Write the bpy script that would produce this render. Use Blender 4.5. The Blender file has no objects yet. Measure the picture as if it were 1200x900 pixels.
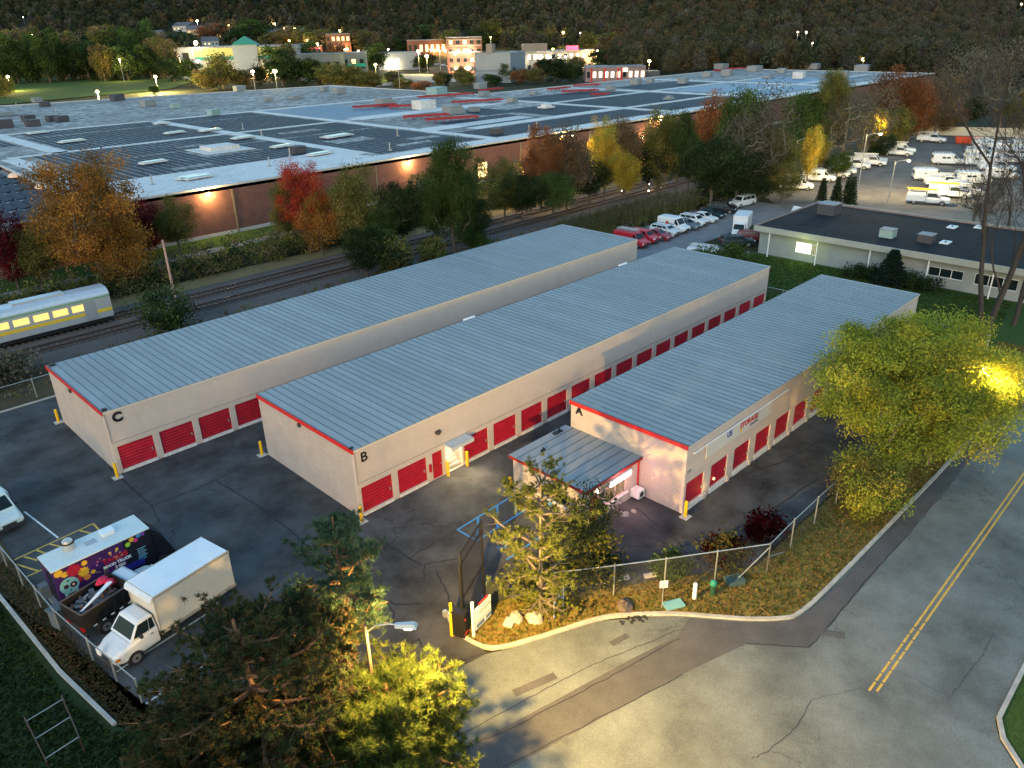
import bpy, math, random
import numpy as np
from mathutils import Vector, Matrix
SC = bpy.context.scene
COL = SC.collection
rad = math.radians
# ------------------------------------------------------------------ camera
CAMF, PITCH, ROLL, YAW = 898.886, 0.436673, -0.0225682, 0.788886
CAMP = np.array([-22.2748, -36.6513, 28.8131])
def cam_axes():
    cy, sy = math.cos(YAW), math.sin(YAW); cp, sp = math.cos(PITCH), math.sin(PITCH)
    f = np.array([cy*cp, sy*cp, -sp]); r = np.array([sy, -cy, 0.]); u = np.cross(r, f)
    cr, sr = math.cos(ROLL), math.sin(ROLL)
    return f, cr*r+sr*u, -sr*r+cr*u
FW, RT, UP = cam_axes()
def G(px, py, z=0.0):
    """point of the photograph (1200x900) on the level plane z"""
    d = FW + RT*(px-600)/CAMF + UP*(450-py)/CAMF
    t = (z-CAMP[2])/d[2]
    return (CAMP[0]+t*d[0], CAMP[1]+t*d[1])
def depth(x, y, z=0): return float((np.array([x, y, z])-CAMP) @ FW)
def zat(x, y, py):
    """height at plan position x, y seen at row py"""
    lo, hi = -5., 120.
    for _ in range(40):
        m = (lo+hi)/2; d = np.array([x, y, m])-CAMP
        row = 450-CAMF*(d@UP)/(d@FW)
        if row > py: lo = m
        else: hi = m
    return lo
cd = bpy.data.cameras.new('camera'); cam = bpy.data.objects.new('camera', cd); COL.objects.link(cam)
M = Matrix(((RT[0], UP[0], -FW[0], CAMP[0]), (RT[1], UP[1], -FW[1], CAMP[1]), (RT[2], UP[2], -FW[2], CAMP[2]), (0, 0, 0, 1)))
cam.matrix_world = M
cd.sensor_width = 36; cd.lens = 36*CAMF/1200; cd.clip_start = 0.5; cd.clip_end = 12000
SC.camera = cam
# ------------------------------------------------------------------ world and light (dusk)
W = bpy.data.worlds.new('World'); SC.world = W; W.use_nodes = True
nt = W.node_tree; bg = nt.nodes['Background']
sky = nt.nodes.new('ShaderNodeTexSky'); sky.sky_type = 'NISHITA'; sky.sun_disc = False
SUN_EL, SUN_AZ = rad(6), rad(208)     # low in the west (-X): the glow after sunset
sky.sun_elevation = SUN_EL; sky.sun_rotation = rad(90)-SUN_AZ
sky.air_density = 1.6; sky.dust_density = .6; sky.ozone_density = 3.5
nt.links.new(sky.outputs[0], bg.inputs[0]); bg.inputs[1].default_value = 0.15
sl = bpy.data.lights.new('sun', 'SUN'); sl.energy = 0.17; sl.angle = rad(25); sl.color = (1, .86, .74)
so = bpy.data.objects.new('sun', sl); COL.objects.link(so)
so.rotation_euler = Vector((-math.cos(SUN_AZ)*math.cos(rad(25)), -math.sin(SUN_AZ)*math.cos(rad(25)), -math.sin(rad(25)))).to_track_quat('-Z', 'Y').to_euler()
SC.view_settings.view_transform = 'Standard'; SC.view_settings.look = 'None'
SC.view_settings.exposure = 2.5; SC.view_settings.gamma = 1
# ------------------------------------------------------------------ materials
MATS = {}
def mat(name, col, rough=.8, metal=0, n=0, ns=3.0, n2=None, bump=0, bs=40, spec=.3, emit=None, es=0, rib=None, objtint=False, stretch=None):
    """procedural material: colour broken up by two noises, optional fine relief"""
    if name in MATS: return MATS[name]
    m = bpy.data.materials.new(name); m.use_nodes = True; t = m.node_tree; L = t.links.new
    p = t.nodes['Principled BSDF']
    p.inputs['Roughness'].default_value = rough; p.inputs['Metallic'].default_value = metal
    p.inputs['Specular IOR Level'].default_value = spec
    p.inputs['Base Color'].default_value = (*col, 1)
    tc = t.nodes.new('ShaderNodeTexCoord')
    src = tc.outputs['Object']
    if objtint:      # like pieces share a mesh: shift the pattern by where each one stands
        ol = t.nodes.new('ShaderNodeObjectInfo'); av = t.nodes.new('ShaderNodeVectorMath'); av.operation = 'ADD'; L(src, av.inputs[0]); L(ol.outputs['Location'], av.inputs[1]); src = av.outputs[0]
    if stretch:
        mp = t.nodes.new('ShaderNodeMapping'); mp.inputs['Scale'].default_value = stretch; L(src, mp.inputs[0]); src = mp.outputs[0]
    c = None
    if n:
        nz = t.nodes.new('ShaderNodeTexNoise'); nz.inputs['Scale'].default_value = ns; nz.inputs['Detail'].default_value = 8; nz.inputs['Roughness'].default_value = .65
        L(src, nz.inputs['Vector'])
        r = t.nodes.new('ShaderNodeMapRange'); r.inputs[1].default_value = .3; r.inputs[2].default_value = .7; r.inputs[3].default_value = 1-n; r.inputs[4].default_value = 1+n
        L(nz.outputs['Fac'], r.inputs[0])
        mx = t.nodes.new('ShaderNodeVectorMath'); mx.operation = 'SCALE'; mx.inputs[0].default_value = col; L(r.outputs[0], mx.inputs['Scale'])
        c = mx.outputs[0]
        if n2:
            nz2 = t.nodes.new('ShaderNodeTexNoise'); nz2.inputs['Scale'].default_value = ns*9; nz2.inputs['Detail'].default_value = 6; L(src, nz2.inputs['Vector'])
            rr = t.nodes.new('ShaderNodeMapRange'); rr.inputs[1].default_value = .35; rr.inputs[2].default_value = .65; L(nz2.outputs['Fac'], rr.inputs[0])
            mm = t.nodes.new('ShaderNodeMix'); mm.data_type = 'RGBA'; L(rr.outputs[0], mm.inputs[0]); L(c, mm.inputs[6]); mm.inputs[7].default_value = (*n2, 1)
            sc = t.nodes.new('ShaderNodeMath'); sc.operation = 'MULTIPLY'; sc.inputs[1].default_value = .5; L(rr.outputs[0], sc.inputs[0]); L(sc.outputs[0], mm.inputs[0])
            c = mm.outputs[2]
    if objtint:
        oi = t.nodes.new('ShaderNodeObjectInfo'); mu = t.nodes.new('ShaderNodeMix'); mu.data_type = 'RGBA'; mu.blend_type = 'MULTIPLY'; mu.inputs[0].default_value = 1
        L(oi.outputs['Color'], mu.inputs[7])
        if c: L(c, mu.inputs[6])
        else: mu.inputs[6].default_value = (*col, 1)
        c = mu.outputs[2]
    if c: L(c, p.inputs['Base Color'])
    if bump:
        b = t.nodes.new('ShaderNodeTexNoise'); b.inputs['Scale'].default_value = bs; b.inputs['Detail'].default_value = 4; L(src, b.inputs['Vector'])
        bn = t.nodes.new('ShaderNodeBump'); bn.inputs['Strength'].default_value = bump; bn.inputs['Distance'].default_value = .05
        L(b.outputs['Fac'], bn.inputs['Height']); L(bn.outputs[0], p.inputs['Normal'])
    if emit:
        p.inputs['Emission Color'].default_value = (*emit, 1); p.inputs['Emission Strength'].default_value = es
    MATS[name] = m; return m
def asphalt(name, col, amt, ns, crack=0.0, cs=.25, tint=(.03, .03, .035)):
    """worn asphalt: broad patches, aggregate grain and hairline cracks"""
    if name in MATS: return MATS[name]
    m = bpy.data.materials.new(name); m.use_nodes = True; t = m.node_tree; L = t.links.new
    p = t.nodes['Principled BSDF']; p.inputs['Roughness'].default_value = .88; p.inputs['Specular IOR Level'].default_value = .25
    tc = t.nodes.new('ShaderNodeTexCoord'); src = tc.outputs['Object']
    def noise(s, d=8, ro=.6):
        z = t.nodes.new('ShaderNodeTexNoise'); z.inputs['Scale'].default_value = s; z.inputs['Detail'].default_value = d; z.inputs['Roughness'].default_value = ro
        L(src, z.inputs['Vector']); return z
    def rng(o, a, b, c, d):
        r = t.nodes.new('ShaderNodeMapRange'); r.inputs[1].default_value = a; r.inputs[2].default_value = b; r.inputs[3].default_value = c; r.inputs[4].default_value = d
        L(o, r.inputs[0]); return r.outputs[0]
    def mul(a, b):
        q = t.nodes.new('ShaderNodeMath'); q.operation = 'MULTIPLY'; L(a, q.inputs[0]); L(b, q.inputs[1]); return q.outputs[0]
    f = mul(rng(noise(ns, 10, .62).outputs['Fac'], .3, .7, 1-amt, 1+amt), rng(noise(9, 6, .7).outputs['Fac'], .3, .7, .86, 1.14))
    f = mul(f, rng(noise(45, 3).outputs['Fac'], .3, .7, .62, 1.4))
    if crack:
        z = noise(.9, 6); ad = t.nodes.new('ShaderNodeVectorMath'); ad.operation = 'SCALE'; ad.inputs['Scale'].default_value = 2.4; L(z.outputs['Color'], ad.inputs[0])
        a2 = t.nodes.new('ShaderNodeVectorMath'); a2.operation = 'ADD'; L(src, a2.inputs[0]); L(ad.outputs[0], a2.inputs[1])
        v = t.nodes.new('ShaderNodeTexVoronoi'); v.feature = 'DISTANCE_TO_EDGE'; v.inputs['Scale'].default_value = cs; L(a2.outputs[0], v.inputs['Vector'])
        k = rng(v.outputs['Distance'], .002, .010, 1-crack, 1)
        msk = rng(noise(.12, 3).outputs['Fac'], .45, .6, 0, 1)   # cracks only in some places
        mx = t.nodes.new('ShaderNodeMix'); mx.inputs[2].default_value = 1; L(msk, mx.inputs[0]); L(k, mx.inputs[3])
        f = mul(f, mx.outputs[0])
    s = t.nodes.new('ShaderNodeVectorMath'); s.operation = 'SCALE'; s.inputs[0].default_value = col; L(f, s.inputs['Scale'])
    L(s.outputs[0], p.inputs['Base Color'])
    b = noise(60, 3); bn = t.nodes.new('ShaderNodeBump'); bn.inputs['Strength'].default_value = .5; bn.inputs['Distance'].default_value = .02
    L(b.outputs['Fac'], bn.inputs['Height']); L(bn.outputs[0], p.inputs['Normal'])
    MATS[name] = m; return m
def blend(name, cols, scale=.4, rough=.95, fine=6, bump=.25, hard=.12):
    """ground cover: three colours in irregular patches with fine grain"""
    if name in MATS: return MATS[name]
    m = bpy.data.materials.new(name); m.use_nodes = True; t = m.node_tree; L = t.links.new
    p = t.nodes['Principled BSDF']; p.inputs['Roughness'].default_value = rough; p.inputs['Specular IOR Level'].default_value = .1
    tc = t.nodes.new('ShaderNodeTexCoord'); src = tc.outputs['Object']; c = None
    for i, (cc, s) in enumerate(zip(cols, (0, scale, fine))):
        if i == 0:
            v = t.nodes.new('ShaderNodeRGB'); v.outputs[0].default_value = (*cc, 1); c = v.outputs[0]; continue
        z = t.nodes.new('ShaderNodeTexNoise'); z.inputs['Scale'].default_value = s; z.inputs['Detail'].default_value = 10; z.inputs['Roughness'].default_value = .7; L(src, z.inputs['Vector'])
        r = t.nodes.new('ShaderNodeMapRange'); r.inputs[1].default_value = .5-hard; r.inputs[2].default_value = .5+hard; L(z.outputs['Fac'], r.inputs[0])
        mx = t.nodes.new('ShaderNodeMix'); mx.data_type = 'RGBA'; L(r.outputs[0], mx.inputs[0]); L(c, mx.inputs[6]); mx.inputs[7].default_value = (*cc, 1); c = mx.outputs[2]
    L(c, p.inputs['Base Color'])
    b = t.nodes.new('ShaderNodeTexNoise'); b.inputs['Scale'].default_value = 12; b.inputs['Detail'].default_value = 6; L(src, b.inputs['Vector'])
    bn = t.nodes.new('ShaderNodeBump'); bn.inputs['Strength'].default_value = bump; bn.inputs['Distance'].default_value = .15
    L(b.outputs['Fac'], bn.inputs['Height']); L(bn.outputs[0], p.inputs['Normal'])
    MATS[name] = m; return m
def masonry(name, c1, c2, bw=.4, bh=.2, mortar=.012, mcol=None, axis='x', rough=.9, stain=.12):
    """painted block or brick courses, too small to pick apart at this distance"""
    if name in MATS: return MATS[name]
    m = bpy.data.materials.new(name); m.use_nodes = True; t = m.node_tree; L = t.links.new
    p = t.nodes['Principled BSDF']; p.inputs['Roughness'].default_value = rough; p.inputs['Specular IOR Level'].default_value = .2
    tc = t.nodes.new('ShaderNodeTexCoord'); sp = t.nodes.new('ShaderNodeSeparateXYZ'); L(tc.outputs['Object'], sp.inputs[0])
    ad = t.nodes.new('ShaderNodeMath'); ad.operation = 'ADD'; L(sp.outputs[0], ad.inputs[0]); L(sp.outputs[1], ad.inputs[1])
    cb = t.nodes.new('ShaderNodeCombineXYZ'); L(ad.outputs[0], cb.inputs[0]); L(sp.outputs[2], cb.inputs[1])
    br = t.nodes.new('ShaderNodeTexBrick'); br.inputs['Scale'].default_value = 1; br.inputs['Brick Width'].default_value = bw; br.inputs['Row Height'].default_value = bh
    br.inputs['Mortar Size'].default_value = mortar; br.inputs['Color1'].default_value = (*c1, 1); br.inputs['Color2'].default_value = (*c2, 1)
    br.inputs['Mortar'].default_value = (*(mcol or [v*.72 for v in c1]), 1); L(cb.outputs[0], br.inputs['Vector'])
    nz = t.nodes.new('ShaderNodeTexNoise'); nz.inputs['Scale'].default_value = .7; nz.inputs['Detail'].default_value = 9; nz.inputs['Roughness'].default_value = .7; L(tc.outputs['Object'], nz.inputs['Vector'])
    nf = t.nodes.new('ShaderNodeTexNoise'); nf.inputs['Scale'].default_value = 14; nf.inputs['Detail'].default_value = 5; nf.inputs['Roughness'].default_value = .8; L(tc.outputs['Object'], nf.inputs['Vector'])
    r = t.nodes.new('ShaderNodeMapRange'); r.inputs[1].default_value = .3; r.inputs[2].default_value = .7; r.inputs[3].default_value = 1-stain; r.inputs[4].default_value = 1+stain*.6; L(nz.outputs['Fac'], r.inputs[0])
    r2 = t.nodes.new('ShaderNodeMapRange'); r2.inputs[1].default_value = .3; r2.inputs[2].default_value = .7; r2.inputs[3].default_value = .88; r2.inputs[4].default_value = 1.1; L(nf.outputs['Fac'], r2.inputs[0])
    mu = t.nodes.new('ShaderNodeMath'); mu.operation = 'MULTIPLY'; L(r.outputs[0], mu.inputs[0]); L(r2.outputs[0], mu.inputs[1])
    s = t.nodes.new('ShaderNodeVectorMath'); s.operation = 'SCALE'; L(br.outputs['Color'], s.inputs[0]); L(mu.outputs[0], s.inputs['Scale'])
    L(s.outputs[0], p.inputs['Base Color'])
    bn = t.nodes.new('ShaderNodeBump'); bn.inputs['Strength'].default_value = .5; bn.inputs['Distance'].default_value = .01; bn.invert = True
    L(br.outputs['Fac'], bn.inputs['Height']); L(bn.outputs[0], p.inputs['Normal'])
    MATS[name] = m; return m
def leafmat(name):
    """leaves: the face colour times the tree's own tint, a little light passes through"""
    m = bpy.data.materials.new(name); m.use_nodes = True; t = m.node_tree; L = t.links.new
    for n_ in list(t.nodes): t.nodes.remove(n_)
    out = t.nodes.new('ShaderNodeOutputMaterial'); a = t.nodes.new('ShaderNodeAttribute'); a.attribute_name = 'col'
    oi = t.nodes.new('ShaderNodeObjectInfo'); mu = t.nodes.new('ShaderNodeMix'); mu.data_type = 'RGBA'; mu.blend_type = 'MULTIPLY'; mu.inputs[0].default_value = 1
    L(a.outputs['Color'], mu.inputs[6]); L(oi.outputs['Color'], mu.inputs[7])
    d = t.nodes.new('ShaderNodeBsdfDiffuse'); tr = t.nodes.new('ShaderNodeBsdfTranslucent'); ms = t.nodes.new('ShaderNodeMixShader'); ms.inputs[0].default_value = .35
    L(mu.outputs[2], d.inputs[0]); L(mu.outputs[2], tr.inputs[0]); L(d.outputs[0], ms.inputs[1]); L(tr.outputs[0], ms.inputs[2]); L(ms.outputs[0], out.inputs[0])
    MATS[name] = m; return m
def meshmat(name, col, pitch=.06, wire=.0022, keep=.16):
    """woven wire: opaque only along a diamond grid"""
    m = bpy.data.materials.new(name); m.use_nodes = True; t = m.node_tree; L = t.links.new
    p = t.nodes['Principled BSDF']; p.inputs['Base Color'].default_value = (*col, 1); p.inputs['Roughness'].default_value = .6; p.inputs['Metallic'].default_value = .3
    tc = t.nodes.new('ShaderNodeTexCoord'); sp = t.nodes.new('ShaderNodeSeparateXYZ'); L(tc.outputs['Object'], sp.inputs[0])
    def op(o, a, b=None):
        q = t.nodes.new('ShaderNodeMath'); q.operation = o
        for i, v in enumerate((a, b)):
            if v is None: continue
            if isinstance(v, (int, float)): q.inputs[i].default_value = v
            else: L(v, q.inputs[i])
        return q.outputs[0]
    u1 = op('ADD', op('ADD', sp.outputs[0], sp.outputs[1]), sp.outputs[2]); u2 = op('SUBTRACT', op('ADD', sp.outputs[0], sp.outputs[1]), sp.outputs[2])
    a = op('LESS_THAN', op('FRACT', op('DIVIDE', u1, pitch)), wire/pitch*1.4); b = op('LESS_THAN', op('FRACT', op('DIVIDE', u2, pitch)), wire/pitch*1.4)
    L(op('MAXIMUM', a, b), p.inputs['Alpha'])
    MATS[name] = m; return m
def emis(name, col, s):
    if name in MATS: return MATS[name]
    m = bpy.data.materials.new(name); m.use_nodes = True; p = m.node_tree.nodes['Principled BSDF']
    p.inputs['Base Color'].default_value = (*[min(1, c) for c in col], 1); p.inputs['Emission Color'].default_value = (*col, 1); p.inputs['Emission Strength'].default_value = s
    MATS[name] = m; return m
# ------------------------------------------------------------------ mesh helpers
class MB:
    """collects boxes, prisms and tubes; build() links them as ONE mesh object"""
    def __init__(s): s.v = []; s.f = []; s.mi = []; s.m = 0; s.T = None
    def add(s, vs, fs):
        o = len(s.v)
        if s.T is not None: vs = [tuple(s.T @ Vector(v)) for v in vs]
        s.v += [tuple(v) for v in vs]; s.f += [tuple(i+o for i in f) for f in fs]; s.mi += [s.m]*len(fs); return s
    def box(s, x0, x1, y0, y1, z0, z1):
        return s.add([(x0,y0,z0),(x1,y0,z0),(x1,y1,z0),(x0,y1,z0),(x0,y0,z1),(x1,y0,z1),(x1,y1,z1),(x0,y1,z1)],
                     [(0,3,2,1),(4,5,6,7),(0,1,5,4),(1,2,6,5),(2,3,7,6),(3,0,4,7)])
    def frus(s, b, t):
        """8 corners: bottom loop b, top loop t"""
        return s.add(list(b)+list(t), [(0,3,2,1),(4,5,6,7),(0,1,5,4),(1,2,6,5),(2,3,7,6),(3,0,4,7)])
    def poly(s, pts, z0, z1=None):
        n = len(pts)
        if z1 is None: return s.add([(p[0], p[1], z0) for p in pts], [tuple(range(n))])
        return s.add([(p[0], p[1], z0) for p in pts]+[(p[0], p[1], z1) for p in pts],
                     [tuple(range(n-1, -1, -1)), tuple(range(n, 2*n))]+[(i, (i+1) % n, n+(i+1) % n, n+i) for i in range(n)])
    def prof(s, pts, y0, y1):
        """profile in x,z extruded along y"""
        n = len(pts)
        return s.add([(p[0], y0, p[1]) for p in pts]+[(p[0], y1, p[1]) for p in pts],
                     [tuple(range(n)), tuple(range(2*n-1, n-1, -1))]+[(i, n+i, n+(i+1) % n, (i+1) % n) for i in range(n)])
    def cyl(s, p0, p1, r0, r1=None, n=10):
        r1 = r0 if r1 is None else r1
        a = Vector(p0); b = Vector(p1); d = (b-a).normalized(); q = d.to_track_quat('Z', 'Y')
        vs = []
        for c, r in ((a, r0), (b, r1)):
            for i in range(n):
                w = 2*math.pi*i/n; vs.append(c+q @ Vector((r*math.cos(w), r*math.sin(w), 0)))
        return s.add(vs, [tuple(range(n-1, -1, -1)), tuple(range(n, 2*n))]+[(i, (i+1) % n, n+(i+1) % n, n+i) for i in range(n)])
    def tube(s, pts, r, n=6):
        for a, b in zip(pts, pts[1:]): s.cyl(a, b, r, r, n)
        return s
    def dome(s, c, rx, ry, rz, n=12, k=4):
        vs = []; fs = []
        for j in range(k+1):
            a = j/k*math.pi/2
            for i in range(n):
                w = 2*math.pi*i/n; vs.append((c[0]+rx*math.cos(a)*math.cos(w), c[1]+ry*math.cos(a)*math.sin(w), c[2]+rz*math.sin(a)))
        for j in range(k):
            for i in range(n): fs.append((j*n+i, j*n+(i+1) % n, (j+1)*n+(i+1) % n, (j+1)*n+i))
        return s.add(vs, fs)
    def strip(s, pts, w, z):
        """flat band of width w following pts"""
        P = [Vector((p[0], p[1])) for p in pts]; vs = []
        for i, p in enumerate(P):
            d = (P[min(i+1, len(P)-1)]-P[max(i-1, 0)]).normalized(); nrm = Vector((-d.y, d.x))
            ww = w[i] if isinstance(w, (list, tuple)) else w
            vs += [(p.x+nrm.x*ww/2, p.y+nrm.y*ww/2, z), (p.x-nrm.x*ww/2, p.y-nrm.y*ww/2, z)]
        return s.add(vs, [(2*i+1, 2*i+3, 2*i+2, 2*i) for i in range(len(P)-1)])
    def mesh(s, name, mats):
        me = bpy.data.meshes.new(name); me.from_pydata(s.v, [], s.f)
        for m in (mats if isinstance(mats, (list, tuple)) else [mats]): me.materials.append(m)
        if any(s.mi): me.polygons.foreach_set('material_index', s.mi)
        me.update(); return me
    def build(s, name, mats, parent=None, loc=None, rz=None, smooth=False, bevel=0):
        o = bpy.data.objects.new(name, s.mesh(name, mats)); return put(o, parent, loc, rz, smooth, bevel)
def put(o, parent=None, loc=None, rz=None, smooth=False, bevel=0):
    COL.objects.link(o); o.parent = parent
    if loc is not None: o.location = loc
    if rz is not None: o.rotation_euler.z = rz
    if smooth:
        for p in o.data.polygons: p.use_smooth = True
    if bevel:
        b = o.modifiers.new('bevel', 'BEVEL'); b.width = bevel; b.segments = 2; b.limit_method = 'ANGLE'; b.angle_limit = rad(28)
    return o
def share(name, me, parent, loc=(0, 0, 0), rz=0):
    return put(bpy.data.objects.new(name, me), parent, loc, rz)
def tag(o, label=None, cat=None, group=None, kind=None):
    if label: o['label'] = label
    if cat: o['category'] = cat
    if group: o['group'] = group
    if kind: o['kind'] = kind
    return o
def thing(name, label, cat, loc=(0, 0, 0), rz=0, group=None):
    o = bpy.data.objects.new(name, None); COL.objects.link(o); o.location = loc; o.rotation_euler.z = rz; o.empty_display_size = .3
    return tag(o, label, cat, group)
def struct(name, mb, m, **k): return tag(mb.build(name, m, **k), kind='structure')
def copy_tree(o, parent=None):
    c = o.copy(); COL.objects.link(c); c.parent = parent
    for ch in list(o.children): copy_tree(ch, c)
    return c
def text(s, size, m, parent, loc, rot, depth=.02, name='lettering', bold=0):
    cu = bpy.data.curves.new('txt', 'FONT'); cu.body = s; cu.size = size; cu.extrude = depth; cu.offset = bold; cu.align_x = 'CENTER'; cu.align_y = 'CENTER'
    t = bpy.data.objects.new('txt', cu); COL.objects.link(t)
    bpy.context.view_layer.update()
    me = bpy.data.meshes.new_from_object(t.evaluated_get(bpy.context.evaluated_depsgraph_get()))
    bpy.data.objects.remove(t); me.materials.clear(); me.materials.append(m)
    o = bpy.data.objects.new(name, me); COL.objects.link(o); o.parent = parent; o.location = loc; o.rotation_euler = rot
    return o
FRONT = (rad(90), 0, 0)                    # faces -Y
LEFT = (rad(90), 0, rad(-90))              # faces -X
def point(name, loc, col, e, r=.15, parent=None, spot=None, fwd=None):
    l = bpy.data.lights.new(name, 'SPOT' if spot else 'POINT')
    if spot == 'street': l.type = 'POINT'
    l = bpy.data.lights[l.name]; l.energy = e; l.color = col; l.shadow_soft_size = r
    if spot == 'street':      # luminaire optics: more light thrown sideways than straight down
        l.type = 'POINT'; spot = None; l.use_nodes = True; t = l.node_tree; em = t.nodes['Emission']
        ge = t.nodes.new('ShaderNodeNewGeometry'); sp = t.nodes.new('ShaderNodeSeparateXYZ'); t.links.new(ge.outputs['Incoming'], sp.inputs[0])
        mr = t.nodes.new('ShaderNodeMapRange'); mr.interpolation_type = 'SMOOTHSTEP'; mr.inputs[1].default_value = -.98; mr.inputs[2].default_value = -.42; mr.inputs[3].default_value = .28; mr.inputs[4].default_value = 1.15
        t.links.new(sp.outputs[2], mr.inputs[0]); cur = mr.outputs[0]
        def by(src, a, b, c, d):
            nonlocal cur
            m2 = t.nodes.new('ShaderNodeMapRange'); m2.inputs[1].default_value = a; m2.inputs[2].default_value = b; m2.inputs[3].default_value = c; m2.inputs[4].default_value = d; t.links.new(src, m2.inputs[0])
            mu = t.nodes.new('ShaderNodeMath'); mu.operation = 'MULTIPLY'; t.links.new(cur, mu.inputs[0]); t.links.new(m2.outputs[0], mu.inputs[1]); cur = mu.outputs[0]
        by(sp.outputs[2], -.05, .2, 1, .1)
        if fwd:
            dp = t.nodes.new('ShaderNodeVectorMath'); dp.operation = 'DOT_PRODUCT'; dp.inputs[1].default_value = (*fwd, 0); t.links.new(ge.outputs['Incoming'], dp.inputs[0]); by(dp.outputs['Value'], -.15, .4, .2, 1)
        t.links.new(cur, em.inputs['Strength'])
    if spot: l.spot_size = rad(spot); l.spot_blend = .6
    o = bpy.data.objects.new(name, l); COL.objects.link(o); o.parent = parent; o.location = loc; return o
SODIUM = (1, .60, .16); WARM = (1, .72, .36)
WHITE_LAMP = (1, .86, .62)
# ------------------------------------------------------------------ materials in use
M_SITE = asphalt('lot_asphalt', (.056, .057, .058), .7, .3, .5, .12)
M_ROAD = asphalt('road_asphalt', (.126, .142, .134), .4, .3, .3, .14)
M_PATCH = asphalt('patch_asphalt', (.078, .078, .078), .25, .5)
M_LOT2 = asphalt('car_park_asphalt', (.16, .165, .17), .2, .3)
M_YARD = asphalt('yard_asphalt', (.13, .12, .105), .3, .2)
M_SEAL = mat('crack_sealer', (.012, .012, .014), .6)
M_GRASS = blend('lawn', ((.045, .085, .018), (.06, .10, .02), (.03, .055, .014)), .15)
M_VERGE = blend('verge_turf', ((.19, .15, .04), (.26, .15, .045), (.12, .12, .03)), .6)  # golden tones carry some of the street lamp's sodium light
M_BRUSH = blend('brush_ground', ((.035, .04, .018), (.06, .045, .022), (.02, .028, .012)), .08)
M_DIRT = blend('leafy_dirt', ((.055, .042, .026), (.035, .04, .018), (.10, .07, .035)), .5, fine=5)
M_BALLAST = blend('ballast', ((.085, .07, .062), (.055, .047, .045), (.13, .11, .10)), .25, fine=16)
M_CONC = mat('concrete', (.42, .41, .38), .9, n=.18, ns=1.2, bump=.3)
M_KERB = mat('kerb_concrete', (.36, .35, .31), .9, n=.2, ns=1.5, bump=.3)
M_WALL = masonry('painted_block', (.435, .375, .335), (.405, .35, .315), .4, .2, .010, stain=.10)
M_WALLS = mat('stucco_band', (.50, .425, .375), .9, n=.10, ns=.8, n2=(.43, .365, .32), bump=.25)
M_BRICKW = masonry('brick_red', (.17, .07, .055), (.13, .055, .042), .5, .16, .02, (.20, .12, .10), stain=.22)
M_ROOF = mat('roof_metal_blue_grey', (.275, .292, .298), .65, .1, n=.12, ns=.5, n2=(.24, .258, .265), stretch=(1, .35, 1), bump=.04, bs=3, objtint=True)
M_RIB = mat('roof_rib', (.10, .145, .165), .6, .2)
M_RED = mat('red_trim_paint', (.52, .022, .022), .45, n=.1, ns=3)
M_DOOR = mat('door_red', (.36, .008, .022), .6, n=.22, ns=2.5, objtint=True)
M_DOORF = mat('door_frame_cream', (.55, .51, .46), .7)
M_SILLW = mat('sill_paint', (.60, .59, .57), .8, n=.25, ns=4)
M_YEL = mat('bollard_yellow', (.72, .42, .01), .55, n=.1, ns=8)
M_BLACK = mat('black_paint', (.012, .012, .014), .5)
M_DARKGL = mat('dark_glass', (.010, .018, .02), .18, spec=.18)
M_WHITE = mat('white_paint', (.72, .73, .72), .5, n=.06, ns=2)
M_GALV = mat('galvanised', (.36, .38, .38), .45, .6, n=.1, ns=5)
M_WOODP = mat('pole_wood', (.16, .11, .07), .9, n=.3, ns=3, stretch=(8, 8, .6), bump=.4)
M_LINEY = mat('line_yellow', (.62, .38, .06), .8, n=.3, ns=3, n2=(.35, .25, .08))
M_LINEW = mat('line_white', (.62, .62, .58), .8, n=.3, ns=4)
M_LINEB = mat('line_blue', (.03, .22, .50), .8, n=.25, ns=3)
M_MEMB = blend('roof_membrane', ((.25, .245, .235), (.42, .42, .41), (.13, .13, .125)), .045, .8, .5, .15, .09)
M_MEMW = blend('roof_membrane_white', ((.52, .53, .52), (.36, .36, .35), (.60, .60, .59)), .3, .7, 1.5, .1)
M_SOLAR = mat('solar_glass', (.022, .034, .055), .6, 0, n=.2, ns=1.2, spec=.06)
M_SOLARB = mat('solar_glass_sky_tint', (.10, .17, .26), .5, 0, n=.15, ns=1, spec=.2)  # paler copy of the panel glass, sky reflection put into its colour
M_LEAF = leafmat('foliage')
M_BARK = mat('bark_grey', (.11, .09, .07), .95, n=.3, ns=4, stretch=(6, 6, 1), bump=.5)
M_BARKP = mat('bark_pine', (.20, .11, .06), .95, n=.35, ns=5, stretch=(5, 5, 1.5), bump=.5)
M_BARKL = mat('bark_pale', (.12, .11, .09), .95, n=.3, ns=4, stretch=(5, 5, 1), bump=.4)
M_TAR = mat('flat_roof_tar', (.016, .017, .020), .9, spec=.1, n=.5, ns=.25, n2=(.04, .042, .045), bump=.2, bs=4)
M_FENCE = meshmat('chain_link', (.17, .18, .175))
M_RUST = mat('rail_steel', (.10, .06, .045), .4, .6, n=.3, ns=2)
M_SLEEP = mat('sleeper_wood', (.085, .06, .048), .9, n=.35, ns=2)
M_LAMPGLOW = emis('lamp_glow', (1, .66, .22), 60)
M_LAMPW = emis('lamp_glow_white', (1, .80, .5), 60)
M_WINLIT = emis('window_lit', (1, .60, .25), .36)
M_WINLITW = emis('window_lit_white', (1, .80, .50), .6)
rnd = random.Random(7)
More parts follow.
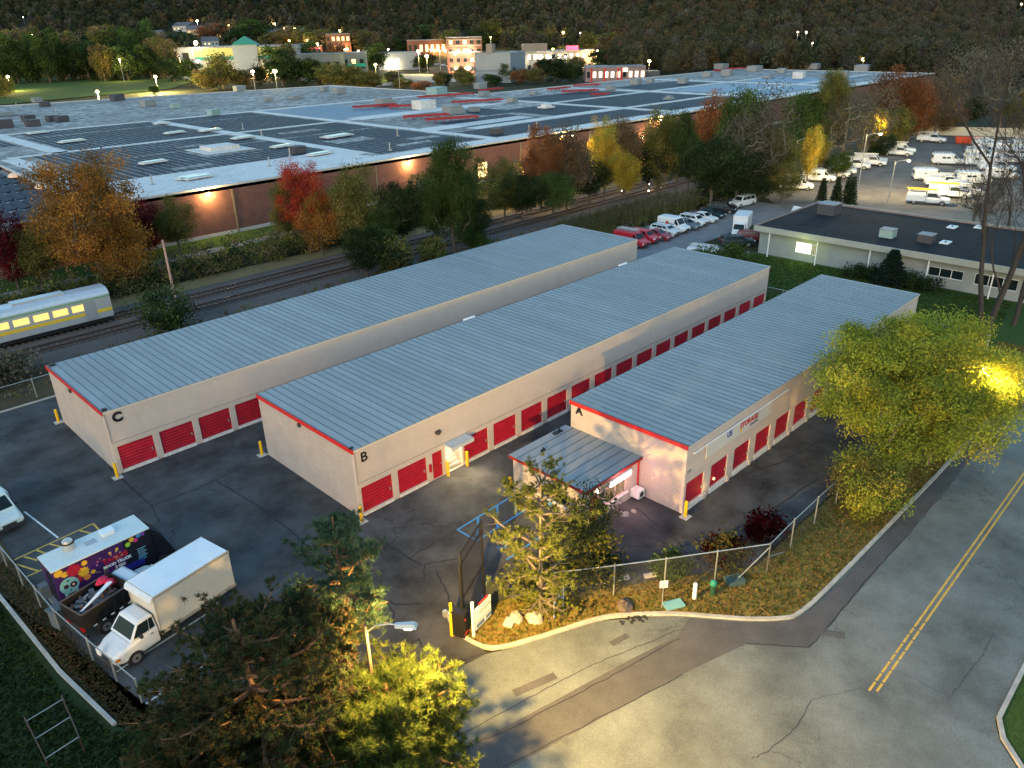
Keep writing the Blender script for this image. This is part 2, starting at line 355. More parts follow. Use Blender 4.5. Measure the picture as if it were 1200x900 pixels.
# ------------------------------------------------------------------ terrain
def smooth(a, b, t):
    t = np.clip((t-a)/(b-a), 0, 1); return t*t*(3-2*t)
def hill(x, y):
    x = np.asarray(x, float); y = np.asarray(y, float)
    dx, dy = x-CAMP[0], y-CAMP[1]; r = np.hypot(dx, dy); az = np.degrees(np.arctan2(dy, dx))
    top = 54 + 62*smooth(14, 34, az)
    start = 480 + 320*smooth(30, 62, az)
    h = top*smooth(start, 1750, r)**.85
    h = h + smooth(700, 1500, r)*(9*np.sin(x*.006+1.3)*np.cos(y*.005)+6*np.sin(x*.013+y*.011))
    back = (dx*math.cos(YAW)+dy*math.sin(YAW)) < 0
    return np.where(back, 0, np.where(r < 480, 0, h))
def GT(px, py, h=0.0):
    """where the line of sight through px, py comes h above the ground"""
    d = FW + RT*(px-600)/CAMF + UP*(450-py)/CAMF; d = d/math.hypot(d[0], d[1]); t = np.arange(60, 3200, 4.0)
    g = CAMP[2]+t*d[2]-(hill(CAMP[0]+t*d[0], CAMP[1]+t*d[1])+h); k = np.argmax(g < 0) if (g < 0).any() else len(t)-1
    return (float(CAMP[0]+t[k]*d[0]), float(CAMP[1]+t[k]*d[1]))
xs = np.concatenate([np.arange(-3000, -300, 150), np.arange(-300, 1500, 40), np.arange(1500, 4600, 120)])
ys = np.concatenate([np.arange(-3000, -300, 150), np.arange(-300, 1500, 40), np.arange(1500, 4600, 120)])
XX, YY = np.meshgrid(xs, ys, indexing='ij'); ZZ = hill(XX, YY)-.30
b_ = MB(); nx, ny = len(xs), len(ys)
b_.v = [tuple(v) for v in np.stack([XX, YY, ZZ], -1).reshape(-1, 3).tolist()]
b_.f = [(i*ny+j, (i+1)*ny+j, (i+1)*ny+j+1, i*ny+j+1) for i in range(nx-1) for j in range(ny-1)]; b_.mi = [0]*len(b_.f)
struct('ground', b_, M_BRUSH, smooth=True)
# the level land of the site and its surroundings
b_ = MB(); b_.poly([(-200, -200), (470, -200), (470, 43.6), (-200, 43.6)], -.06); struct('rough_ground', b_, M_BRUSH)
# site asphalt, car park, yard, road
lot = [(-17.2, 35.2), (-17.2, -6.0), (-14.5, -7.5), (-9.5, -9.5), (-9.8, -14.2), (-6, -14.0), (-2.6, -14.6), (-2.45, -12.6), (-1.8, -11.0), (.6, -12.2), (4.4, -15.2), (12.9, -20.9), (56, -20.9), (56, 35.2)]
b_ = MB(); b_.poly(lot, 0); struct('lot_pavement', b_, M_SITE)
b_ = MB(); b_.poly([(56.004, 13), (73.8, 13), (73.8, 20.5), (104, 20.5), (104, 33.5), (64, 33.5), (56.004, 30)], -.004); struct('car_park', b_, M_LOT2)
b_ = MB(); b_.poly([(92.8, -26), (240, -26), (232, 14), (205, 38), (160, 41), (108, 29), (92.8, 13)], .006); struct('yard_pavement', b_, M_YARD)
road = [(-80, -14.2), (-9.8, -14.2), (-6, -14.0), (-2.6, -14.6), (-1.8, -15.1), (.4, -16.05), (3.1, -17.25), (6.2, -19.9), (8.4, -22.7), (9.9, -24.3), (11, -24.75), (14.9, -25.0), (30, -25.3), (200, -25.3),
        (200, -34.2), (10.4, -34.2), (9.3, -34.7), (8.2, -35.7), (7.0, -40), (6.6, -80), (-80, -80)]
b_ = MB(); b_.poly(road, -.008); struct('road', b_, M_ROAD)
patch = [(-7.8, -17.7), (-4.2, -18.7), (2, -20.1), (5.0, -20.9), (6.6, -20.6), (8.3, -22.85), (9.8, -24.45), (11, -24.9), (15, -25.15), (60, -25.45), (60, -26.25), (31, -26.22), (16.5, -26.25), (8.9, -26.2), (6.9, -23.75), (3.0, -22.5), (-6.6, -20.1), (-9.6, -19.3)]
b_ = MB(); b_.poly(patch, -.003); struct('road_patch', b_, M_PATCH)
b_ = MB(); b_.strip([G(918, 733), G(990, 745)], .5, .002); b_.strip([(-3.5, -17.4), (-1.3, -18.1)], .45, .002); b_.strip([G(716, 755), G(736, 744)], .35, .002); struct('road_repair', b_, M_PATCH)
# crack sealer and joints, on the lot and the road
def wig(p, n=7, a=.10, s=0):
    r = random.Random(s); out = []
    for i, (A, B) in enumerate(zip(p, p[1:])):
        for k in range(n):
            t = k/n; out.append((A[0]+(B[0]-A[0])*t+r.uniform(-a, a), A[1]+(B[1]-A[1])*t+r.uniform(-a, a)))
    out.append(p[-1]); return out
b_ = MB()
for i, pl in enumerate([[(128, 548), (140, 560), (178, 593), (230, 573), (290, 545)], [(178, 593), (186, 612)], [(253, 563), (300, 592), (345, 625), (383, 663)],
        [(440, 628), (478, 654), (498, 664), (496, 682)], [(478, 654), (510, 636), (536, 622)], [(498, 662), (536, 654)], [(511, 668), (522, 690), (528, 708)],
        [(412, 740), (446, 702), (465, 708), (498, 707)], [(457, 708), (464, 730), (490, 738)], [(446, 702), (446, 680)], [(470, 765), (490, 748), (498, 765)],
        [(745, 595), (795, 635), (812, 660)], [(700, 655), (735, 640), (790, 640)], [(800, 640), (845, 630), (900, 600), (960, 560)], [(860, 560), (920, 540), (990, 500)]]):
    b_.strip(wig([G(*q) for q in pl], s=i, a=.07), .085, .004)
struct('crack_seal', b_, M_SEAL)
b_ = MB()
for i, (pl, w) in enumerate([([(400, 882), (500, 800), (540, 775), (597, 757)], .05), ([(530, 867), (640, 807), (710, 772), (800, 737)], .05), ([(526, 885), (620, 843), (710, 795), (797, 748)], .06),
        ([(590, 900), (800, 790)], .05), ([(873, 754), (949, 759), (1020, 675)], .06), ([(1020, 675), (1070, 620), (1120, 560)], .05),
        ([(880, 890), (900, 880), (935, 850), (950, 820)], .03), ([(905, 880), (940, 895)], .025), ([(950, 820), (985, 812), (1010, 806)], .02), ([(1110, 820), (1150, 770), (1165, 740)], .02), ([(1060, 790), (1110, 815)], .02), ([(1140, 690), (1180, 710)], .02)]):
    b_.strip(wig([G(*q) for q in pl], s=50+i, a=.05, n=10), w*.75, .001)
struct('pavement_joint', b_, M_SEAL)
# kerbs: real steps
def kerb(pts, w=.16, h=.12, name='kerb', m=M_KERB):
    P = [Vector((p[0], p[1])) for p in pts]; vs = []; n = len(P)
    for i, p in enumerate(P):
        d = (P[min(i+1, n-1)]-P[max(i-1, 0)]).normalized(); nr = Vector((-d.y, d.x))
        a, c = p+nr*w/2, p-nr*w/2
        vs += [(a.x, a.y, -.05), (a.x, a.y, h), (c.x, c.y, h), (c.x, c.y, -.05)]
    fs = []
    for i in range(n-1):
        o = 4*i; fs += [(o, o+4, o+5, o+1), (o+1, o+5, o+6, o+2), (o+2, o+6, o+7, o+3)]
    fs += [(0, 1, 2, 3), tuple(4*(n-1)+k for k in (3, 2, 1, 0))]
    b = MB(); b.add(vs, fs); return struct(name, b, m)
def arc(pts, k=5):
    """Catmull-Rom through the points"""
    P = [Vector((p[0], p[1])) for p in pts]; out = []
    for i in range(len(P)-1):
        p0, p1, p2, p3 = P[max(i-1, 0)], P[i], P[i+1], P[min(i+2, len(P)-1)]
        for j in range(k):
            t = j/k; out.append(.5*((2*p1)+(p2-p0)*t+(2*p0-5*p1+4*p2-p3)*t*t+(3*p1-p0-3*p2+p3)*t**3))
    out.append(P[-1]); return [(v.x, v.y) for v in out]
isl = arc([(-1.7, -10.9), (-2.2, -11.2), (-2.62, -12.3), (-2.6, -13.5), (-2.3, -14.4), (-1.6, -15.0), (.4, -15.95), (3.1, -17.1), (4.6, -18.2), (6.2, -19.8), (7.6, -21.6), (8.6, -22.9), (9.9, -24.2), (11, -24.68), (14.9, -24.92), (30, -25.22)])
isl = [p for i, p in enumerate(isl) if not (i > 44 and 5 < p[0] < 8.6 and False)]
kerb(isl+[(60, -25.3), (200, -25.3)], .2)
kerb([(200, -34.3), (10.6, -34.3), (9.5, -34.75), (8.35, -35.8), (7.2, -40), (6.8, -80)], .2)
b_ = MB(); b_.poly([(200, -34.4), (10.7, -34.4), (9.6, -34.85), (8.5, -35.9), (7.35, -40), (7, -80), (200, -80)], .07); struct('grass_verge', b_, M_GRASS)
# verge between fence and road
vg = [(p[0]+.05, p[1]+.12) for p in isl] + [(60, -25.2), (60, -21.2), (13.0, -21.1), (4.6, -15.5), (.8, -12.4), (-1.2, -10.9)]
b_ = MB(); b_.poly(vg, .075); struct('verge', b_, M_VERGE)
b_ = MB(); b_.poly([(60.01, -25.2), (200, -25.2), (200, -27), (120, -26.0), (92, -22), (60.01, -21.2)], .03); struct('far_verge', b_, M_GRASS)
# lawn between the stores and the long low building
b_ = MB(); b_.poly([(56.004, -21.1), (100, -24), (92, -20), (73.9, -19), (73.9, 12.9), (56.004, 12.9)], .02); struct('lawn', b_, M_GRASS)
# left edge: grass field, concrete edging, leafy dirt
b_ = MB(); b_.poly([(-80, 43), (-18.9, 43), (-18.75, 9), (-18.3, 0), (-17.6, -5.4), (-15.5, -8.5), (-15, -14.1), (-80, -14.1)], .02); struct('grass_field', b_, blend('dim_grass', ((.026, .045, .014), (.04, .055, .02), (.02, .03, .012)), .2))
kerb([(-18.85, 43), (-18.72, 9), (-18.2, 0), (-17.5, -5.4)], .18, .16, 'edging')
b_ = MB(); b_.poly([(-18.7, 43), (-18.62, 9), (-18.12, 0), (-17.5, -5.3), (-15.4, -8.5), (-14.9, -14.1), (-9.9, -14.1), (-9.6, -9.6), (-14.5, -7.6), (-17.12, -6.1), (-17.12, 35.25), (-17.3, 43)], .03); struct('leafy_bank', b_, M_DIRT)
kerb([(-17.1, 35.3), (56, 35.3)], .16, .10, 'edging')
b_ = MB(); b_.poly([(-17.1, 35.4), (200, 35.4), (200, 43.6), (-17.1, 43.6)], .02); struct('railside_bank', b_, M_DIRT)
# paint on the ground
b_ = MB()
for y in (-29.46, -29.74):
    x = 8.2 if y > -29.6 else 8.4
    while x < 150:
        e = x+rnd.uniform(3.5, 7) if x > 14 else x+rnd.uniform(.5, 1.2); b_.box(x, e, y-.055, y+.055, -.004, 0); x = e+(.03 if x > 14 else .12)
struct('centre_line', b_, M_LINEY)
b_ = MB()
for A, B in [((-17.7, 11.8), (-12.4, 12.3)), ((-12.4, 12.3), (-12.3, 6))]: b_.strip([A, B], .11, .004)
for A, B in [((560, 620+1), (610, 625.5)), ((350/6, 0), (0, 0))]: pass
for A, B in [((93.3, 621.7), (110, 625.8)), ((58.3, 637.5), (71.7, 640.8)), ((43.3, 645), (57.5, 650)), ((28.3, 652.5), (44.2, 656.7)), ((12.5, 659.2), (45, 669.2)), ((25.8, 678.3), (50, 667.5))]: b_.strip([G(*A), G(*B)], .12, .005)
struct('hatch_marking', b_, M_LINEY)
b_ = MB()
for A, B in [((-15.1, 17.2), (-14.5, 12.3)), ((-16.2, -2.05), (-11.2, -1.35)), ((-16.3, -5.2), (-11, -4.6))]: b_.strip([A, B], .11, .004)
for A, B in [((90, 622), (102, 616))]: pass
for k in range(9):
    A = Vector(G(257+17*k, 891-8.7*k)); B = Vector(G(268+17*k, 885-8.7*k)); b_.strip([A, B], .10, .034)
struct('white_marking', b_, M_LINEW)
b_ = MB()
for A, B in [((3.4, -5.6), (8.8, -5.45)), ((3.4, -7.35), (8.8, -7.2)), ((3.4, -10.0), (8.2, -9.9)), ((3.4, -5.6), (3.45, -7.35)), ((5.2, -5.6), (3.5, -7.3)), ((7, -5.55), (5.3, -7.25)), ((8.7, -5.5), (7.1, -7.2)), ((3.4, -12.4), (7.5, -12.3))]: b_.strip([A, B], .12, .004)
cx, cy = 4.3, -8.7
b_.strip([(cx+.35*math.cos(a)-.1, cy+.35*math.sin(a)) for a in [math.pi*(1+k/8) for k in range(11)]], .1, .004)
b_.strip([(cx-.1, cy+.5), (cx, cy), (cx+.35, cy), (cx+.5, cy-.4)], .12, .008)
struct('blue_marking', b_, M_LINEB)
# ------------------------------------------------------------------ storage buildings
def roof_panel_mesh(w, d, name):
    b = MB(); b.box(0.018, w, 0, d, 0, .05); b.m = 1; b.box(-.018, .018, 0, d, -.005, .085); return b.mesh(name, [M_ROOF, M_RIB])
def long_wall(b, x0, x1, y, th, z1, opens, zs=0.0):
    """a wall along x with openings (xa, xb, za, zb)"""
    x = x0
    for xa, xb, za, zb in opens:
        if xa > x: b.box(x, xa, y, y+th, zs, z1)
        if za > zs: b.box(xa, xb, y, y+th, zs, za)
        b.box(xa, xb, y, y+th, zb, z1); x = xb
    if x < x1: b.box(x, x1, y, y+th, zs, z1)
def door_mesh(w, z0, z1):
    """roll-up door curtain: shallow horizontal corrugations"""
    b = MB(); n = 16; vs = []; fs = []
    for i in range(n+1):
        z = z0+(z1-z0)*i/n; yy = .0 if i % 2 else .035
        vs += [(0, yy, z), (w, yy, z)]
    for i in range(n): fs.append((2*i, 2*i+1, 2*i+3, 2*i+2))
    b.add(vs, fs); return b.mesh('roll_up_door', [M_DOOR])
def store(letter, x0, x1, y0, y1, doors, ledge, label, dz=(.22, 2.12), sill=.16, lx=.5, endletter=False):
    H = 4.93
    t = thing('storage_building', label, 'storage building', (x0, y0, 0), group='storage buildings with red doors')
    X = lambda v: v-x0
    L, D = x1-x0, y1-y0
    b = MB()
    long_wall(b, 0, L, 0, .22, H-.003, [(X(a), X(c), dz[0] if k == 'd' else 0.02, dz[1] if k == 'd' else (2.12 if k == 's' else 2.4)) for a, c, k in doors])
    b.build('wall', M_WALLS, t)
    b = MB(); b.box(0.0, .25, .222, D, 0, H-.006); b.box(L-.22, L, .222, D, 0, H-.006); b.box(.252, L-.222, D-.22, D-.002, 0, H-.006); b.build('end_wall', M_WALL, t)
    if letter == 'A':
        pass
    b = MB(); b.box(-.03, L+.03, .3, D+.03, 4.90, H+.06); b.box(.3, L-.3, .4, D-.3, .01, .03); b.build('roof_deck', M_RIB, t)
    n = round(L/.61); w = L/n; me = roof_panel_mesh(w, D+.16, 'roof_panel')
    for i in range(n):
        o = share('roof_panel', me, t, (w*i, -.08, H+.064)); v = rnd.uniform(.93, 1.07); o.color = (v, v, v, 1)
    b = MB(); b.box(-.11, -.035, -.08, D+.08, H-.16, H+.12); b.build('rake_trim', M_RED, t)
    b = MB(); b.box(-.03, L, -.075, -.005, H-.05, H+.06); b.build('eave_trim', M_DOORF, t)
    if ledge:
        b = MB(); b.box(0, L, -.035, -.004, 2.50, 2.545); b.build('ledge', mat('ledge_grey', (.30, .28, .26), .8), t)
    if letter != 'A':
        b = MB(); b.box(.03, .10, -.05, .0, 2.6, H-.1); b.build('corner_flashing', mat('ledge_grey', (.3, .28, .26)), t)
    cache = {}
    for a, c, k in doors:
        if k == 'd':
            key = round(c-a, 2)
            if key not in cache: cache[key] = door_mesh(c-a, dz[0], dz[1])
            o = share('roll_up_door', cache[key], t, (X(a), .07, 0)); v = rnd.uniform(.85, 1.1); o.color = (v, v*rnd.uniform(.8, 1), v, 1)
            hb = MB(); hb.box((c-a)*.9, (c-a)*.9+.09, -.06, 0, .95, 1.15); hb.build('latch', M_GALV, o)
            s = MB(); s.box(X(a), X(c), -.06, .0, .01, dz[0]-.02); s.build('door_sill', M_SILLW, t)
            if letter == 'A':
                s = MB(); s.box(X(c)+.02, X(c)+.3, -.12, -.004, 0, .4); s.build('pier_foot', M_WALLS, t)
    return t, X
Bd = [(.25, 2.70, 'd'), (3.18, 5.65, 'd'), (6.16, 7.07, 's'), (7.36, 8.9, 'o')]+[(9.12+2.963*i, 9.12+2.963*i+2.40, 'd') for i in range(15)]
Bd = [d for d in Bd if d[1] < 53.1]
tB, X = store('B', 0, 53.3, 0, 11.95, Bd, True, 'middle long storage building marked B with a stair door under a small awning')
text('B', .95, M_BLACK, tB, (.72, -.03, 4.25), FRONT, bold=.012)
Cd = [(-8.52+3.0*i, -8.52+3.0*i+2.52, 'd') for i in range(20)]
tC, X = store('C', -8.85, 53.4, 17.4, 29.45, Cd, True, 'longest storage building marked C standing nearest the railway')
text('C', .95, M_BLACK, tC, (.85, -.03, 4.32), FRONT, bold=.05)
Ad = [(14.72+2.975*i, 14.72+2.975*i+2.12, 'd') for i in range(13)]
tA, X = store('A', 14.5, 53.9, -14.95, -5.45, Ad, False, 'shortest storage building marked A with the pink lit end wall behind the office', dz=(.40, 2.18))
text('A', .8, M_BLACK, tA, (-.02, 8.75, 4.45), LEFT, bold=.04)
# banner and its light bar on A
bn = MB(); bn.box(2.2, 10.8, -.10, -.05, 3.2, 4.15); sg = bn.build('banner', mat('banner_cloth', (.50, .49, .46), .8, n=.06, ns=2), tA)
text('US', .55, mat('sign_blue', (.02, .06, .30)), tA, (5.0, -.11, 3.88), FRONT, .01, bold=.015)
text('STORAGE', .55, mat('sign_red', (.35, .01, .02)), tA, (7.6, -.11, 3.88), FRONT, .01, bold=.015)
text('CENTERS', .28, mat('sign_dark', (.05, .05, .08)), tA, (8.3, -.11, 3.47), FRONT, .01)
b = MB(); b.add([(6.35, -.115, 3.62), (6.75, -.115, 3.62), (6.55, -.115, 3.28)], [(0, 2, 1)]); b.build('arrow_mark', mat('sign_yellow', (.7, .4, .02)), tA)
b = MB(); b.box(.62, 13.2, -.16, -.08, 4.24, 4.31); b.build('light_bar', M_WHITE, tA)
b = MB(); b.box(.1, .55, -.06, -.004, 3.0, 3.12); b.build('conduit', M_GALV, tA)
b = MB(); b.box(3.55, 3.65, -.1, -.004, .95, 1.1); b.build('sconce', emis('sconce_glow', (1, .6, .2), .8), tA); point('sconce_light', (2.4, -.35, .9), SODIUM, 1.5, .05, tA)
# B details: service door, stairwell with awning, wall lamp
b = MB(); b.box(6.17, 7.06, .08, .12, .03, 2.11); sd = b.build('service_door', M_DOOR, tB); b = MB(); b.box(6.9, 6.96, .03, .08, 1.0, 1.1); b.build('handle', M_GALV, sd)
b = MB(); b.box(5.82, 6.02, -.09, -.004, .8, 1.4); b.build('red_cabinet', M_DOOR, tB)
b = MB(); b.box(7.1, 9.05, .05, 5.0, 0.012, .02)
b = MB(); b.box(7.36, 7.42, .224, 4.2, 0.03, 3); b.box(8.98, 9.04, .224, 4.2, 0.03, 3); b.box(7.36, 9.04, 4.2, 4.26, 0.03, 3); b.build('stairwell_wall', mat('stair_pink', (.55, .28, .25), .8), tB)
b = MB(); 
for i in range(9): b.box(7.43, 8.97, .3+i*.24, .54+i*.24, .03, .03+.19*(i+1))
b.build('stair', M_CONC, tB)
b = MB(); b.prof([(7.2, 2.42), (7.2, 2.5), (9.3, 2.5), (9.3, 2.42)], -.9, -.02); b.box(7.2, 9.3, -.92, -.88, 2.2, 2.5)
b.build('awning', mat('awning_grey', (.42, .46, .48), .7, n=.1), tB)
b = MB(); b.box(7.9, 8.5, .05, .2, 2.3, 2.38); b.build('lamp', M_LAMPW, tB)
so_ = point('stair_light', (8.2, -.75, 2.15), (1, .80, .42), 120, .08, tB, 105); so_.rotation_euler = (rad(-32), 0, rad(-25)); point('stair_light', (8.2, -.2, 2.25), (1, .80, .42), 5, .1, tB); point('stair_light', (8.3, 1.6, 2.5), (1, .72, .5), 14, .1, tB)  # outer spot is added under the awning to spread the doorway's pool
b = MB(); b.box(6.55, 6.95, -.22, -.004, 3.55, 3.75); b.cyl((6.75, -.12, 3.5), (6.75, -.12, 3.72), .16, n=10); b.build('wall_lamp', mat('lamp_bronze', (.06, .05, .05), .5), tB)
for (t_, Yl) in ((tB, 6.3), (tC, 6.7)):
    b = MB(); b.box(-.16, -.003, Yl-.14, Yl+.14, 4.45, 4.68); b.build('flood_lamp', mat('lamp_bronze', (.06, .05, .05)), t_)
b = MB(); b.box(.05, .35, -.02, .25, 5.08, 5.2); b.build('roof_bracket', M_BLACK, tC)
b = MB(); b.box(.1, .5, 11.5, 11.9, 5.08, 5.2); b.build('roof_bracket', M_BLACK, tC)
b = MB(); b.box(-.1, .15, .15, .3, 5.05, 5.15); b.build('roof_bracket', M_BLACK, tB)
# dark lower gap and gutter boxes on the long roofs
for yy, xx in ((12.02, 43), (12.02, 20.3)):
    b = MB(); b.box(xx, xx+1.3, yy, yy+.25, 4.8, 5.12); b.build('downspout_box', M_WHITE, tB)
# ------------------------------------------------------------------ office
tO = thing('office', 'small flat office with shed roof, lit sign and window against building A', 'office', (9.0, -11.4, 0))
OW, OD = 5.48, 6.3
b = MB(); long_wall(b, 0, OW, 0, .2, 2.78, [(.38, 1.2, .0, 2.12), (1.98, 4.2, .78, 1.9)]); b.build('wall', M_WALLS, tO)
b = MB()
b.box(0, .2, .202, 1.25, 0, 2.78); b.box(0, .2, 1.25, 4.0, 0, .85); b.box(0, .2, 1.25, 4.0, 1.75, 2.78); b.box(0, .2, 4.0, OD, 0, 2.78); b.box(.2, OW, OD-.2, OD-.002, 0, 2.78); b.build('side_wall', M_WALL, tO)
n = 9; w = (OW+.25)/n; me = roof_panel_mesh(OD/n*1.06, OW+.3, 'roof_panel')
b = MB(); b.box(-.25, OW-.02, -.25, OD+.1, 2.79, 2.9); b.build('roof_deck', M_RIB, tO)
for i in range(9):
    o = share('roof_panel', me, tO, (OW-.02, -.25+(OD+.35)/9*i, 2.905), rad(90)); v = rnd.uniform(.9, 1.05); o.color = (v, v, v, 1)
b = MB(); b.box(-.30, OW-.02, -.31, -.26, 2.78, 2.95); b.box(-.32, -.262, -.31, OD+.1, 2.74, 2.95); b.build('fascia', mat('fascia_red', (.26, .015, .012), .6), tO)
b = MB(); b.box(OW-.12, OW-.03, -.10, -.02, 0, 2.75); b.box(OW-.2, OW-.02, -.1, -.02, 0, .3); b.build('downpipe', M_RED, tO)
b = MB(); b.box(.39, 1.19, .07, .12, .01, 2.11); dr = b.build('door', mat('office_door_red', (.45, .05, .02), .5), tO); b = MB(); b.box(1.05, 1.12, .02, .07, 1.0, 1.12); b.build('handle', M_GALV, dr)
b = MB(); b.box(1.99, 4.19, .10, .12, .79, 1.89); wn = b.build('window', mat('office_glass', (.03, .03, .03), .06, emit=(.9, .55, .22), es=.05, spec=.6), tO)
b = MB()
for x in (2.0, 3.05, 4.15): b.box(x-.03, x+.03, .04, .10, .79, 1.89)
b.box(1.99, 4.19, .04, .1, .79, .83); b.box(1.99, 4.19, .04, .1, 1.85, 1.89); b.build('window_frame', M_DOORF, wn)
b = MB(); b.box(1.9, 4.35, -.10, -.003, .66, .76); b.build('window_sill', M_WHITE, tO)
b = MB(); b.box(.08, .12, 1.26, 3.99, .86, 1.74); b.build('window', M_DARKGL, tO)
b = MB(); b.box(-.05, -.003, 1.2, 4.05, .76, .84); b.build('window_sill', M_WHITE, tO)
b = MB(); b.box(2.15, 4.4, -.22, -.06, 2.06, 2.46); b.m = 1; b.box(2.17, 4.38, -.235, -.221, 2.1, 2.44); b.build('sign_box', [M_WHITE, emis('sign_lit', (1, .80, .74), 2.2)], tO)
point('sign_light', (3.3, -.75, 2.25), (1, .40, .38), 34, .3, tO)
b = MB(); b.box(4.65, 5.3, -.72, -.05, .2, .78); ac = b.build('air_conditioner', M_WHITE, tO); b = MB(); b.box(5.301, 5.33, -.62, -.2, .3, .66); b.cyl((4.98, -.74, .48), (4.98, -.722, .48), .2, n=14); b.build('grille', M_BLACK, ac)
b = MB(); b.cyl((1.72, -.18, .62), (1.72, -.01, .62), .34, n=18); b.cyl((1.72, -.2, .62), (1.72, -.18, .62), .38, n=18); hr = b.build('hose_reel', mat('hose_green', (.01, .16, .06), .5), tO)
b = MB(); b.cyl((1.72, -.215, .62), (1.72, -.2, .62), .16, n=14); b.build('hub', M_BLACK, hr)
b = MB(); b.box(1.38, 1.75, -.14, -.003, 1.15, 1.55); b.build('meter_box', mat('box_grey', (.4, .42, .4)), tO)
b = MB(); b.box(.95, 1.15, -.12, -.003, 2.18, 2.35); b.build('door_lamp', emis('doorlamp', (1, .8, .6), 2), tO)
b = MB(); b.box(-.04, -.003, 2.85, 3.25, .18, .62); b.build('parking_notice', M_LINEB, tO); text('♿' if False else 'P', .3, M_WHITE, tO, (-.045, 3.05, .4), LEFT, .004)
b = MB(); b.box(-.04, -.003, 4.85, 5.4, 1.35, 1.85); b.m = 1
for k in range(5): b.box(-.048, -.041, 4.9, 5.35, 1.42+k*.09, 1.45+k*.09)
b.build('notice_board', [M_WALLS, M_BLACK], tO)
b = MB(); b.box(3.8, 4.6, 5.9, 6.2, 2.96, 3.05); b.cyl((4.3, 6.0, 2.96), (4.3, 6.0, 3.3), .05); b.build('roof_vent', M_BLACK, tO)
b = MB(); b.box(1.4, 1.8, 5.0, 5.1, 2.96, 3.1); b.cyl((1.6, 5.05, 2.96), (1.6, 5.05, 3.25), .04); b.build('roof_vent', M_BLACK, tO)
# rocks by the office wall
def rock(name, x, y, r, h, m, label, z=0.0, seed=1, cat='rock'):
    rr = random.Random(seed); b = MB(); b.dome((0, 0, 0), r, r*.75, h, 10, 4)
    b.v = [(v[0]*(1+rr.uniform(-.18, .18)), v[1]*(1+rr.uniform(-.18, .18)), v[2]*(1+rr.uniform(-.2, .2))) for v in b.v]
    return tag(b.build(name, m, None, (x, y, z), rr.uniform(0, 3), smooth=False), label, cat)
M_ROCK = mat('rock_grey', (.36, .33, .29), .9, n=.25, ns=2, bump=.5)
rock('rock', 11.9, -12.3, .32, .22, M_ROCK, 'pale rock below the office window', .0, 3)
rock('rock', 12.6, -12.5, .22, .1, M_ROCK, 'small flat stone on the ground before the air conditioner', .0, 4)
rock('boulder', .15, -14.0, .45, .38, M_ROCK, 'rounded brown boulder beside the pine trunk at the gate', .07, 5, 'boulder')
rock('boulder', .75, -14.75, .5, .42, M_ROCK, 'pale grey boulder with a sloping face near the pine trunk', .07, 6, 'boulder')
rock('boulder', 4.9, -17.6, .6, .35, mat('rock_dark', (.10, .08, .07), .9, n=.3, ns=2), 'dark boulder lying alone on the verge near the kerb', .07, 8, 'boulder')
# ------------------------------------------------------------------ bollards
def bollard(x, y, label, pad=True):
    t = thing('bollard', label, 'bollard', (x, y, 0), group='yellow steel bollards')
    if pad: b = MB(); b.box(-.33, .33, -.3, .3, 0, .05); b.build('base', M_CONC, t, bevel=.02)
    b = MB(); b.cyl((0, 0, .05 if pad else 0), (0, 0, 1.16), .11, n=14); b.dome((0, 0, 1.16), .11, .11, .06, 14, 3)
    for z in (.35, .62, .9): b.cyl((0, 0, z), (0, 0, z+.03), .113, n=14)
    b.build('post', M_YEL, t, smooth=False)
for x, y, l in [(-.25, -.42, 'yellow bollard on a pad at the near corner of building B'), (-9.1, 17.0, 'yellow bollard on a pad at the near corner of building C'), (-9.15, 29.6, 'yellow bollard on a pad at the railway end corner of building C'),
                (-.35, 12.2, 'yellow bollard on a pad at the rear corner of building B'), (14.35, -15.3, 'yellow bollard on a pad at the corner of building A by its first red door'), (8.75, -5.0, 'yellow bollard at the rear corner of the office')]:
    bollard(x, y, l)
bollard(7.25, -.3, 'slim yellow bollard left of the lit stair door', False); bollard(9.1, -.3, 'slim yellow bollard right of the lit stair door', False)
# ------------------------------------------------------------------ chain-link fences
def fence(pts, h, label, step=3.0, barb=False, brace=()):
    t = thing('chain_link_fence', label, 'fence', (pts[0][0], pts[0][1], 0))
    ox, oy = pts[0]; mesh = MB(); rail = MB(); posts = []
    for A, B in zip(pts, pts[1:]):
        A = Vector(A)-Vector((ox, oy)); B = Vector(B)-Vector((ox, oy)); d = B-A; n = max(1, round(d.length/step))
        mesh.add([(A.x, A.y, .08), (B.x, B.y, .08), (B.x, B.y, h), (A.x, A.y, h)], [(0, 1, 2, 3)])
        rail.cyl((A.x, A.y, h), (B.x, B.y, h), .032, n=6)
        for k in range(n): posts.append(A+d*(k/n))
    posts.append(Vector(pts[-1])-Vector((ox, oy)))
    mesh.build('wire_mesh', M_FENCE, t); rail.build('top_rail', M_GALV, t)
    pm = MB(); pm.cyl((0, 0, 0), (0, 0, h+.06), .045, n=8); pm.dome((0, 0, h+.06), .05, .05, .04, 8, 2); me = pm.mesh('post', M_GALV)
    for p in posts: share('post', me, t, (p.x, p.y, 0))
    for a, c in brace:
        m = MB(); m.cyl((a[0]-ox, a[1]-oy, a[2]), (c[0]-ox, c[1]-oy, c[2]), .03, n=6); m.build('brace', M_GALV, t)
    return t
fence([(2.5, -14.6), (5.2, -16.6), (7.6, -18.3), (10.1, -20.0), (12.7, -21.8)], 2.1, 'chain link fence with galvanised rail along the verge nearest the gate pine', 3.05)
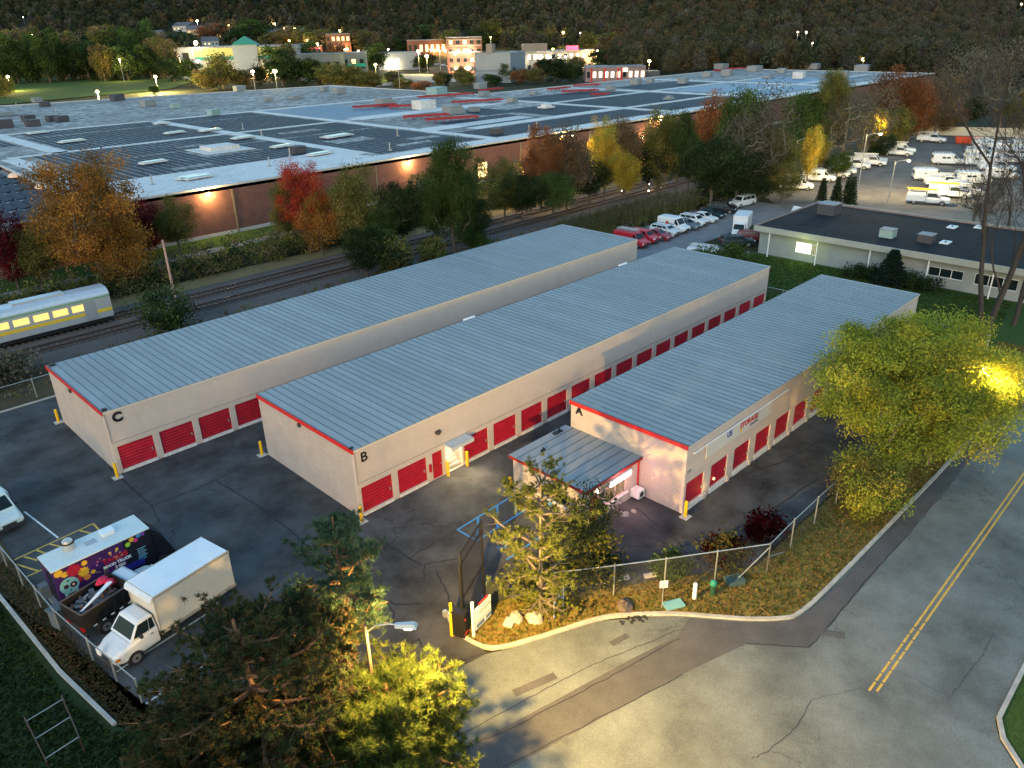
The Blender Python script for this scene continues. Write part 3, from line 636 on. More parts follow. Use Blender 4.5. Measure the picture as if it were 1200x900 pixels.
fence([(12.7, -21.8), (15.8, -21.7), (54, -21.5)], 2.1, 'long chain link fence running beside building A towards the maple', 3.1, brace=[((12.7, -21.8, 1.9), (10.6, -20.9, .1)), ((12.7, -21.8, 1.2), (14.9, -21.75, .3))])
fence([(-18.0, 36.0), (-17.6, 11.4), (-17.2, 3.1), (-16.75, -.5), (-16.1, -5.0)], 1.5, 'chain link fence behind the parked trucks on the leafy bank', 3)
fence([(-17, 36.2), (56, 36.4), (64, 35)], 1.8, 'chain link fence along the railway side of building C', 4)
fence([(56.5, 12), (56.6, -21.0)], 1.6, 'thin wire fence crossing the lawn behind building A', 4)
b = MB(); b.box(-.18, .18, -.015, .0, 1.05, 1.4); tag(b.build('fence_sign', M_WHITE, None, (-16.62, -1.55, 0), rad(100)), 'small white notice wired to the fence in front of the box truck', 'notice')
b = MB(); b.box(-.16, .16, -.6, .6, 0, .11); tag(b.build('parking_block', M_CONC, None, (8.2, -17.2, .0), rad(58)), 'pale concrete parking block behind the fence by the round shrub', 'parking block')
b = MB(); b.box(-.16, .16, -.9, .9, 0, .11); tag(b.build('parking_block', M_CONC, None, (6.3, -15.8, .0), rad(58)), 'long concrete parking block between the fence posts near the dark hedge', 'parking block')
# rusty climbing frame posts in the grass, bottom left
t = thing('metal_frame', 'rusted pipe frame with three cross bars standing in the dark grass', 'metal frame', (-19.6, -4.2, 0))
for s in (0, 1):
    A = Vector((-20.35, -2.9, 0)) if not s else Vector((-18.75, -2.75, 0)); B = Vector((-20.4, -6.2, 0)) if not s else Vector((-19.0, -6.0, 0))
    m = MB(); A -= Vector((-19.6, -4.2, 0)); B -= Vector((-19.6, -4.2, 0)); m.cyl((A.x, A.y, .05), (A.x, A.y, .9), .035, n=7); m.cyl((B.x, B.y, .05), (B.x, B.y, .9), .035, n=7); m.cyl((A.x, A.y, .9), (B.x, B.y, .9), .03, n=7); m.build('side_rail', M_RUST, t)
for k in (.08, .5, .95):
    m = MB(); m.cyl((-.78+0*k, 1.25-3.2*k, .9), (.82-.2*k, 1.4-3.2*k, .9), .022, n=7); m.build('cross_bar', M_GALV, t)
# ------------------------------------------------------------------ gate: a lift gate standing upright
GA, GB = Vector((-2.3, -12.55)), Vector((.05, -11.62)); gd = (GB-GA); ga = math.atan2(gd.y, gd.x); gw = gd.length
t = thing('lift_gate', 'black barred lift gate standing upright beside the entrance kerb', 'gate', (GA.x, GA.y, .08), ga)
m = MB(); m.box(-.05, .05, -.05, .05, 0, 4.9); m.box(-.16, -.05, -.05, .05, 0, 4.2); m.build('hinge_post', M_BLACK, t)
m = MB(); m.box(gw-.05, gw+.05, -.05, .05, 0, 5.25); m.build('outer_frame', M_BLACK, t)
m = MB(); m = None
for za in (4.8, 4.18, 2.0): q = MB(); q.prof([(.05, za), (.05, za+.09), (gw-.05, za+.44), (gw-.05, za+.35)], -.04, .04); q.build('cross_rail', M_BLACK, t)
bm_ = MB(); bm_.prof([(.05, 0), (.05, .028), (gw-.05, .028+.28), (gw-.05, .28)], -.012, .012); me = bm_.mesh('bar', M_BLACK)
for k in range(36): share('bar', me, t, (0, 0, .35+k*.13))
m = MB(); m.box(-.62, -.18, -.35, .35, 0, 1.5); m.box(-.66, -.14, -.39, .39, 1.5, 1.56); m.m = 1; m.box(-.60, -.2, -.36, -.351, .2, .28); m.box(-.52, -.42, -.37, -.351, 1.1, 1.2); m.build('operator_cabinet', [M_BLACK, mat('red_light', (.6, .02, .02))], t)
# yellow posts, keypad
t = thing('keypad_post', 'yellow entry post with a white gooseneck keypad at the kerb end', 'keypad post', (-2.95, -12.35, 0))
m = MB(); m.cyl((0, 0, 0), (0, 0, 1.15), .12, n=12); m.cyl((0, 0, 1.15), (0, 0, 2.1), .085, n=10); m.dome((0, 0, 2.1), .085, .085, .05, 10, 3); m.build('post', M_YEL, t)
m = MB(); m.tube([(.45, -.1, .35), (.45, -.1, 1.25), (.38, -.08, 1.42), (.1, 0, 1.5), (-.28, .1, 1.5)], .035); m.build('gooseneck', M_WHITE, t)
m = MB(); m.box(-.4, -.2, 0, .2, 1.4, 1.75); m.build('keypad', M_GALV, t)
m = MB(); m.cyl((.45, -.1, .1), (.45, -.1, .55), .17, .12, 10); m.build('base', M_CONC, t)
# sign on the verge by the gate
SA, SB = Vector((-2.3, -13.3)), Vector((-.75, -12.98)); sdv = SB-SA; sa = math.atan2(sdv.y, sdv.x)
t = thing('entrance_sign', 'white notice board with blue panels on a tall white post at the gate', 'sign', (SA.x, SA.y, .08), sa)
m = MB(); m.box(-.06, .06, -.06, .06, 0, 2.25); m.build('post', M_WHITE, t)
m = MB(); m.box(.14, sdv.length, -.03, .03, .25, 1.62); m.build('board', M_WHITE, t)
m = MB(); m.box(.2, sdv.length-.05, -.036, -.031, .74, .765)
m.box(.2, sdv.length-.05, -.036, -.031, .62, .645); m.box(.5, 1.55, -.036, -.031, 1.16, 1.22); m.box(.6, 1.45, -.036, -.031, 1.34, 1.37); m.box(.6, 1.4, -.036, -.031, 1.0, 1.03); m.build('printed_line', mat('sign_dark', (.05, .05, .08)), t)
m = MB(); m.box(.25, .95, -.036, -.031, .32, .56); m.box(1.1, 1.6, -.036, -.031, .32, .56); m.build('blue_panel', mat('sign_bluegrey', (.12, .17, .25)), t)
m = MB(); m.box(.55, 1.35, -.02, .02, 1.63, 1.76); m.build('red_strip', M_RED, t)
# hoarding panel behind the sign
m = MB(); m.box(0, 1.3, -.02, .02, 0, 1.3); m.box(-.04, 0, -.04, .04, 0, 1.45); tag(m.build('mesh_panel', mat('screen_dark', (.03, .035, .03), .9), None, (-.25, -12.2, .08), rad(-15)), 'dark screened fence panel behind the white entrance board', 'panel')
m = MB(); m.box(-.3, .3, -.02, .02, .0, 1.35); tag(m.build('utility_box', mat('box_green', (.16, .20, .12), .6), None, (.25, -11.8, .1), rad(20)), 'tall green cabinet beside the lit pine branches', 'cabinet')
t = thing('verge_sign', 'tilted blue and white board on two legs under the gate pine', 'sign', (1.55, -15.45, .08), rad(14))
for x in (0, 1.05): m = MB(); m.box(x-.035, x+.035, -.03, .03, 0, 1.35 if x else 1.15); m.build('leg', M_WHITE, t)
m = MB(); m.prof([(.04, .45), (.04, 1.1), (1.01, 1.35), (1.01, .68)], -.02, .02); m.build('board', mat('sign_cream', (.55, .54, .48), .7), t)
m = MB(); m.prof([(.1, .52), (.1, .8), (.95, 1.03), (.95, .74)], -.026, -.021); m.build('blue_panel', mat('sign_blue2', (.03, .08, .30)), t)
m = MB(); m.prof([(.14, .9), (.14, .94), (.9, 1.14), (.9, 1.1)], -.026, -.021); m.prof([(.2, .64), (.2, .68), (.85, .87), (.85, .83)], -.032, -.027); m.build('printed_line', M_WHITE, t)
m = MB(); m.box(-.33, .33, -.26, .26, 0, .09); tag(m.build('utility_cover', mat('cover', (.42, .44, .40), .7), None, (-.35, -13.95, .08), rad(25)), 'square pale utility cover in the lit mulch near the entrance sign', 'utility cover')
m = MB(); m.cyl((0, 0, 0), (0, 0, 1.85), .025, n=7); m.box(-.2, .2, -.035, -.02, 1.45, 1.85); sg = thing('small_sign', 'small white square sign on a thin post in front of the fence', 'sign', (6.15, -19.15, .08), rad(-40))
m.build('post', M_GALV, sg); m = MB(); m.box(-.22, .22, -.05, -.036, 1.42, 1.88); m.build('plate', M_WHITE, sg); m = MB()
for k in range(3): m.box(-.15, .15, -.056, -.051, 1.5+k*.12, 1.54+k*.12)
m.build('printed_line', M_BLACK, sg)
m = MB(); m.box(-.55, .55, -.3, .3, 0, .14); tag(m.build('ground_box', mat('teal_lid', (.16, .36, .36), .6), None, (6.75, -19.5, .07), rad(-28)), 'flat teal ground box lid beside the small square sign', 'ground box')
m = MB(); m.cyl((0, 0, 0), (0, 0, 1.0), .12, .11, 12); m.dome((0, 0, 1.0), .12, .12, .08, 12, 3); tag(m.build('marker_post', M_WHITE, None, (8.0, -20.0, .07)), 'stubby white marker post in the grass between sign and green pedestal', 'marker post')
t = thing('utility_pedestal', 'dark green utility pedestal with a rounded teal cap on the grass', 'pedestal', (8.95, -20.55, .07)); m = MB(); m.cyl((0, 0, 0), (0, 0, .8), .16, n=12); m.build('body', mat('ped', (.02, .06, .035), .5), t); m = MB(); m.dome((0, 0, .8), .2, .2, .22, 12, 4); m.cyl((0, 0, .72), (0, 0, .8), .2, n=12); m.build('cap', mat('ped_cap', (.02, .20, .15), .5), t)
m = MB(); m.box(-.5, .5, -.35, .35, 0, .3); tag(m.build('storm_grate', mat('grate', (.05, .09, .09), .6), None, (10.7, -20.9, .07), rad(-30)), 'dark green low box against the fence corner by the big shrub', 'utility box')
t = thing('debris', 'small heap of dark leaves and twigs on the road beside the kerb', 'leaf litter', (4.6, -18.6, -.005)); m = MB(); r_ = random.Random(4)
for k in range(26): m.T = Matrix.Translation((r_.gauss(0, .4), r_.gauss(0, .25), .03)) @ Matrix.Rotation(r_.uniform(0, 6), 4, 'Z') @ Matrix.Rotation(r_.uniform(-.5, .5), 4, 'X'); m.box(-.1, .1, -.05, .05, 0, .02)
m.build('leaf_litter', mat('litter', (.03, .025, .02), .9), t)['kind'] = 'stuff'
# ------------------------------------------------------------------ street lamps
def street_lamp(x, y, h, ax, ay, label, e=0, col=SODIUM, pole=None, r=.09, headcol=None, sz=.3, shine=True, fwd=None, group='street lamps'):
    t = thing('street_lamp', label, 'street lamp', (x, y, 0), group=group)
    m = MB(); m.cyl((0, 0, 0), (0, 0, h), r*1.25, r*.8, 8); m.build('pole', pole or M_GALV, t)
    L = math.hypot(ax, ay); ux, uy = ax/L, ay/L
    m = MB(); m.tube([(0, 0, h-.35), (ux*L*.3, uy*L*.3, h-.02), (ux*L*.7, uy*L*.7, h+.1), (ax, ay, h+.06)], .032); m.build('arm', M_GALV, t)
    m = MB(); m.T = Matrix.Translation((ax, ay, h+.04)) @ Matrix.Rotation(math.atan2(uy, ux), 4, 'Z')
    m.frus([(-.1, -.12, -.06), (.75, -.18, -.06), (.75, .18, -.06), (-.1, .12, -.06)], [(-.1, -.06, .08), (.65, -.1, .12), (.65, .1, .12), (-.1, .06, .08)]); hd = m.build('lamp_head', headcol or mat('lamp_head', (.5, .52, .5), .5), t)
    if shine:
        m = MB(); m.T = Matrix.Translation((ax, ay, h-.03)) @ Matrix.Rotation(math.atan2(uy, ux), 4, 'Z') @ Matrix.Scale(-1, 4, (0, 0, 1)); m.dome((.42, 0, 0), .26, .15, .12, 12, 3); m.build('lens', M_LAMPGLOW, hd)
    if e: point('lamp_light', (ax+ux*.42, ay+uy*.42, h-.32), col, e, .15, t, 'street', fwd)
    return t
street_lamp(-10.3, -16.25, 8.0, .85, -.95, 'sodium street lamp with a wooden pole rising from the lit pine at the entrance', 8200, SODIUM, M_WOODP, fwd=(.75, -.66))
street_lamp(31.2, -24.3, 8.3, -.3, -1.5, 'sodium street lamp glowing inside the big maple by the road', 3200, SODIUM, M_WOODP)
ylab = ['yard street lamp on a leaning pole nearest the low building', 'yard street lamp whose head is a bright white point over the parked vans', 'unlit street lamp among yellow trees at the left edge of the yard', 'distant street lamp with a curved arm behind the white pickup']
for (x, y), h, e, l in zip([(111.9, 14.5), (115.2, 10.4), (123.2, 31.5), (203.7, 37)], (11.5, 7.2, 8.2, 8.5), (3200, 2800, 0, 1500), ylab):
    street_lamp(x, y, h, 1.6, -1.2, l, e, (1, .74, .34), shine=e > 0, group='lamps of the van yard', fwd=(.9, .35) if x < 120 else None)
street_lamp(159.5, 33.2, 8.6, 1.2, -1.6, 'yard street lamp shining hidden among the yellow trees', 4200, (1, .78, .3), group='lamps of the van yard')
# ------------------------------------------------------------------ railway
for yc, l in ((47.9, 'railway track nearer the storage buildings'), (52.2, 'railway track on the warehouse side carrying the train')):
    t = thing('railway_track', l, 'railway track', (0, yc, 0))
    for s in (-1, 1):
        m = MB(); m.box(-200, 320, s*.7175-.035, s*.7175+.035, .32, .46); m.build('rail', M_RUST, t)
    m = MB()
    for k in range(430):
        x = -60+k*.62; m.box(x, x+.24, -1.3, 1.3, .20, .315)
    m.build('sleepers', M_SLEEP, t)['kind'] = 'stuff'
    m = MB(); m.add([(-200, -2.6, -.05), (320, -2.6, -.05), (320, -1.7, .2), (-200, -1.7, .2), (320, 1.7, .2), (-200, 1.7, .2), (320, 2.6, -.05), (-200, 2.6, -.05)], [(0, 1, 2, 3), (3, 2, 4, 5), (5, 4, 6, 7)]); m.build('ballast_bed', M_BALLAST, t)
b = MB(); b.poly([(-200, 43.7), (330, 43.7), (330, 56), (-200, 56)], .012); struct('railway_bed', b, M_BALLAST)
b = MB(); b.poly([(-200, 56.05), (330, 56.05), (330, 60), (-200, 60)], .03); struct('railway_verge', b, blend('dry_grass', ((.16, .125, .06), (.08, .075, .035), (.20, .16, .08)), .3))
# train standing at rest, running out of the picture to the left
def coach(x0, x1, label, front):
    y0, y1, zb, zt = 50.7, 53.7, 1.15, 4.2; L = x1-x0
    t = thing('train_coach', label, 'train coach', (x0, y0, .46), group='coaches of the silver commuter train')
    ms = mat('coach_steel', (.52, .55, .58), .35, .5, n=.08, ns=2); h = MB()
    pr = [(0, .5), (0, 3.0), (.15, 3.35), (.6, 3.62), (1.5, 3.7), (2.4, 3.62), (2.85, 3.35), (3.0, 3.0), (3.0, .5)]
    n = len(pr); vs = [(0, p[0], p[1]) for p in pr]+[(L, p[0], p[1]) for p in pr]
    h.add(vs, [tuple(range(n)), tuple(range(2*n-1, n-1, -1))]+[(i, n+i, n+(i+1) % n, (i+1) % n) for i in range(n)]); h.build('body', ms, t)
    me = MB(); me.box(0, 1.45, -.02, -.002, 1.75, 2.45); w = me.mesh('window', emis('train_window', (1, .62, .18), .16)); k = 0; x = 1.6
    while x < L-2.6: share('window', w, t, (x, 0, 0)); x += 1.85
    for nm, z0, z1, mm in (('green_stripe', 2.75, 2.83, mat('stripe_green', (.03, .30, .08), .5)), ('yellow_stripe', 1.15, 1.5, mat('stripe_yellow', (.6, .42, .04), .5)), ('skirt', .1, .5, M_BLACK)):
        m = MB(); m.box(.05, L-.05, -.025, -.003, z0, z1) if nm != 'skirt' else m.box(.4, L-.4, .1, 2.9, z0-.02, z1-.01); m.build(nm, mm, t)
    for xb in (3, L-3):
        m = MB()
        for dx in (-1.1, 1.1):
            for y in (.65, 2.3): m.cyl((xb+dx, y, .42), (xb+dx, y+.12, .42), .42, n=14)
        m.box(xb-1.6, xb+1.6, .8, 2.2, .35, .6); m.build('bogie', M_BLACK, t)
    for x in (2.2, L-2.2):
        m = MB(); m.box(x-.6, x+.6, -.03, -.003, .55, 2.65); m.build('door', mat('coach_door', (.4, .43, .46), .4, .5), t)
    for xa in (4, L-9): m = MB(); m.box(xa, xa+5, .9, 2.1, 3.66, 3.85); m.build('roof_unit', ms, t)
    if front:
        m = MB(); m.box(L+.002, L+.03, .35, 1.2, 1.9, 2.8); m.box(L+.002, L+.03, 1.8, 2.65, 1.9, 2.8); m.build('windscreen', M_DARKGL, t)
        for y in (.5, 2.5): m = MB(); m.cyl((L, y, 1.3), (L+.06, y, 1.3), .12, n=10); m.build('marker_light', emis('train_lamp', (1, .8, .4), 6), t)
    else:
        m = MB(); m.box(L+.02, L+.7, .9, 2.1, .8, 2.9); m.build('gangway', M_BLACK, t)
    return t
coach(-19.0, 3.2, 'leading silver coach of the train with lit yellow windows', True)
coach(-42.0, -19.8, 'following silver coach mostly outside the left edge', False)
for k, (x, y, h, px) in enumerate([(11.5, 54.7, 7.0, 0), (70.7, 55.0, 9, 0), (140, 55.3, 9, 0)]):
    t = thing('line_pole', ['weathered pinkish wooden pole beside the tracks left of the red tree', 'timber pole beside the tracks behind building C', 'timber pole beside the tracks far to the right'][k], 'pole', (x, y, 0))
    m = MB(); m.cyl((0, 0, 0), (0, 0, h), .17, .12, 8); m.build('shaft', mat('pole_pink', (.36, .24, .20), .9, n=.2, ns=3) if k == 0 else M_WOODP, t)
    m = MB(); m.box(-.05, .05, -.6, .5, h-.4, h-.25); m.build('cross_arm', M_WOODP, t)
for i, (x, y) in enumerate([G(730, 229), G(761, 221), G(761, 229)]):
    t = thing('signal_lamp', ['small white track signal nearest building C', 'small white track signal on the far rails', 'small white track signal on the near rails further right'][i], 'signal', (x, y+.2, 0), group='small lights beside the rails')
    m = MB(); m.box(-.1, .1, -.1, .1, 0, .7); m.build('base', M_BLACK, t); m = MB(); m.box(-.13, .13, -.13, .13, .7, .95); m.build('lamp', emis('signal_glow', (1, .95, .8), .6), t)
# ------------------------------------------------------------------ warehouse with the solar roof
WZ = 7.3
t = thing('warehouse', 'huge low red brick warehouse with solar arrays covering its pale flat roof', 'warehouse', (0, 79.5, 0))
foot = [(11.5, 79.5), (345, 79.5), (345, 172), (172, 172), (172, 264), (20, 292), (-160, 320), (-160, 132), (14.2, 132)]
def ring(b, pts, z0, z1, th=.3):
    for A, B in zip(pts, pts[1:]+pts[:1]):
        A = Vector(A); B = Vector(B); d = (B-A).normalized(); nr = Vector((-d.y, d.x))*th
        b.frus([(A.x, A.y, z0), (B.x, B.y, z0), (B.x+nr.x, B.y+nr.y, z0), (A.x+nr.x, A.y+nr.y, z0)], [(A.x, A.y, z1), (B.x, B.y, z1), (B.x+nr.x, B.y+nr.y, z1), (A.x+nr.x, A.y+nr.y, z1)])
off = lambda P: [(p[0], p[1]-79.5) for p in P]
b = MB(); b.poly(off(foot), -.2, WZ-.02); b.build('wall', M_BRICKW, t)
b = MB(); b.box(11.4, 345, -.08, -.001, 0, .55); b.build('plinth', M_CONC, t)
b = MB(); b.poly(off([(11.55, 79.55), (344.9, 79.55), (344.9, 171.9), (171.9, 171.9), (171.9, 263.9), (20, 291.9), (-159.9, 319.9), (-159.9, 132.1), (14.1, 132.1)]), WZ); b.build('roof_membrane', M_MEMB, t)
b = MB(); ring(b, off(foot), WZ-.5, WZ+.28, .35); b.build('parapet_coping', mat('coping', (.42, .42, .41), .7, n=.1, ns=.5), t)
b = MB(); ring(b, off([(11.42, 79.42), (345.05, 79.42), (345.05, 172.05)]), WZ-.46, WZ-.0, .05) if False else None
# pale walkways and bare membrane areas
b = MB()
for x0, x1, y0, y1 in [(63.6, 66.4, 90, 186), (93.6, 96.2, 82, 186), (159.6, 162.2, 82, 172), (12, 330, 80.2, 85.5), (18, 160, 141.5, 143.5), (18, 63.6, 85.5, 98), (22, 64, 187.2, 189), (66.4, 160, 187, 189.5),
                       (104, 159, 100, 104), (96.3, 130, 106, 112), (16.5, 19.5, 86, 141), (26, 29, 141, 190), (100, 150, 140, 147), (162.3, 330, 100, 102), (162, 300, 128, 130), (210, 214, 84, 172), (262, 266, 84, 172)]:
    b.box(x0, x1, y0-79.5, y1-79.5, WZ+.01, WZ+.06+.002*(len(b.v) % 7))
b.build('walkway', M_MEMW, t)
def solar(x0, x1, y0, y1, m, label=None, pitch=1.5, hgt=.42, holes=()):
    b = MB(); x = x0
    while x < x1-.9:
        segs = [(y0, y1)]
        for hx0, hx1, hy0, hy1 in holes:
            if x+.9 > hx0 and x < hx1:
                ns = []
                for a, c in segs:
                    if hy0 > a and hy0 < c: ns.append((a, hy0))
                    if hy1 < c and hy1 > a: ns.append((hy1, c))
                    if hy1 <= a or hy0 >= c: ns.append((a, c))
                segs = ns
        for a, c in segs:
            if c-a < 1: continue
            A, C_ = a-79.5, c-79.5
            b.frus([(x, A, WZ+.02), (x+1.0, A, WZ+.02), (x+1.0, C_, WZ+.02), (x, C_, WZ+.02)], [(x, A, WZ+.04), (x+1.0, A, WZ+.07), (x+1.0, C_, WZ+.07), (x, C_, WZ+.04)])
        x += pitch
    o = b.build('solar_array', m, t)
    if label: o['label'] = label
    return o
holes = [(44, 56, 111, 121), (70, 80, 106, 112), (84, 90, 97, 101), (30, 36, 90, 93), (46, 52, 128, 131), (72, 82, 130, 134), (34, 40, 101, 104), (76, 84, 92, 95), (56, 62, 95, 98)]
solar(20, 63, 98.5, 122.6, M_SOLAR, holes=holes); solar(22, 63, 88, 97.2, M_SOLAR, holes=holes); solar(22, 63, 124.4, 141, M_SOLAR, holes=holes); solar(30, 63, 144, 174, M_SOLAR); solar(32, 63, 176, 186.5, M_SOLAR)
solar(67, 93, 87, 122.6, M_SOLAR, holes=holes); solar(67, 93, 124.2, 141, M_SOLAR, holes=holes); solar(67, 93, 144.2, 174, M_SOLAR); solar(67, 93, 175.5, 186.5, M_SOLAR)
solar(97, 122, 144, 186.5, M_SOLARB, 'pale solar array with sky sheen painted into its colour'); solar(97, 158, 86.5, 99, M_SOLAR); solar(106, 132, 104.5, 118, M_SOLAR); solar(136, 159, 104.5, 126, M_SOLAR); solar(126, 140, 120, 136, M_SOLAR)
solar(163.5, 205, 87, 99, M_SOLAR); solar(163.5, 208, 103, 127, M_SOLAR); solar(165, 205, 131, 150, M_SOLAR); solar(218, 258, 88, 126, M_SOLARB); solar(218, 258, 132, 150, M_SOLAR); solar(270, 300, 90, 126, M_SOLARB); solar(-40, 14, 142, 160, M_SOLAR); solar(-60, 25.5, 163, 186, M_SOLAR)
# lower annex with older panels at the left edge
b = MB(); b.box(-160, 13.9, .3, 52.3, -.2, 6.4); b.build('annex', M_BRICKW, t)
b = MB(); b.box(-160, 13.95, .1, 52.35, 6.402, 6.5); b.m = 1; b.box(-160, 14, .02, .28, 6.0, 6.75); b.box(13.7, 14.05, .3, 52.3, 6.2, 6.8); b.build('annex_roof', [M_MEMB, mat('coping2', (.16, .2, .22), .7)], t)
b = MB()
for i in range(26):
    for j in range(6):
        if (i*7+j*3) % 11 == 0: continue
        y = 3+j*8; x = 12.6-i*1.7
        b.frus([(x-1.25, y, 6.55), (x, y, 6.55), (x, y+6.6, 6.55), (x-1.25, y+6.6, 6.55)], [(x-1.25, y, 6.6), (x, y, 6.85), (x, y+6.6, 6.85), (x-1.25, y+6.6, 6.6)])
b.build('solar_array', M_SOLAR, t)
for px, py in ((20, 209), (52.5, 222)):
    x, y = G(px, py, 6.6); b = MB(); b.cyl((0, 0, 0), (0, 0, .5), .9, n=14); b.m = 1; b.cyl((0, 0, .4), (0, 0, .52), 1.35, n=14); b.dome((0, 0, .51), 1.35, 1.35, .6, 14, 3); b.build('roof_vent', [M_BLACK, mat('vent_cap_lit_tint', (.75, .5, .33), .6)], t, (x, y-79.5, 6.5))  # warm lamplit tone is put into the cap colour
# rooftop plant on the warehouse
M_UNIT = mat('plant_grey', (.20, .22, .23), .6, n=.12, ns=1); M_UNITD = mat('plant_dark', (.06, .06, .07), .7); M_UNITG = mat('plant_green', (.22, .33, .33), .6)
def unit(x, y, sx, sy, sz, m=None, kind=0):
    b = MB()
    if kind == 0: b.box(-sx/2, sx/2, -sy/2, sy/2, .1, sz); b.box(-sx/2-.08, sx/2+.08, -sy/2-.08, sy/2+.08, sz, sz+.12); b.box(-sx/2+.1, sx/2-.1, -sy/2-.05, -sy/2, .5, sz-.3)
    elif kind == 1: b.prof([(-sx/2, .2), (-sx/2, sz), (sx*.2, sz), (sx/2, sz*.45), (sx/2, .2)], -sy/2, sy/2)
    else: b.box(-sx/2, sx/2, -sy/2, sy/2, .15, sz*.5); b.box(-sx*.3, sx*.3, -sy*.3, sy*.3, sz*.5, sz)
    return b.build('rooftop_unit', m or M_UNIT, t, (x, y-79.5, WZ), rnd.choice([0, 0, .2]))
def redsteel(x, y, L, a=0):
    b = MB(); b.box(-L/2, L/2, -1.3, -.9, .6, 1.0); b.box(-L/2, L/2, .9, 1.3, .6, 1.0)
    k = -L/2
    while k <= L/2: b.box(k, k+.15, -.9, .9, .6, .8); b.box(k, k+.12, -.85, -.75, 0, .6); b.box(k, k+.12, .75, .85, 0, .6); k += 2.2
    return b.build('steel_dunnage', mat('dunnage_red', (.28, .02, .02), .6), t, (x, y-79.5, WZ+.05), a)
for px, py, s, k, m in [(452, 124, 5, 1, None), (497, 128, 5.5, 0, M_MEMW), (532, 134, 5, 1, None), (512, 111, 6, 0, M_UNITG), (556, 131, 2.5, 0, None), (567, 113, 3, 0, None), (582, 157.5, 2.4, 0, M_UNITD), (563, 104, 4, 0, None),
                        (349, 180, 2.6, 0, M_UNITD), (6, 136, 6, 2, None), (206, 127, 2.6, 0, M_UNITG), (315, 119, 2.5, 0, M_UNIT), (251, 135, 3, 0, M_UNITG), (138, 118, 4, 0, M_UNITD), (39, 148, 3.2, 0, M_UNITD), (62, 142, 2.8, 0, M_UNITD),
                        (73, 143, 3, 0, M_UNITD), (34, 142, 3, 0, M_UNITD), (5, 150, 4, 0, M_UNITD), (53, 125, 3, 0, M_UNITD), (174, 125, 4, 0, None), (347, 116, 5, 2, None), (281, 107, 4, 0, None), (398, 110, 4, 0, None), (380, 107, 3, 0, None), (44, 120, 3, 0, None),
                        (626, 111, 4, 2, None), (716, 106, 3, 0, None), (784, 117, 3, 2, None), (745, 99, 4, 0, None), (762, 97, 3, 0, None), (852, 89, 5, 0, None), (884, 84, 6, 0, None), (900, 92, 5, 2, None), (952, 81, 7, 0, None), (987, 91, 5, 0, None), (845, 81, 6, 0, None), (829, 90, 4, 0, None), (1010, 83, 7, 0, None), (600, 120, 3, 0, None), (640, 127, 4, 2, M_MEMW), (800, 98, 4, 0, None), (916, 86, 4, 0, None), (936, 92, 5, 0, M_MEMW)]:
    x, y = G(px, py, WZ); unit(x, y, s, s*.8, min(2.4, s*.5) if k != 2 else 1.2, m, k)
for px, py, L in [(440, 127, 18), (475, 127, 12), (500, 139, 16), (530, 142, 18), (515, 115, 20), (540, 113, 12), (560, 121, 22), (576, 107, 14), (655, 106, 14), (680, 109, 18), (688, 102, 14), (703, 113, 8), (848, 84, 20), (863, 82, 14), (150, 179, 0)]:
    if L: x, y = G(px, py, WZ); redsteel(x, y, L*.75, rad(rnd.choice([-22, -15, -25, 0])))
for px, py in [(262, 174.5), (278, 173)]: pass
x, y = G(258, 176, WZ); b = MB(); b.box(-5, 5, -5, 5, .08, .2); b.box(-3, 3, -2.5, 2.5, .2, 1.0); b.build('skylight_curb', M_MEMW, t, (x, y-79.5, WZ))
for px, py, s in [(395, 161, 4.5), (232, 210, 3), (205, 157, 3), (247, 154, 3.4), (285, 163, 3.2), (331, 173, 3), (85, 167, 3.4), (180, 192, 3), (375, 182, 3.2), (222, 210, 2.6), (45, 157, 3), (190, 146, 2.6)]:
    x, y = G(px, py, WZ); b = MB(); b.box(-s*.8, s*.8, -s*.35, s*.35, .25, .45); b.m = 1; b.box(-s*.7, s*.7, -s*.22, s*.22, .451, .6); b.build('skylight', [M_MEMW, mat('skylight_glass', (.35, .48, .55), .2)], t, (x, y-79.5, WZ), rad(8))
for px, py in [(285, 152), (307, 160), (340, 184), (316, 195), (20, 126), (66, 133), (179, 217), (457, 177), (466, 160), (629, 150), (620, 155)]:
    x, y = G(px, py, WZ); b = MB(); b.cyl((0, 0, 0), (0, 0, 1.6), .12, n=6); b.box(-.3, .3, -.3, .3, 0, .25); b.build('vent_pipe', M_GALV, t, (x, y-79.5, WZ))
# wall details: downpipes, lamps, doors, lit opening
for x in (32.6, 83.6, 60, 104, 119.7, 46, 97, 134, 155):
    b = MB(); b.box(x-.14, x+.14, -.2, -.09, 0, WZ-.5); b.build('downpipe', mat('pipe_tan', (.20, .16, .10), .6) if x not in (119.7,) else M_GALV, t)
b = MB(); b.box(69, 71.3, -.14, -.09, .2, 2.8); b.build('door', mat('door_grey', (.16, .16, .18), .6), t)
b = MB(); b.box(84.6, 87.2, -.16, -.09, 1.2, 4.0); b.m = 1; b.box(84.4, 84.6, -.2, -.09, 1.1, 4.1); b.box(87.2, 87.4, -.2, -.09, 1.1, 4.1); b.build('lit_opening', [emis('opening_glow', (1, .66, .26), .8), M_BLACK], t)
for x, z, e in ((28.7, 6.6, 420), (67.2, 6.3, 400), (109.6, 6.5, 400), (147, 6.6, 400), (100.5, 3.2, 110), (140, 3.2, 300), (172, 6.4, 260)):
    b = MB(); b.box(x-.12, x+.12, -.55, -.09, z+.25, z+.35); b.m = 1; b.T = Matrix.Translation((x, -.5, z)); b.dome((0, 0, 0), .22, .22, .24, 10, 3); b.build('wall_lamp', [M_BLACK, M_LAMPGLOW], t)
    point('wall_light', (x, -.9, z+.1), (1, .66, .26), e, .2, t)
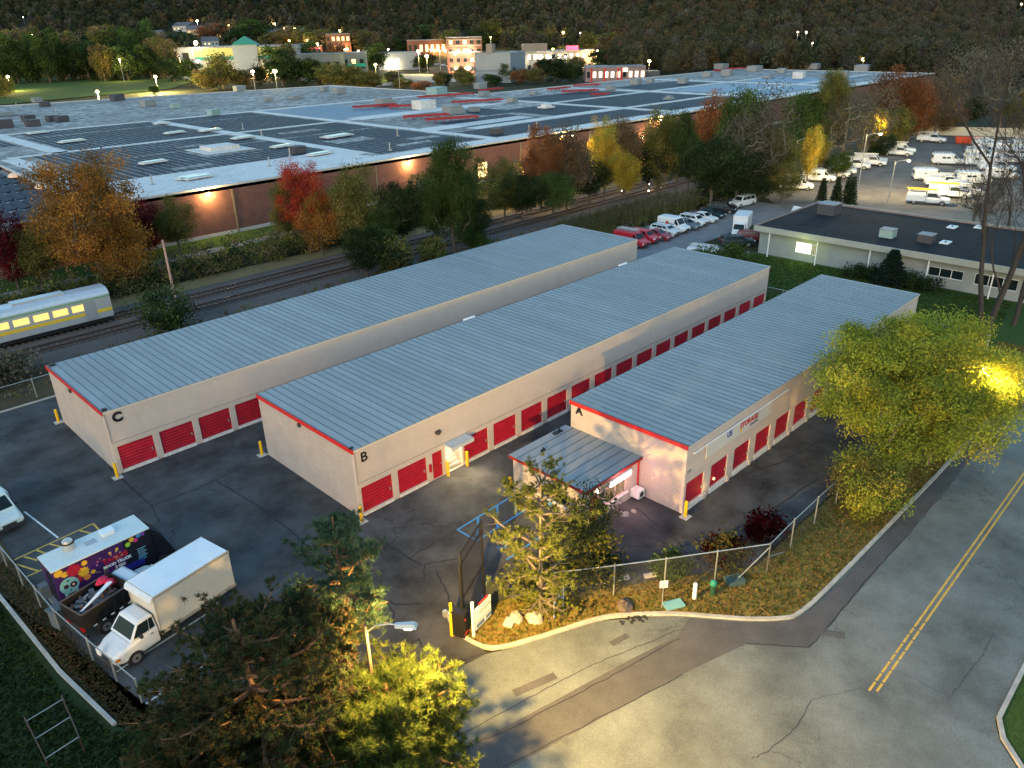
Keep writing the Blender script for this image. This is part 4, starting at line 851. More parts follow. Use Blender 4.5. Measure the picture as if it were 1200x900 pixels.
b = MB(); b.box(345.05, 345.2, 5, 14, 1.2, 4.5); b.build('lit_windows', M_WINLITW, t)
struct('warehouse_lawn', (lambda q: (q.poly([(-60, 62), (14, 67), (60, 70), (110, 72), (240, 72), (240, 79.4), (-60, 79.4)], .04), q)[1])(MB()), M_GRASS)
b = MB(); b.strip([(-60, 72), (20, 71.5), (50, 73.5), (110, 75.5), (200, 76)], 2.2, .06); struct('service_road', b, M_LOT2)
def on_y(px, py, Y0):
    d = FW + RT*(px-600)/CAMF + UP*(450-py)/CAMF; k = (Y0-CAMP[1])/d[1]; return CAMP[0]+k*d[0], CAMP[2]+k*d[2]
for px, py, Y0, e, l in ((662, 158, 57.5, 1500, 'bright yellow lamp on a pole among the brown trees before the warehouse'), (613, 198, 58, 900, 'lower yellow lamp shining through the trees left of the rusty crown'), (762, 137, 60, 1100, 'yellow lamp above the golden trees near the warehouse corner')):
    x_, z_ = on_y(px, py, Y0); street_lamp(x_, Y0, z_, .3, -.9, l, e, (1, .68, .25), M_WOODP, group='lamps in the tree belt')
# ------------------------------------------------------------------ long low building on the right
t = thing('low_building', 'long single storey pale building with a dark flat roof and slim posts behind building A', 'building', (74, -30, 0)); LY = -30
Y = lambda v: v+30
b = MB()
ops = sorted([(4.68, 6.78, 1.05, 2.45), (4.0, 4.45, 1.0, 2.45), (-13.4, -9.65, 1.2, 2.3), (-18.9, -14.6, 1.1, 2.4)])
y = Y(-30)
for ya, yb, za, zb in ops:
    if Y(ya) > y: b.box(0, .25, y, Y(ya), 0, 3.4)
    b.box(0, .25, Y(ya), Y(yb), 0, za); b.box(0, .25, Y(ya), Y(yb), zb, 3.4); y = Y(yb)
b.box(0, .25, y, Y(12), 0, 3.4); b.box(.25, 17.5, Y(11.75), Y(12), 0, 3.4); b.box(17.3, 17.55, Y(-30), Y(11.75), 0, 3.4); b.build('wall', mat('pale_panel_wall', (.24, .27, .265), .8, n=.08, ns=1), t)
b = MB(); b.box(-1.3, 17.6, Y(-30), Y(12.3), 3.4, 3.45); b.build('soffit', mat('soffit', (.3, .32, .32)), t)
b = MB(); b.box(-1.35, -1.2, Y(-30), Y(12.4), 3.3, 4.02); b.box(-1.35, 17.7, Y(12.3), Y(12.42), 3.3, 4.02); b.box(17.6, 17.75, Y(-30), Y(12.42), 3.3, 4.2); b.build('fascia', mat('fascia_pale', (.30, .315, .28), .7, n=.08, ns=1), t)
b = MB(); b.box(-1.2, 17.6, Y(-30), Y(12.3), 3.452, 3.95); b.build('roof', M_TAR, t)
b = MB(); b.box(17.2, 17.6, Y(-30), Y(12.3), 3.951, 4.15); b.box(-1.2, 17.6, Y(12.0), Y(12.3), 3.951, 4.1); b.build('parapet', mat('parapet_rust', (.22, .17, .15), .8, n=.2, ns=1), t)
for yv in (10.1, 3.5, -3.1, -9.85, -16.6, -23): b = MB(); b.box(-1.12, -1.0, Y(yv)-.06, Y(yv)+.06, 0, 3.4); b.build('post', M_WHITE, t)
for ya, yb, za, zb in ops:
    lit = ya > 3; b = MB(); b.box(.12, .15, Y(ya)+.002, Y(yb)-.002, za, zb); w_ = b.build('window', (M_WINLITW if ya > 4.5 else mat('office_glass', (.03, .03, .03))) if lit else M_DARKGL, t)
    b = MB(); b.box(.02, .1, Y(ya), Y(yb), za, za+.06); b.box(.02, .1, Y(ya), Y(yb), zb-.06, zb)
    nm = 3 if yb-ya > 3 else 2
    for k in range(nm+1): yy = Y(ya)+(yb-ya)*k/nm; b.box(.02, .1, yy-.03, yy+.03, za+.06, zb-.06)
    b.build('window_frame', M_WHITE, w_)
point('eave_light', (-2.1, Y(5.2), 2.2), (.85, 1, .25), 26, .2, t)
for px, py, s, m in [(971, 250, 2.4, M_UNITD), (1040, 277, 1.6, M_UNITG), (1085, 283, 1.6, M_UNITD)]:
    x, y = G(px, py, 4); b = MB(); b.box(-s/2, s/2, -s/2, s/2, 0, s*.6); b.m = 1; b.box(-s/2-.05, s/2+.05, -s/2-.05, s/2+.05, s*.6, s*.6+.08); b.build('rooftop_unit', [m, M_UNIT], t, (x-74, y+30, 3.95))
for px, py in [(1108, 284), (1148, 266), (1116, 266)]:
    x, y = G(px, py, 4); b = MB(); b.box(-.8, .8, -.5, .5, 0, .12); b.m = 1; b.box(-.15, .15, -.1, .1, .121, .2); b.build('roof_hatch', [M_WHITE, M_BLACK], t, (x-74, y+30, 3.95))
b = MB(); b.prof([(0, 0), (3.2, 1.6), (3.2, 1.85), (0, .25)], -.15, .15); tag(b.build('ramp_rail', mat('yellow_rail', (.5, .3, .03), .7), None, (75.5, -20.8, 0), rad(-35)), 'sloping yellow ramp edge at the right end of the pale building', 'ramp rail')
# ------------------------------------------------------------------ vehicles (forward is +x in their own frame)
M_TYRE = mat('tyre', (.018, .018, .019), .85); M_HUB = mat('hub', (.35, .36, .37), .4, .7); M_PLAST = mat('black_plastic', (.03, .03, .032), .6)
M_HEAD = mat('headlight', (.7, .72, .72), .15, spec=.7); M_TAIL = mat('taillight', (.35, .01, .01), .3)
PAINT = {}
def paint(name, c, metal=.2):
    if name not in PAINT: PAINT[name] = mat('paint_'+name, c, .38, metal, n=.06, ns=1.2, n2=tuple(v*.8 for v in c), spec=.5)
    return PAINT[name]
WHITE = paint('white', (.66, .68, .68), 0)
def loft(b, st):
    """body of cross sections: (x, half width, z low, z shoulder, half width top)"""
    n = 8; vs = []
    for x, w, z0, z1, wt in st: vs += [(x, -w*.94, z0), (x, -w, z0+.18), (x, -w, z1-.14), (x, -wt, z1), (x, wt, z1), (x, w, z1-.14), (x, w, z0+.18), (x, w*.94, z0)]
    fs = [tuple(range(n)), tuple(range(n*len(st)-1, n*(len(st)-1)-1, -1))]
    for i in range(len(st)-1):
        for k in range(n): fs.append((i*n+k, (i+1)*n+k, (i+1)*n+(k+1) % n, i*n+(k+1) % n))
    b.add(vs, fs); return b
_wheels = {}
def wheels(t, xs, y, r=.34, w=.24):
    if (r, w) not in _wheels:
        m = MB(); m.cyl((0, -w/2, 0), (0, w/2, 0), r, n=20); h = MB(); h.cyl((0, -w/2-.012, 0), (0, w/2+.012, 0), r*.58, n=12); h.m = 1; h.cyl((0, -w/2-.025, 0), (0, w/2+.025, 0), r*.2, n=8)
        _wheels[(r, w)] = (m.mesh('tyre', M_TYRE), h.mesh('rim', [M_HUB, M_PLAST]))
    for x in xs:
        for s in (-1, 1):
            o = share('wheel', _wheels[(r, w)][0], t, (x, s*y, r)); share('rim', _wheels[(r, w)][1], o)
def cabin(t, body, xb0, xb1, xt0, xt1, zb, zt, wb, wt, roofmat=None, split=(), name='cabin'):
    """greenhouse: painted shell with separate glass"""
    b = MB(); b.frus([(xb0, -wb, zb), (xb1, -wb, zb), (xb1, wb, zb), (xb0, wb, zb)], [(xt0, -wt, zt), (xt1, -wt, zt), (xt1, wt, zt), (xt0, wt, zt)])
    b.frus([(xt0, -wt, zt), (xt1, -wt, zt), (xt1, wt, zt), (xt0, wt, zt)], [(xt0+.15, -wt+.12, zt+.05), (xt1-.15, -wt+.12, zt+.05), (xt1-.15, wt-.12, zt+.05), (xt0+.15, wt-.12, zt+.05)])
    cb = b.build(name, roofmat or body, t, bevel=.03)
    def lerp(a, c, k): return a+(c-a)*k
    z0, z1 = .14, .88; e = .012
    for nm, xb, xt, s in (('windscreen', xb1, xt1, 1), ('rear_window', xb0, xt0, -1)):
        A = [(lerp(xb, xt, z0)+s*e, sgn*lerp(wb, wt, z0)*.88, lerp(zb, zt, z0)) for sgn in (-1, 1)]; C_ = [(lerp(xb, xt, z1)+s*e, sgn*lerp(wb, wt, z1)*.86, lerp(zb, zt, z1)) for sgn in (1, -1)]
        q = MB(); q.add(A+C_, [(0, 1, 2, 3) if s > 0 else (3, 2, 1, 0)]); q.build(nm, M_DARKGL, t)
    cuts = [0.06]+list(split)+[.94]
    for s in (-1, 1):
        for a, c in zip(cuts, cuts[1:]):
            a += .012; c -= .012
            P = []
            for k, zz in ((a, z0), (c, z0), (c, z1), (a, z1)):
                x = lerp(lerp(xb0, xt0, zz), lerp(xb1, xt1, zz), k); P.append((x, s*(lerp(wb, wt, zz)+e), lerp(zb, zt, zz)))
            q = MB(); q.add(P, [(0, 1, 2, 3) if s < 0 else (3, 2, 1, 0)]); q.build('side_window', M_DARKGL, t)
    return cb
def lights(t, xf, xr, w, zf=.68, zr=.8):
    for s in (-1, 1):
        m = MB(); m.box(xf-.1, xf+.02, s*w-.2, s*w+.2, zf-.09, zf+.09); m.build('headlight', M_HEAD, t)
        m = MB(); m.box(xr-.02, xr+.08, s*w-.12, s*w+.12, zr-.12, zr+.14); m.build('taillight', M_TAIL, t)
def bumper(t, xf, xr, w, z=.42, m=None):
    b = MB(); b.box(xf-.12, xf+.07, -w, w, z-.1, z+.12); b.build('front_bumper', m or M_PLAST, t, bevel=.03); b = MB(); b.box(xr-.07, xr+.12, -w, w, z-.06, z+.14); b.build('rear_bumper', m or M_PLAST, t, bevel=.03)
def grille(t, xf, w=.5, z=.62):
    b = MB(); b.box(xf-.05, xf+.03, -w, w, z-.1, z+.08); b.build('grille', M_PLAST, t)
def mirrors(t, x, y, z, m=None):
    for s in (-1, 1): b = MB(); b.box(x-.06, x+.08, s*y if s < 0 else y, s*y+s*.18 if s > 0 else -y-.18, z, z+.16) if False else b.box(x-.06, x+.08, min(s*y, s*(y+.2)), max(s*y, s*(y+.2)), z, z+.15); b.build('mirror', m or M_PLAST, t)
def sedan(p, label, loc, rz, cat='car', L=4.6, group=None, low=0):
    t = thing('car', label, cat, (*loc, 0), rz, group); h = L/2; W = .88
    loft(MB(), [(-h, .72, .35, .88, .62), (-h+.25, W, .22, .98, .70), (-h+1.0, W, .2, 1.0, .74), (.6, W, .2, .98, .74), (h-.7, W, .2, .88, .70), (h-.12, .80, .26, .76, .62), (h, .66, .36, .64, .5)]).build('body', p, t, smooth=False, bevel=.04)
    cabin(t, p, -h+.62, h-1.25, -h+1.25, h-2.15, .96, 1.42-low, .76, .58, split=(.5,)); wheels(t, (-h+.85, h-.9), .78); lights(t, h-.06, -h, .58, .66, .8); grille(t, h, .4, .5); mirrors(t, h-1.6, .78, .98, p); return t
def suv(p, label, loc, rz, cat='suv', L=4.7, H=1.75, group=None, rack=False):
    t = thing('suv', label, cat, (*loc, 0), rz, group); h = L/2; W = .95
    loft(MB(), [(-h, .84, .4, 1.08, .8), (-h+.15, W, .3, 1.12, .82), (.5, W, .26, 1.1, .82), (h-1.0, W, .26, 1.06, .80), (h-.15, .9, .3, .96, .74), (h, .78, .4, .84, .62)]).build('body', p, t, bevel=.045)
    cabin(t, p, -h+.06, h-1.05, -h+.35, h-1.75, 1.09, H-.05, .84, .68, split=(.36, .68)); wheels(t, (-h+.9, h-.95), .83, .38); lights(t, h-.04, -h, .66, .85, 1.0); grille(t, h, .45, .72); mirrors(t, h-1.45, .86, 1.12, p); bumper(t, h, -h, .85, .45)
    if rack:
        for s in (-1, 1): b = MB(); b.box(-h+.5, h-2.0, s*.6-.02, s*.6+.02, H+.04, H+.08); b.build('roof_rail', M_PLAST, t)
    return t
def ladder(t, x0, x1, y, z, m):
    b = MB()
    for s in (-.2, .2): b.box(x0, x1, y+s-.025, y+s+.025, z, z+.07)
    k = x0+.2
    while k < x1: b.box(k, k+.04, y-.2, y+.2, z+.015, z+.05); k += .32
    return b.build('ladder', m, t)
M_LADW = mat('ladder_aluminium', (.55, .56, .56), .4, .6); M_LADY = mat('ladder_yellow', (.65, .40, .03), .6)
def rack(t, x0, x1, z, W=.8, n=3):
    b = MB()
    for k in range(n): x = x0+(x1-x0)*k/(n-1); b.box(x-.03, x+.03, -W, W, z, z+.05); b.box(x-.03, x+.03, -W, -W+.05, z-.2, z); b.box(x-.03, x+.03, W-.05, W, z-.2, z)
    b.box(x0, x1, -W, -W+.05, z+.05, z+.09); b.box(x0, x1, W-.05, W, z+.05, z+.09); return b.build('roof_rack', M_GALV, t)
def van(p, label, loc, rz, cat='van', L=5.3, H=2.05, group=None, racks=0, decal=None, winds=1, lad=None):
    t = thing('van', label, cat, (*loc, 0), rz, group); h = L/2; W = .97
    loft(MB(), [(-h, .95, .42, H-.12, .8), (-h+.06, W, .34, H-.05, .84), (-h+1.2, W, .3, H, .86), (h-2.1, W, .3, H, .86), (h-1.85, W, .3, H-.06, .84)]).build('cargo_body', p, t, bevel=.04)
    loft(MB(), [(h-1.86, W-.003, .3, 1.22, .88), (h-1.1, W, .3, 1.16, .86), (h-.2, .92, .32, .98, .76), (h, .8, .42, .84, .62)]).build('bonnet', p, t, bevel=.04)
    cabin(t, p, h-2.2, h-.95, h-2.1, h-1.75, 1.14, H-.08, .90, .80, split=(), name='cab_roof'); wheels(t, (-h+1.0, h-.95), .84, .36); lights(t, h-.03, -h, .66, .74, 1.15); grille(t, h, .42, .66); bumper(t, h, -h, .9, .44); mirrors(t, h-1.35, .93, 1.2)
    if winds:
        for s in (-1, 1):
            for k in range(winds):
                x = h-2.75-k*.75; q = MB(); P = [(x-.3, s*(W+.01), 1.2), (x+.3, s*(W+.01), 1.2), (x+.3, s*(W-.005), 1.65), (x-.3, s*(W-.005), 1.65)]; q.add(P, [(0, 1, 2, 3) if s < 0 else (3, 2, 1, 0)]); q.build('side_window', M_DARKGL, t)
    for s in (-1, 1): q = MB(); q.add([(-h-.012, s*.12 if s > 0 else -.68, 1.2), (-h-.012, .68 if s > 0 else -.12, 1.2), (-h-.012, .68 if s > 0 else -.12, 1.65), (-h-.012, s*.12 if s > 0 else -.68, 1.65)], [(3, 2, 1, 0)]); q.build('rear_window', M_DARKGL, t)
    if decal:
        for s in (-1, 1): b = MB(); b.box(-.9, -.35, s*(W+.008)-.006, s*(W+.008)+.006, 1.1, 1.6); b.m = 1; b.box(-.3, .5, s*(W+.008)-.006, s*(W+.008)+.006, 1.2, 1.32); b.build('decal', [decal, M_PLAST], t)
    if racks: rack(t, -h+.4, h-2.3, H+.12, .74)
    if lad: ladder(t, -h+.2, h-1.6, -.3, H+.24, lad); ladder(t, -h+.3, h-1.8, .35, H+.24, M_LADW)
    return t
def pickup(p, label, loc, rz, cat='pickup', L=5.7, group=None, bed='tool', lad=None, rk=True):
    t = thing('utility_pickup', label, cat, (*loc, 0), rz, group); h = L/2; W = .97
    loft(MB(), [(-.35, W, .45, 1.12, .86), (.3, W, .4, 1.14, .86), (h-1.2, W, .4, 1.12, .86), (h-.15, .92, .42, 1.04, .78), (h, .84, .5, .92, .7)]).build('body', p, t, bevel=.04)
    cabin(t, p, -.35, h-1.2, -.22, h-1.95, 1.12, 1.86, .88, .72, split=(.42,) if L > 5.8 else ())
    b = MB()
    if bed == 'tool': b.box(-h, -.4, -1.0, -.55, .55, 1.5); b.box(-h, -.4, .55, 1.0, .55, 1.5); b.box(-h, -.4, -.55, .55, .6, .8); b.box(-.5, -.4, -.55, .55, .8, 1.5)
    elif bed == 'cap': b.box(-h, -.4, -.98, .98, .55, 1.72); b.box(-h+.05, -.45, -.9, .9, 1.72, 1.8)
    else: b.box(-h, -.4, -.97, -.87, .5, 1.15); b.box(-h, -.4, .87, .97, .5, 1.15); b.box(-h, -.4, -.87, .87, .5, .7); b.box(-h, -h+.1, -.87, .87, .7, 1.15)
    b.build('bed', p, t, bevel=.025)
    wheels(t, (-h+1.05, h-.98), .84, .39, .26); lights(t, h-.03, -h, .7, .86, .95); grille(t, h, .5, .8); bumper(t, h, -h, .92, .55, M_GALV); mirrors(t, h-1.5, .9, 1.2)
    if rk:
        b = MB(); z = 2.05
        for x in (-h+.2, -.5, h-2.4):
            b.box(x-.03, x+.03, -.9, .9, z, z+.05)
            if x < 0: b.box(x-.03, x+.03, -.92, -.86, 1.4, z); b.box(x-.03, x+.03, .86, .92, 1.4, z)
        b.box(-h+.1, h-1.9, -.92, -.86, z+.05, z+.1); b.box(-h+.1, h-1.9, .86, .92, z+.05, z+.1); b.build('ladder_rack', M_WHITE, t)
        ladder(t, -h-.2, h-1.6, .4, z+.11, lad or M_LADW); 
        if lad: ladder(t, -h, h-1.9, -.35, z+.11, lad)
    return t
D = rad
RED = paint('red', (.50, .02, .03)); MAROON = paint('maroon', (.14, .02, .02)); BLK = paint('black', (.015, .018, .022)); GREYB = paint('grey_blue', (.16, .21, .23), .5); TEAL = paint('dark_teal', (.02, .05, .06), .4); SILV = paint('silver', (.48, .51, .52), .4)
gC = 'cars parked in the row behind building C'
van(RED, 'red cargo van with a roof ladder at the end of the row by building C', (66.1, 27.4), D(-91), 'van', racks=1, lad=M_LADW, winds=0, group=gC)
suv(RED, 'bright red suv parked between the red van and the low red car', (69.0, 27.4), D(-90), L=4.8, group=gC)
sedan(paint('dull_red', (.28, .03, .04)), 'low dull red car tucked beside the white wagon', (71.5, 26.6), D(-90), L=4.3, group=gC)
suv(paint('pearl', (.6, .63, .62)), 'pale wagon with a dark roof rail between the red car and the white van', (74.2, 27.3), D(-90), 'wagon', L=4.6, H=1.55, rack=True, group=gC)
van(WHITE, 'white delivery van with a red mark on its side in the parked row', (77.0, 27.6), D(-90), L=4.9, H=2.2, decal=M_RED, winds=0, group=gC)
sedan(GREYB, 'grey blue sedan to the right of the white delivery van', (79.7, 27.2), D(-90), group=gC)
suv(WHITE, 'white crossover between the grey sedan and the white sedan', (82.4, 27.6), D(-90), H=1.62, group=gC, rack=True)
sedan(WHITE, 'white sedan in front of the dark teal car', (85.3, 27.6), D(-90), group=gC)
sedan(TEAL, 'dark teal sedan between the white sedan and the black suv', (88.6, 28.2), D(-90), group=gC)
suv(BLK, 'black suv with its lamps catching light near the end of the row', (92.6, 28.6), D(-70), H=1.65, group=gC)
suv(WHITE, 'large white suv parked sideways at the far end of the row', (99.2, 28.6), D(172), L=5.2, H=1.85, rack=True)
suv(paint('dark_slate', (.03, .045, .05), .4), 'dark slate suv parked before the white cargo truck', (75.3, 16.0), D(-42), H=1.6)
suv(MAROON, 'maroon car half hidden under the eave of the low building', (79.3, 15.6), D(-60), 'car', H=1.55)
van(WHITE, 'white cargo van with a ladder rack seen over the roof of building B', (65.2, 14.4), D(-75), L=5.4, H=2.1, racks=1, decal=M_RED, lad=M_LADW, winds=0)
t = thing('cargo_truck', 'white cube truck behind the dark slate suv by the low building', 'truck', (80.8, 18.6, 0), D(200))
m = MB(); m.box(-3.2, .9, -1.05, 1.05, .9, 3.1); m.build('cargo_box', WHITE, t, bevel=.03); loft(MB(), [(.95, .95, .5, 1.3, .9), (1.7, .95, .45, 1.25, .88), (2.7, .85, .5, 1.0, .7)]).build('bonnet', WHITE, t, bevel=.04)
cabin(t, WHITE, .95, 2.0, .95, 1.5, 1.2, 2.15, .92, .8); wheels(t, (-2.0, 2.0), .85, .4); lights(t, 2.7, -3.2, .6, .8, 1.0)
m = MB(); m.frus([(-2.4, -.9, 0), (2.4, -.9, 0), (2.4, .9, 0), (-2.4, .9, 0)], [(-2.2, -.6, .35), (2.0, -.7, .3), (2.3, .7, .42), (-2.3, .6, .3)]); tag(m.build('covered_boat', M_WHITE, None, (99.5, 19.0, .35), rad(20)), 'white covered shape lying beyond the corner of the low building roof', 'boat')
m = MB(); m.box(-2.2, 2.2, -.8, .8, 0, .35); b = None; bpy.data.objects[-1] if False else None; tag(m.build('boat_trailer', M_GALV, None, (99.5, 19.0, 0), rad(20)), 'low trailer under the white covered shape', 'trailer')
# the yard of service vans
gV = 'white service vans in the lit yard'
yard = [('p', (195, 30.0), -78, 'white pickup with a long overhead ladder parked alone at the far end of the yard', 'tool', None, 1),
 ('v', (163.2, 16.2), -62, 'white window van parked on its own in the middle of the yard', 2), ('v', (142.3, 12.8), -58, 'white van with two side windows left of the middle group', 2),
 ('p', (119.8, 5.6), -72, 'white pickup with yellow ladders nearest the low building', 'tool', M_LADY, 1), ('v', (131.0, 3.4), -60, 'white van seen behind the bundle of yellow ladders', 1),
 ('p', (127.5, 4.6), -66, 'white pickup with a laden rack beside the nearest ladder truck', 'cap', M_LADY, 1), ('v', (143.5, 5.6), -60, 'white van with a rack of pipes in the second row', 2),
 ('p', (137.0, 8.5), -60, 'white pickup with a cream ladder between two vans in the second row', 'tool', M_LADW, 1),
 ('p', (152.0, 28.2), -72, 'white pickup under an overhead rack at the left row of the yard', 'tool', M_LADW, 1), ('p', (155.0, 29.2), -72, 'white pickup half hidden behind its neighbour in the left row', 'cap', None, 0),
 ('p', (168.5, 28.6), -72, 'white pickup with a raised ladder further up the left row', 'tool', M_LADW, 1), ('p', (173, 29.6), -72, 'white pickup at the top of the left row below the yellow tree', 'cap', None, 1),
 ('v', (118.3, 28.3), -62, 'white van at the near end of the left row by the trees', 1), ('v', (128.5, 28.6), -68, 'white window van with three dark panes in the left row', 2), ('p', (134.0, 28.4), -70, 'white pickup between the window van and its twin in the left row', 'tool', M_LADW, 1), ('p', (138.5, 29.0), -70, 'white pickup with its nose in shadow in the left row', 'cap', None, 0),
 ('v', (174, 13.2), -60, 'white van in the crowded back row left of the saloon', 1), ('p', (181, 13.5), -62, 'white bucket truck in the crowded back row', 'tool', M_LADW, 1), ('v', (187, 12.0), -62, 'white van behind the bucket truck in the back row', 1), ('c', (173.5, 6.2), -70, 'white saloon car between the back row vans', 0),
 ('v', (165.5, 10.6), -60, 'white van with a rack in front of the crowded back row', 2), ('p', (178, 8.8), -65, 'white pickup next to the saloon in the back row', 'cap', None, 1), ('v', (183.5, 3.2), -70, 'white van at the right end of the back row behind bare branches', 1), ('p', (190, 4.4), -70, 'white pickup stacked with ladders at the right of the back row', 'tool', M_LADW, 1), ('v', (170, -1.0), -70, 'white van near the right edge of the yard', 1),
 ('p', (176.5, 3.4), -64, 'white pickup with ladders squeezed beside the saloon car', 'tool', M_LADW, 1), ('v', (195, 9.0), -66, 'white van at the far right behind the stacked ladders', 1), ('p', (192, 16.5), -64, 'white pickup near the red skip in the back row', 'cap', None, 1),
 ('v', (152, 3.2), -60, 'white van at the right of the second row behind the twiggy tree', 2), ('p', (160, 6.0), -62, 'white pickup behind the second row of vans', 'tool', M_LADW, 1), ('p', (146, 29.2), -72, 'white pickup with a rack beneath the slim yellow tree', 'tool', M_LADW, 1)]
protos = {}
for y_ in yard:
    k, loc, a, lab = y_[:4]
    key = (k,)+tuple(str(v) for v in y_[4:])
    if key in protos:
        o = copy_tree(protos[key]); o.location = (*loc, 0); o.rotation_euler.z = D(a); o['label'] = lab; continue
    if k == 'v': o = van(WHITE, lab, loc, D(a), winds=y_[4], racks=1 if y_[4] != 1 else 0, lad=M_LADW if y_[4] == 1 else None, group=gV)
    elif k == 'c': o = sedan(WHITE, lab, loc, D(a), group=gV)
    else: o = pickup(WHITE, lab, loc, D(a), bed=y_[4], lad=y_[5], rk=bool(y_[6]), group=gV)
    o.scale = (1.16, 1.16, 1.12); protos[key] = o
t = thing('skip_bin', 'red metal skip at the back of the yard beside a pale wall', 'skip', (197.5, 22.5, 0), D(-70)); m = MB(); m.frus([(-2.4, -1.2, .15), (2.4, -1.2, .15), (2.4, 1.2, .15), (-2.4, 1.2, .15)], [(-2.8, -1.3, 1.7), (2.8, -1.3, 1.7), (2.8, 1.3, 1.7), (-2.8, 1.3, 1.7)])
for x in (-1.8, -.6, .6, 1.8): m.box(x-.08, x+.08, -1.36, -1.25, .3, 1.6)
m.build('hull', mat('skip_red', (.5, .06, .02), .6, n=.2), t)
m = MB(); m.box(-14, 14, -.15, .15, 0, 2.2); tag(m.build('yard_wall', mat('yard_wall', (.45, .42, .32), .8, n=.15), None, (213, 26, 0), rad(-68)), 'long pale wall at the back of the yard behind the skip', 'wall')
t = thing('yard_shed', 'plain tan shed at the right edge beyond the van yard', 'shed', (226, 14, 0), rad(-68)); m = MB(); m.box(-7, 7, 0, 9, 0, 6); m.build('wall', mat('shed_tan', (.25, .22, .17), .8, n=.1), t); m = MB(); m.prof([(-7.3, 6), (0, 7.6), (7.3, 6)], -.3, 9.3); m.build('roof', M_TAR, t); m = MB(); m.box(-2, 2, -.08, -.01, 0, 3.5); m.build('door', mat('shed_door', (.12, .12, .12)), t)
# ---- box truck
t = thing('box_truck', 'white box truck with its cab facing the fence beside the pines', 'truck', (-13.05, -.95, 0), D(190.5)); M_BOX = paint('cream_box', (.62, .56, .45), 0)
m = MB(); m.box(-3.55, .95, -1.18, 1.18, .95, 3.28); m.build('cargo_box', M_BOX, t, bevel=.03)
m = MB(); m.box(-3.5, .9, -1.12, 1.12, 3.285, 3.32); m.build('box_roof', paint('roof_white', (.68, .71, .74), 0), t)
m = MB(); m.prof([(.955, 3.0), (.955, 3.3), (1.1, 3.22), (1.18, 3.0)], -1.15, 1.15); m.build('front_cap', WHITE, t, bevel=.02)
m = MB(); m.box(-3.57, .97, -1.2, -1.181, 3.18, 3.30); m.box(-3.57, .97, 1.181, 1.2, 3.18, 3.30); m.box(-3.57, .97, -1.2, -1.181, .93, 1.12); m.box(-3.57, .97, 1.181, 1.2, .93, 1.12); m.box(.955, .98, -1.2, -1.1, .95, 3.2); m.box(.955, .98, 1.1, 1.2, .95, 3.2); m.build('corner_rail', mat('rail_tan', (.5, .42, .32), .5, .4), t)
m = MB(); m.box(-3.58, -3.551, -1.1, 1.1, 1.0, 3.2); m.build('rear_door', WHITE, t)
m = MB(); m.box(-3.4, 1.0, -.4, .4, .6, .9); m.build('chassis', M_PLAST, t)
loft(MB(), [(1.0, .98, .45, 1.45, .92), (2.1, .98, .42, 1.36, .88), (2.9, .95, .45, 1.2, .8), (3.35, .78, .5, .98, .62)]).build('body', WHITE, t, bevel=.05)
cabin(t, WHITE, 1.0, 2.45, 1.05, 1.85, 1.36, 2.12, .93, .78, split=(.3,)); wheels(t, (-2.2, 2.4), .86, .41, .27); lights(t, 3.3, -3.55, .62, .85, 1.0); grille(t, 3.33, .4, .72); bumper(t, 3.4, -3.6, .95, .48); mirrors(t, 1.95, 1.0, 1.45)
m = MB(); m.add([(2.18, -.55, 1.60), (2.18, -.25, 1.60), (2.03, -.25, 1.80), (2.03, -.55, 1.80)], [(0, 1, 2, 3)]); m.v = [(v[0]+.05, v[1], v[2]) for v in m.v]; m.build('windscreen_ticket', mat('ticket', (.35, .6, .1), .6), t)
for s in (-1, 1): m = MB(); m.box(1.3, 1.42, s*1.0-.02 if s > 0 else -1.0, s*1.0 if s > 0 else -.98, 1.2, 1.25); m.build('door_handle', M_PLAST, t)
for s in (-1, 1): m = MB(); m.box(3.12, 3.34, s*.86-.06, s*.86+.06, .78, .9); m.build('indicator', mat('amber', (.6, .2, .02), .4), t)
# ---- stake-bed truck full of scrap
t = thing('dump_truck', 'black high sided dump truck heaped with scrap between the food truck and the box truck', 'truck', (-14.4, 2.35, 0), D(14)); BX0, BX1, BW, BZ0, BZ1 = -2.35, .35, .98, 1.05, 1.95
M_BED = mat('bed_black', (.012, .011, .011), .6, n=.3, ns=2)
for nm, q in (('side_board', (BX0, BX1, -BW, -BW+.06)), ('side_board', (BX0, BX1, BW-.06, BW)), ('tail_board', (BX0, BX0+.06, -BW+.06, BW-.06)), ('head_board', (BX1-.06, BX1, -BW+.06, BW-.06))):
    m = MB(); m.box(*q, BZ0, BZ1+(.25 if nm == 'head_board' else 0))
    m.build(nm, M_BED, t)
m = MB(); m.box(BX0-.02, BX1, -BW-.03, -BW+.02+.05, BZ1, BZ1+.05); m.box(BX0-.02, BX1, BW-.07, BW+.03, BZ1, BZ1+.05); m.box(BX0-.03, BX0+.05, -BW, BW, BZ1+.002, BZ1+.048); m.build('top_rail', mat('rail_brown', (.09, .065, .055), .6), t)
for k in range(5): x = BX0+.3+k*.5; m = MB(); m.box(x-.04, x+.04, -BW-.05, -BW-.001, BZ0, BZ1); m.m = 1; m.box(x+.12, x+.32, -BW-.02, -BW-.001, BZ0-.14, BZ0-.06); m.build('stake', [M_BED, M_WHITE], t)
m = MB(); m.box(BX0+.06, BX1-.06, -BW+.06, BW-.06, 1.0, 1.12); m.build('bed_floor', M_BED, t); m = MB(); m.box(BX0, 2.2, -.4, .4, .6, .98); m.build('chassis', M_PLAST, t)
loft(MB(), [(.45, .92, .55, 1.35, .86), (1.5, .92, .5, 1.32, .85), (2.4, .88, .5, 1.2, .78), (2.85, .76, .58, 1.0, .62)]).build('body', WHITE, t, bevel=.05)
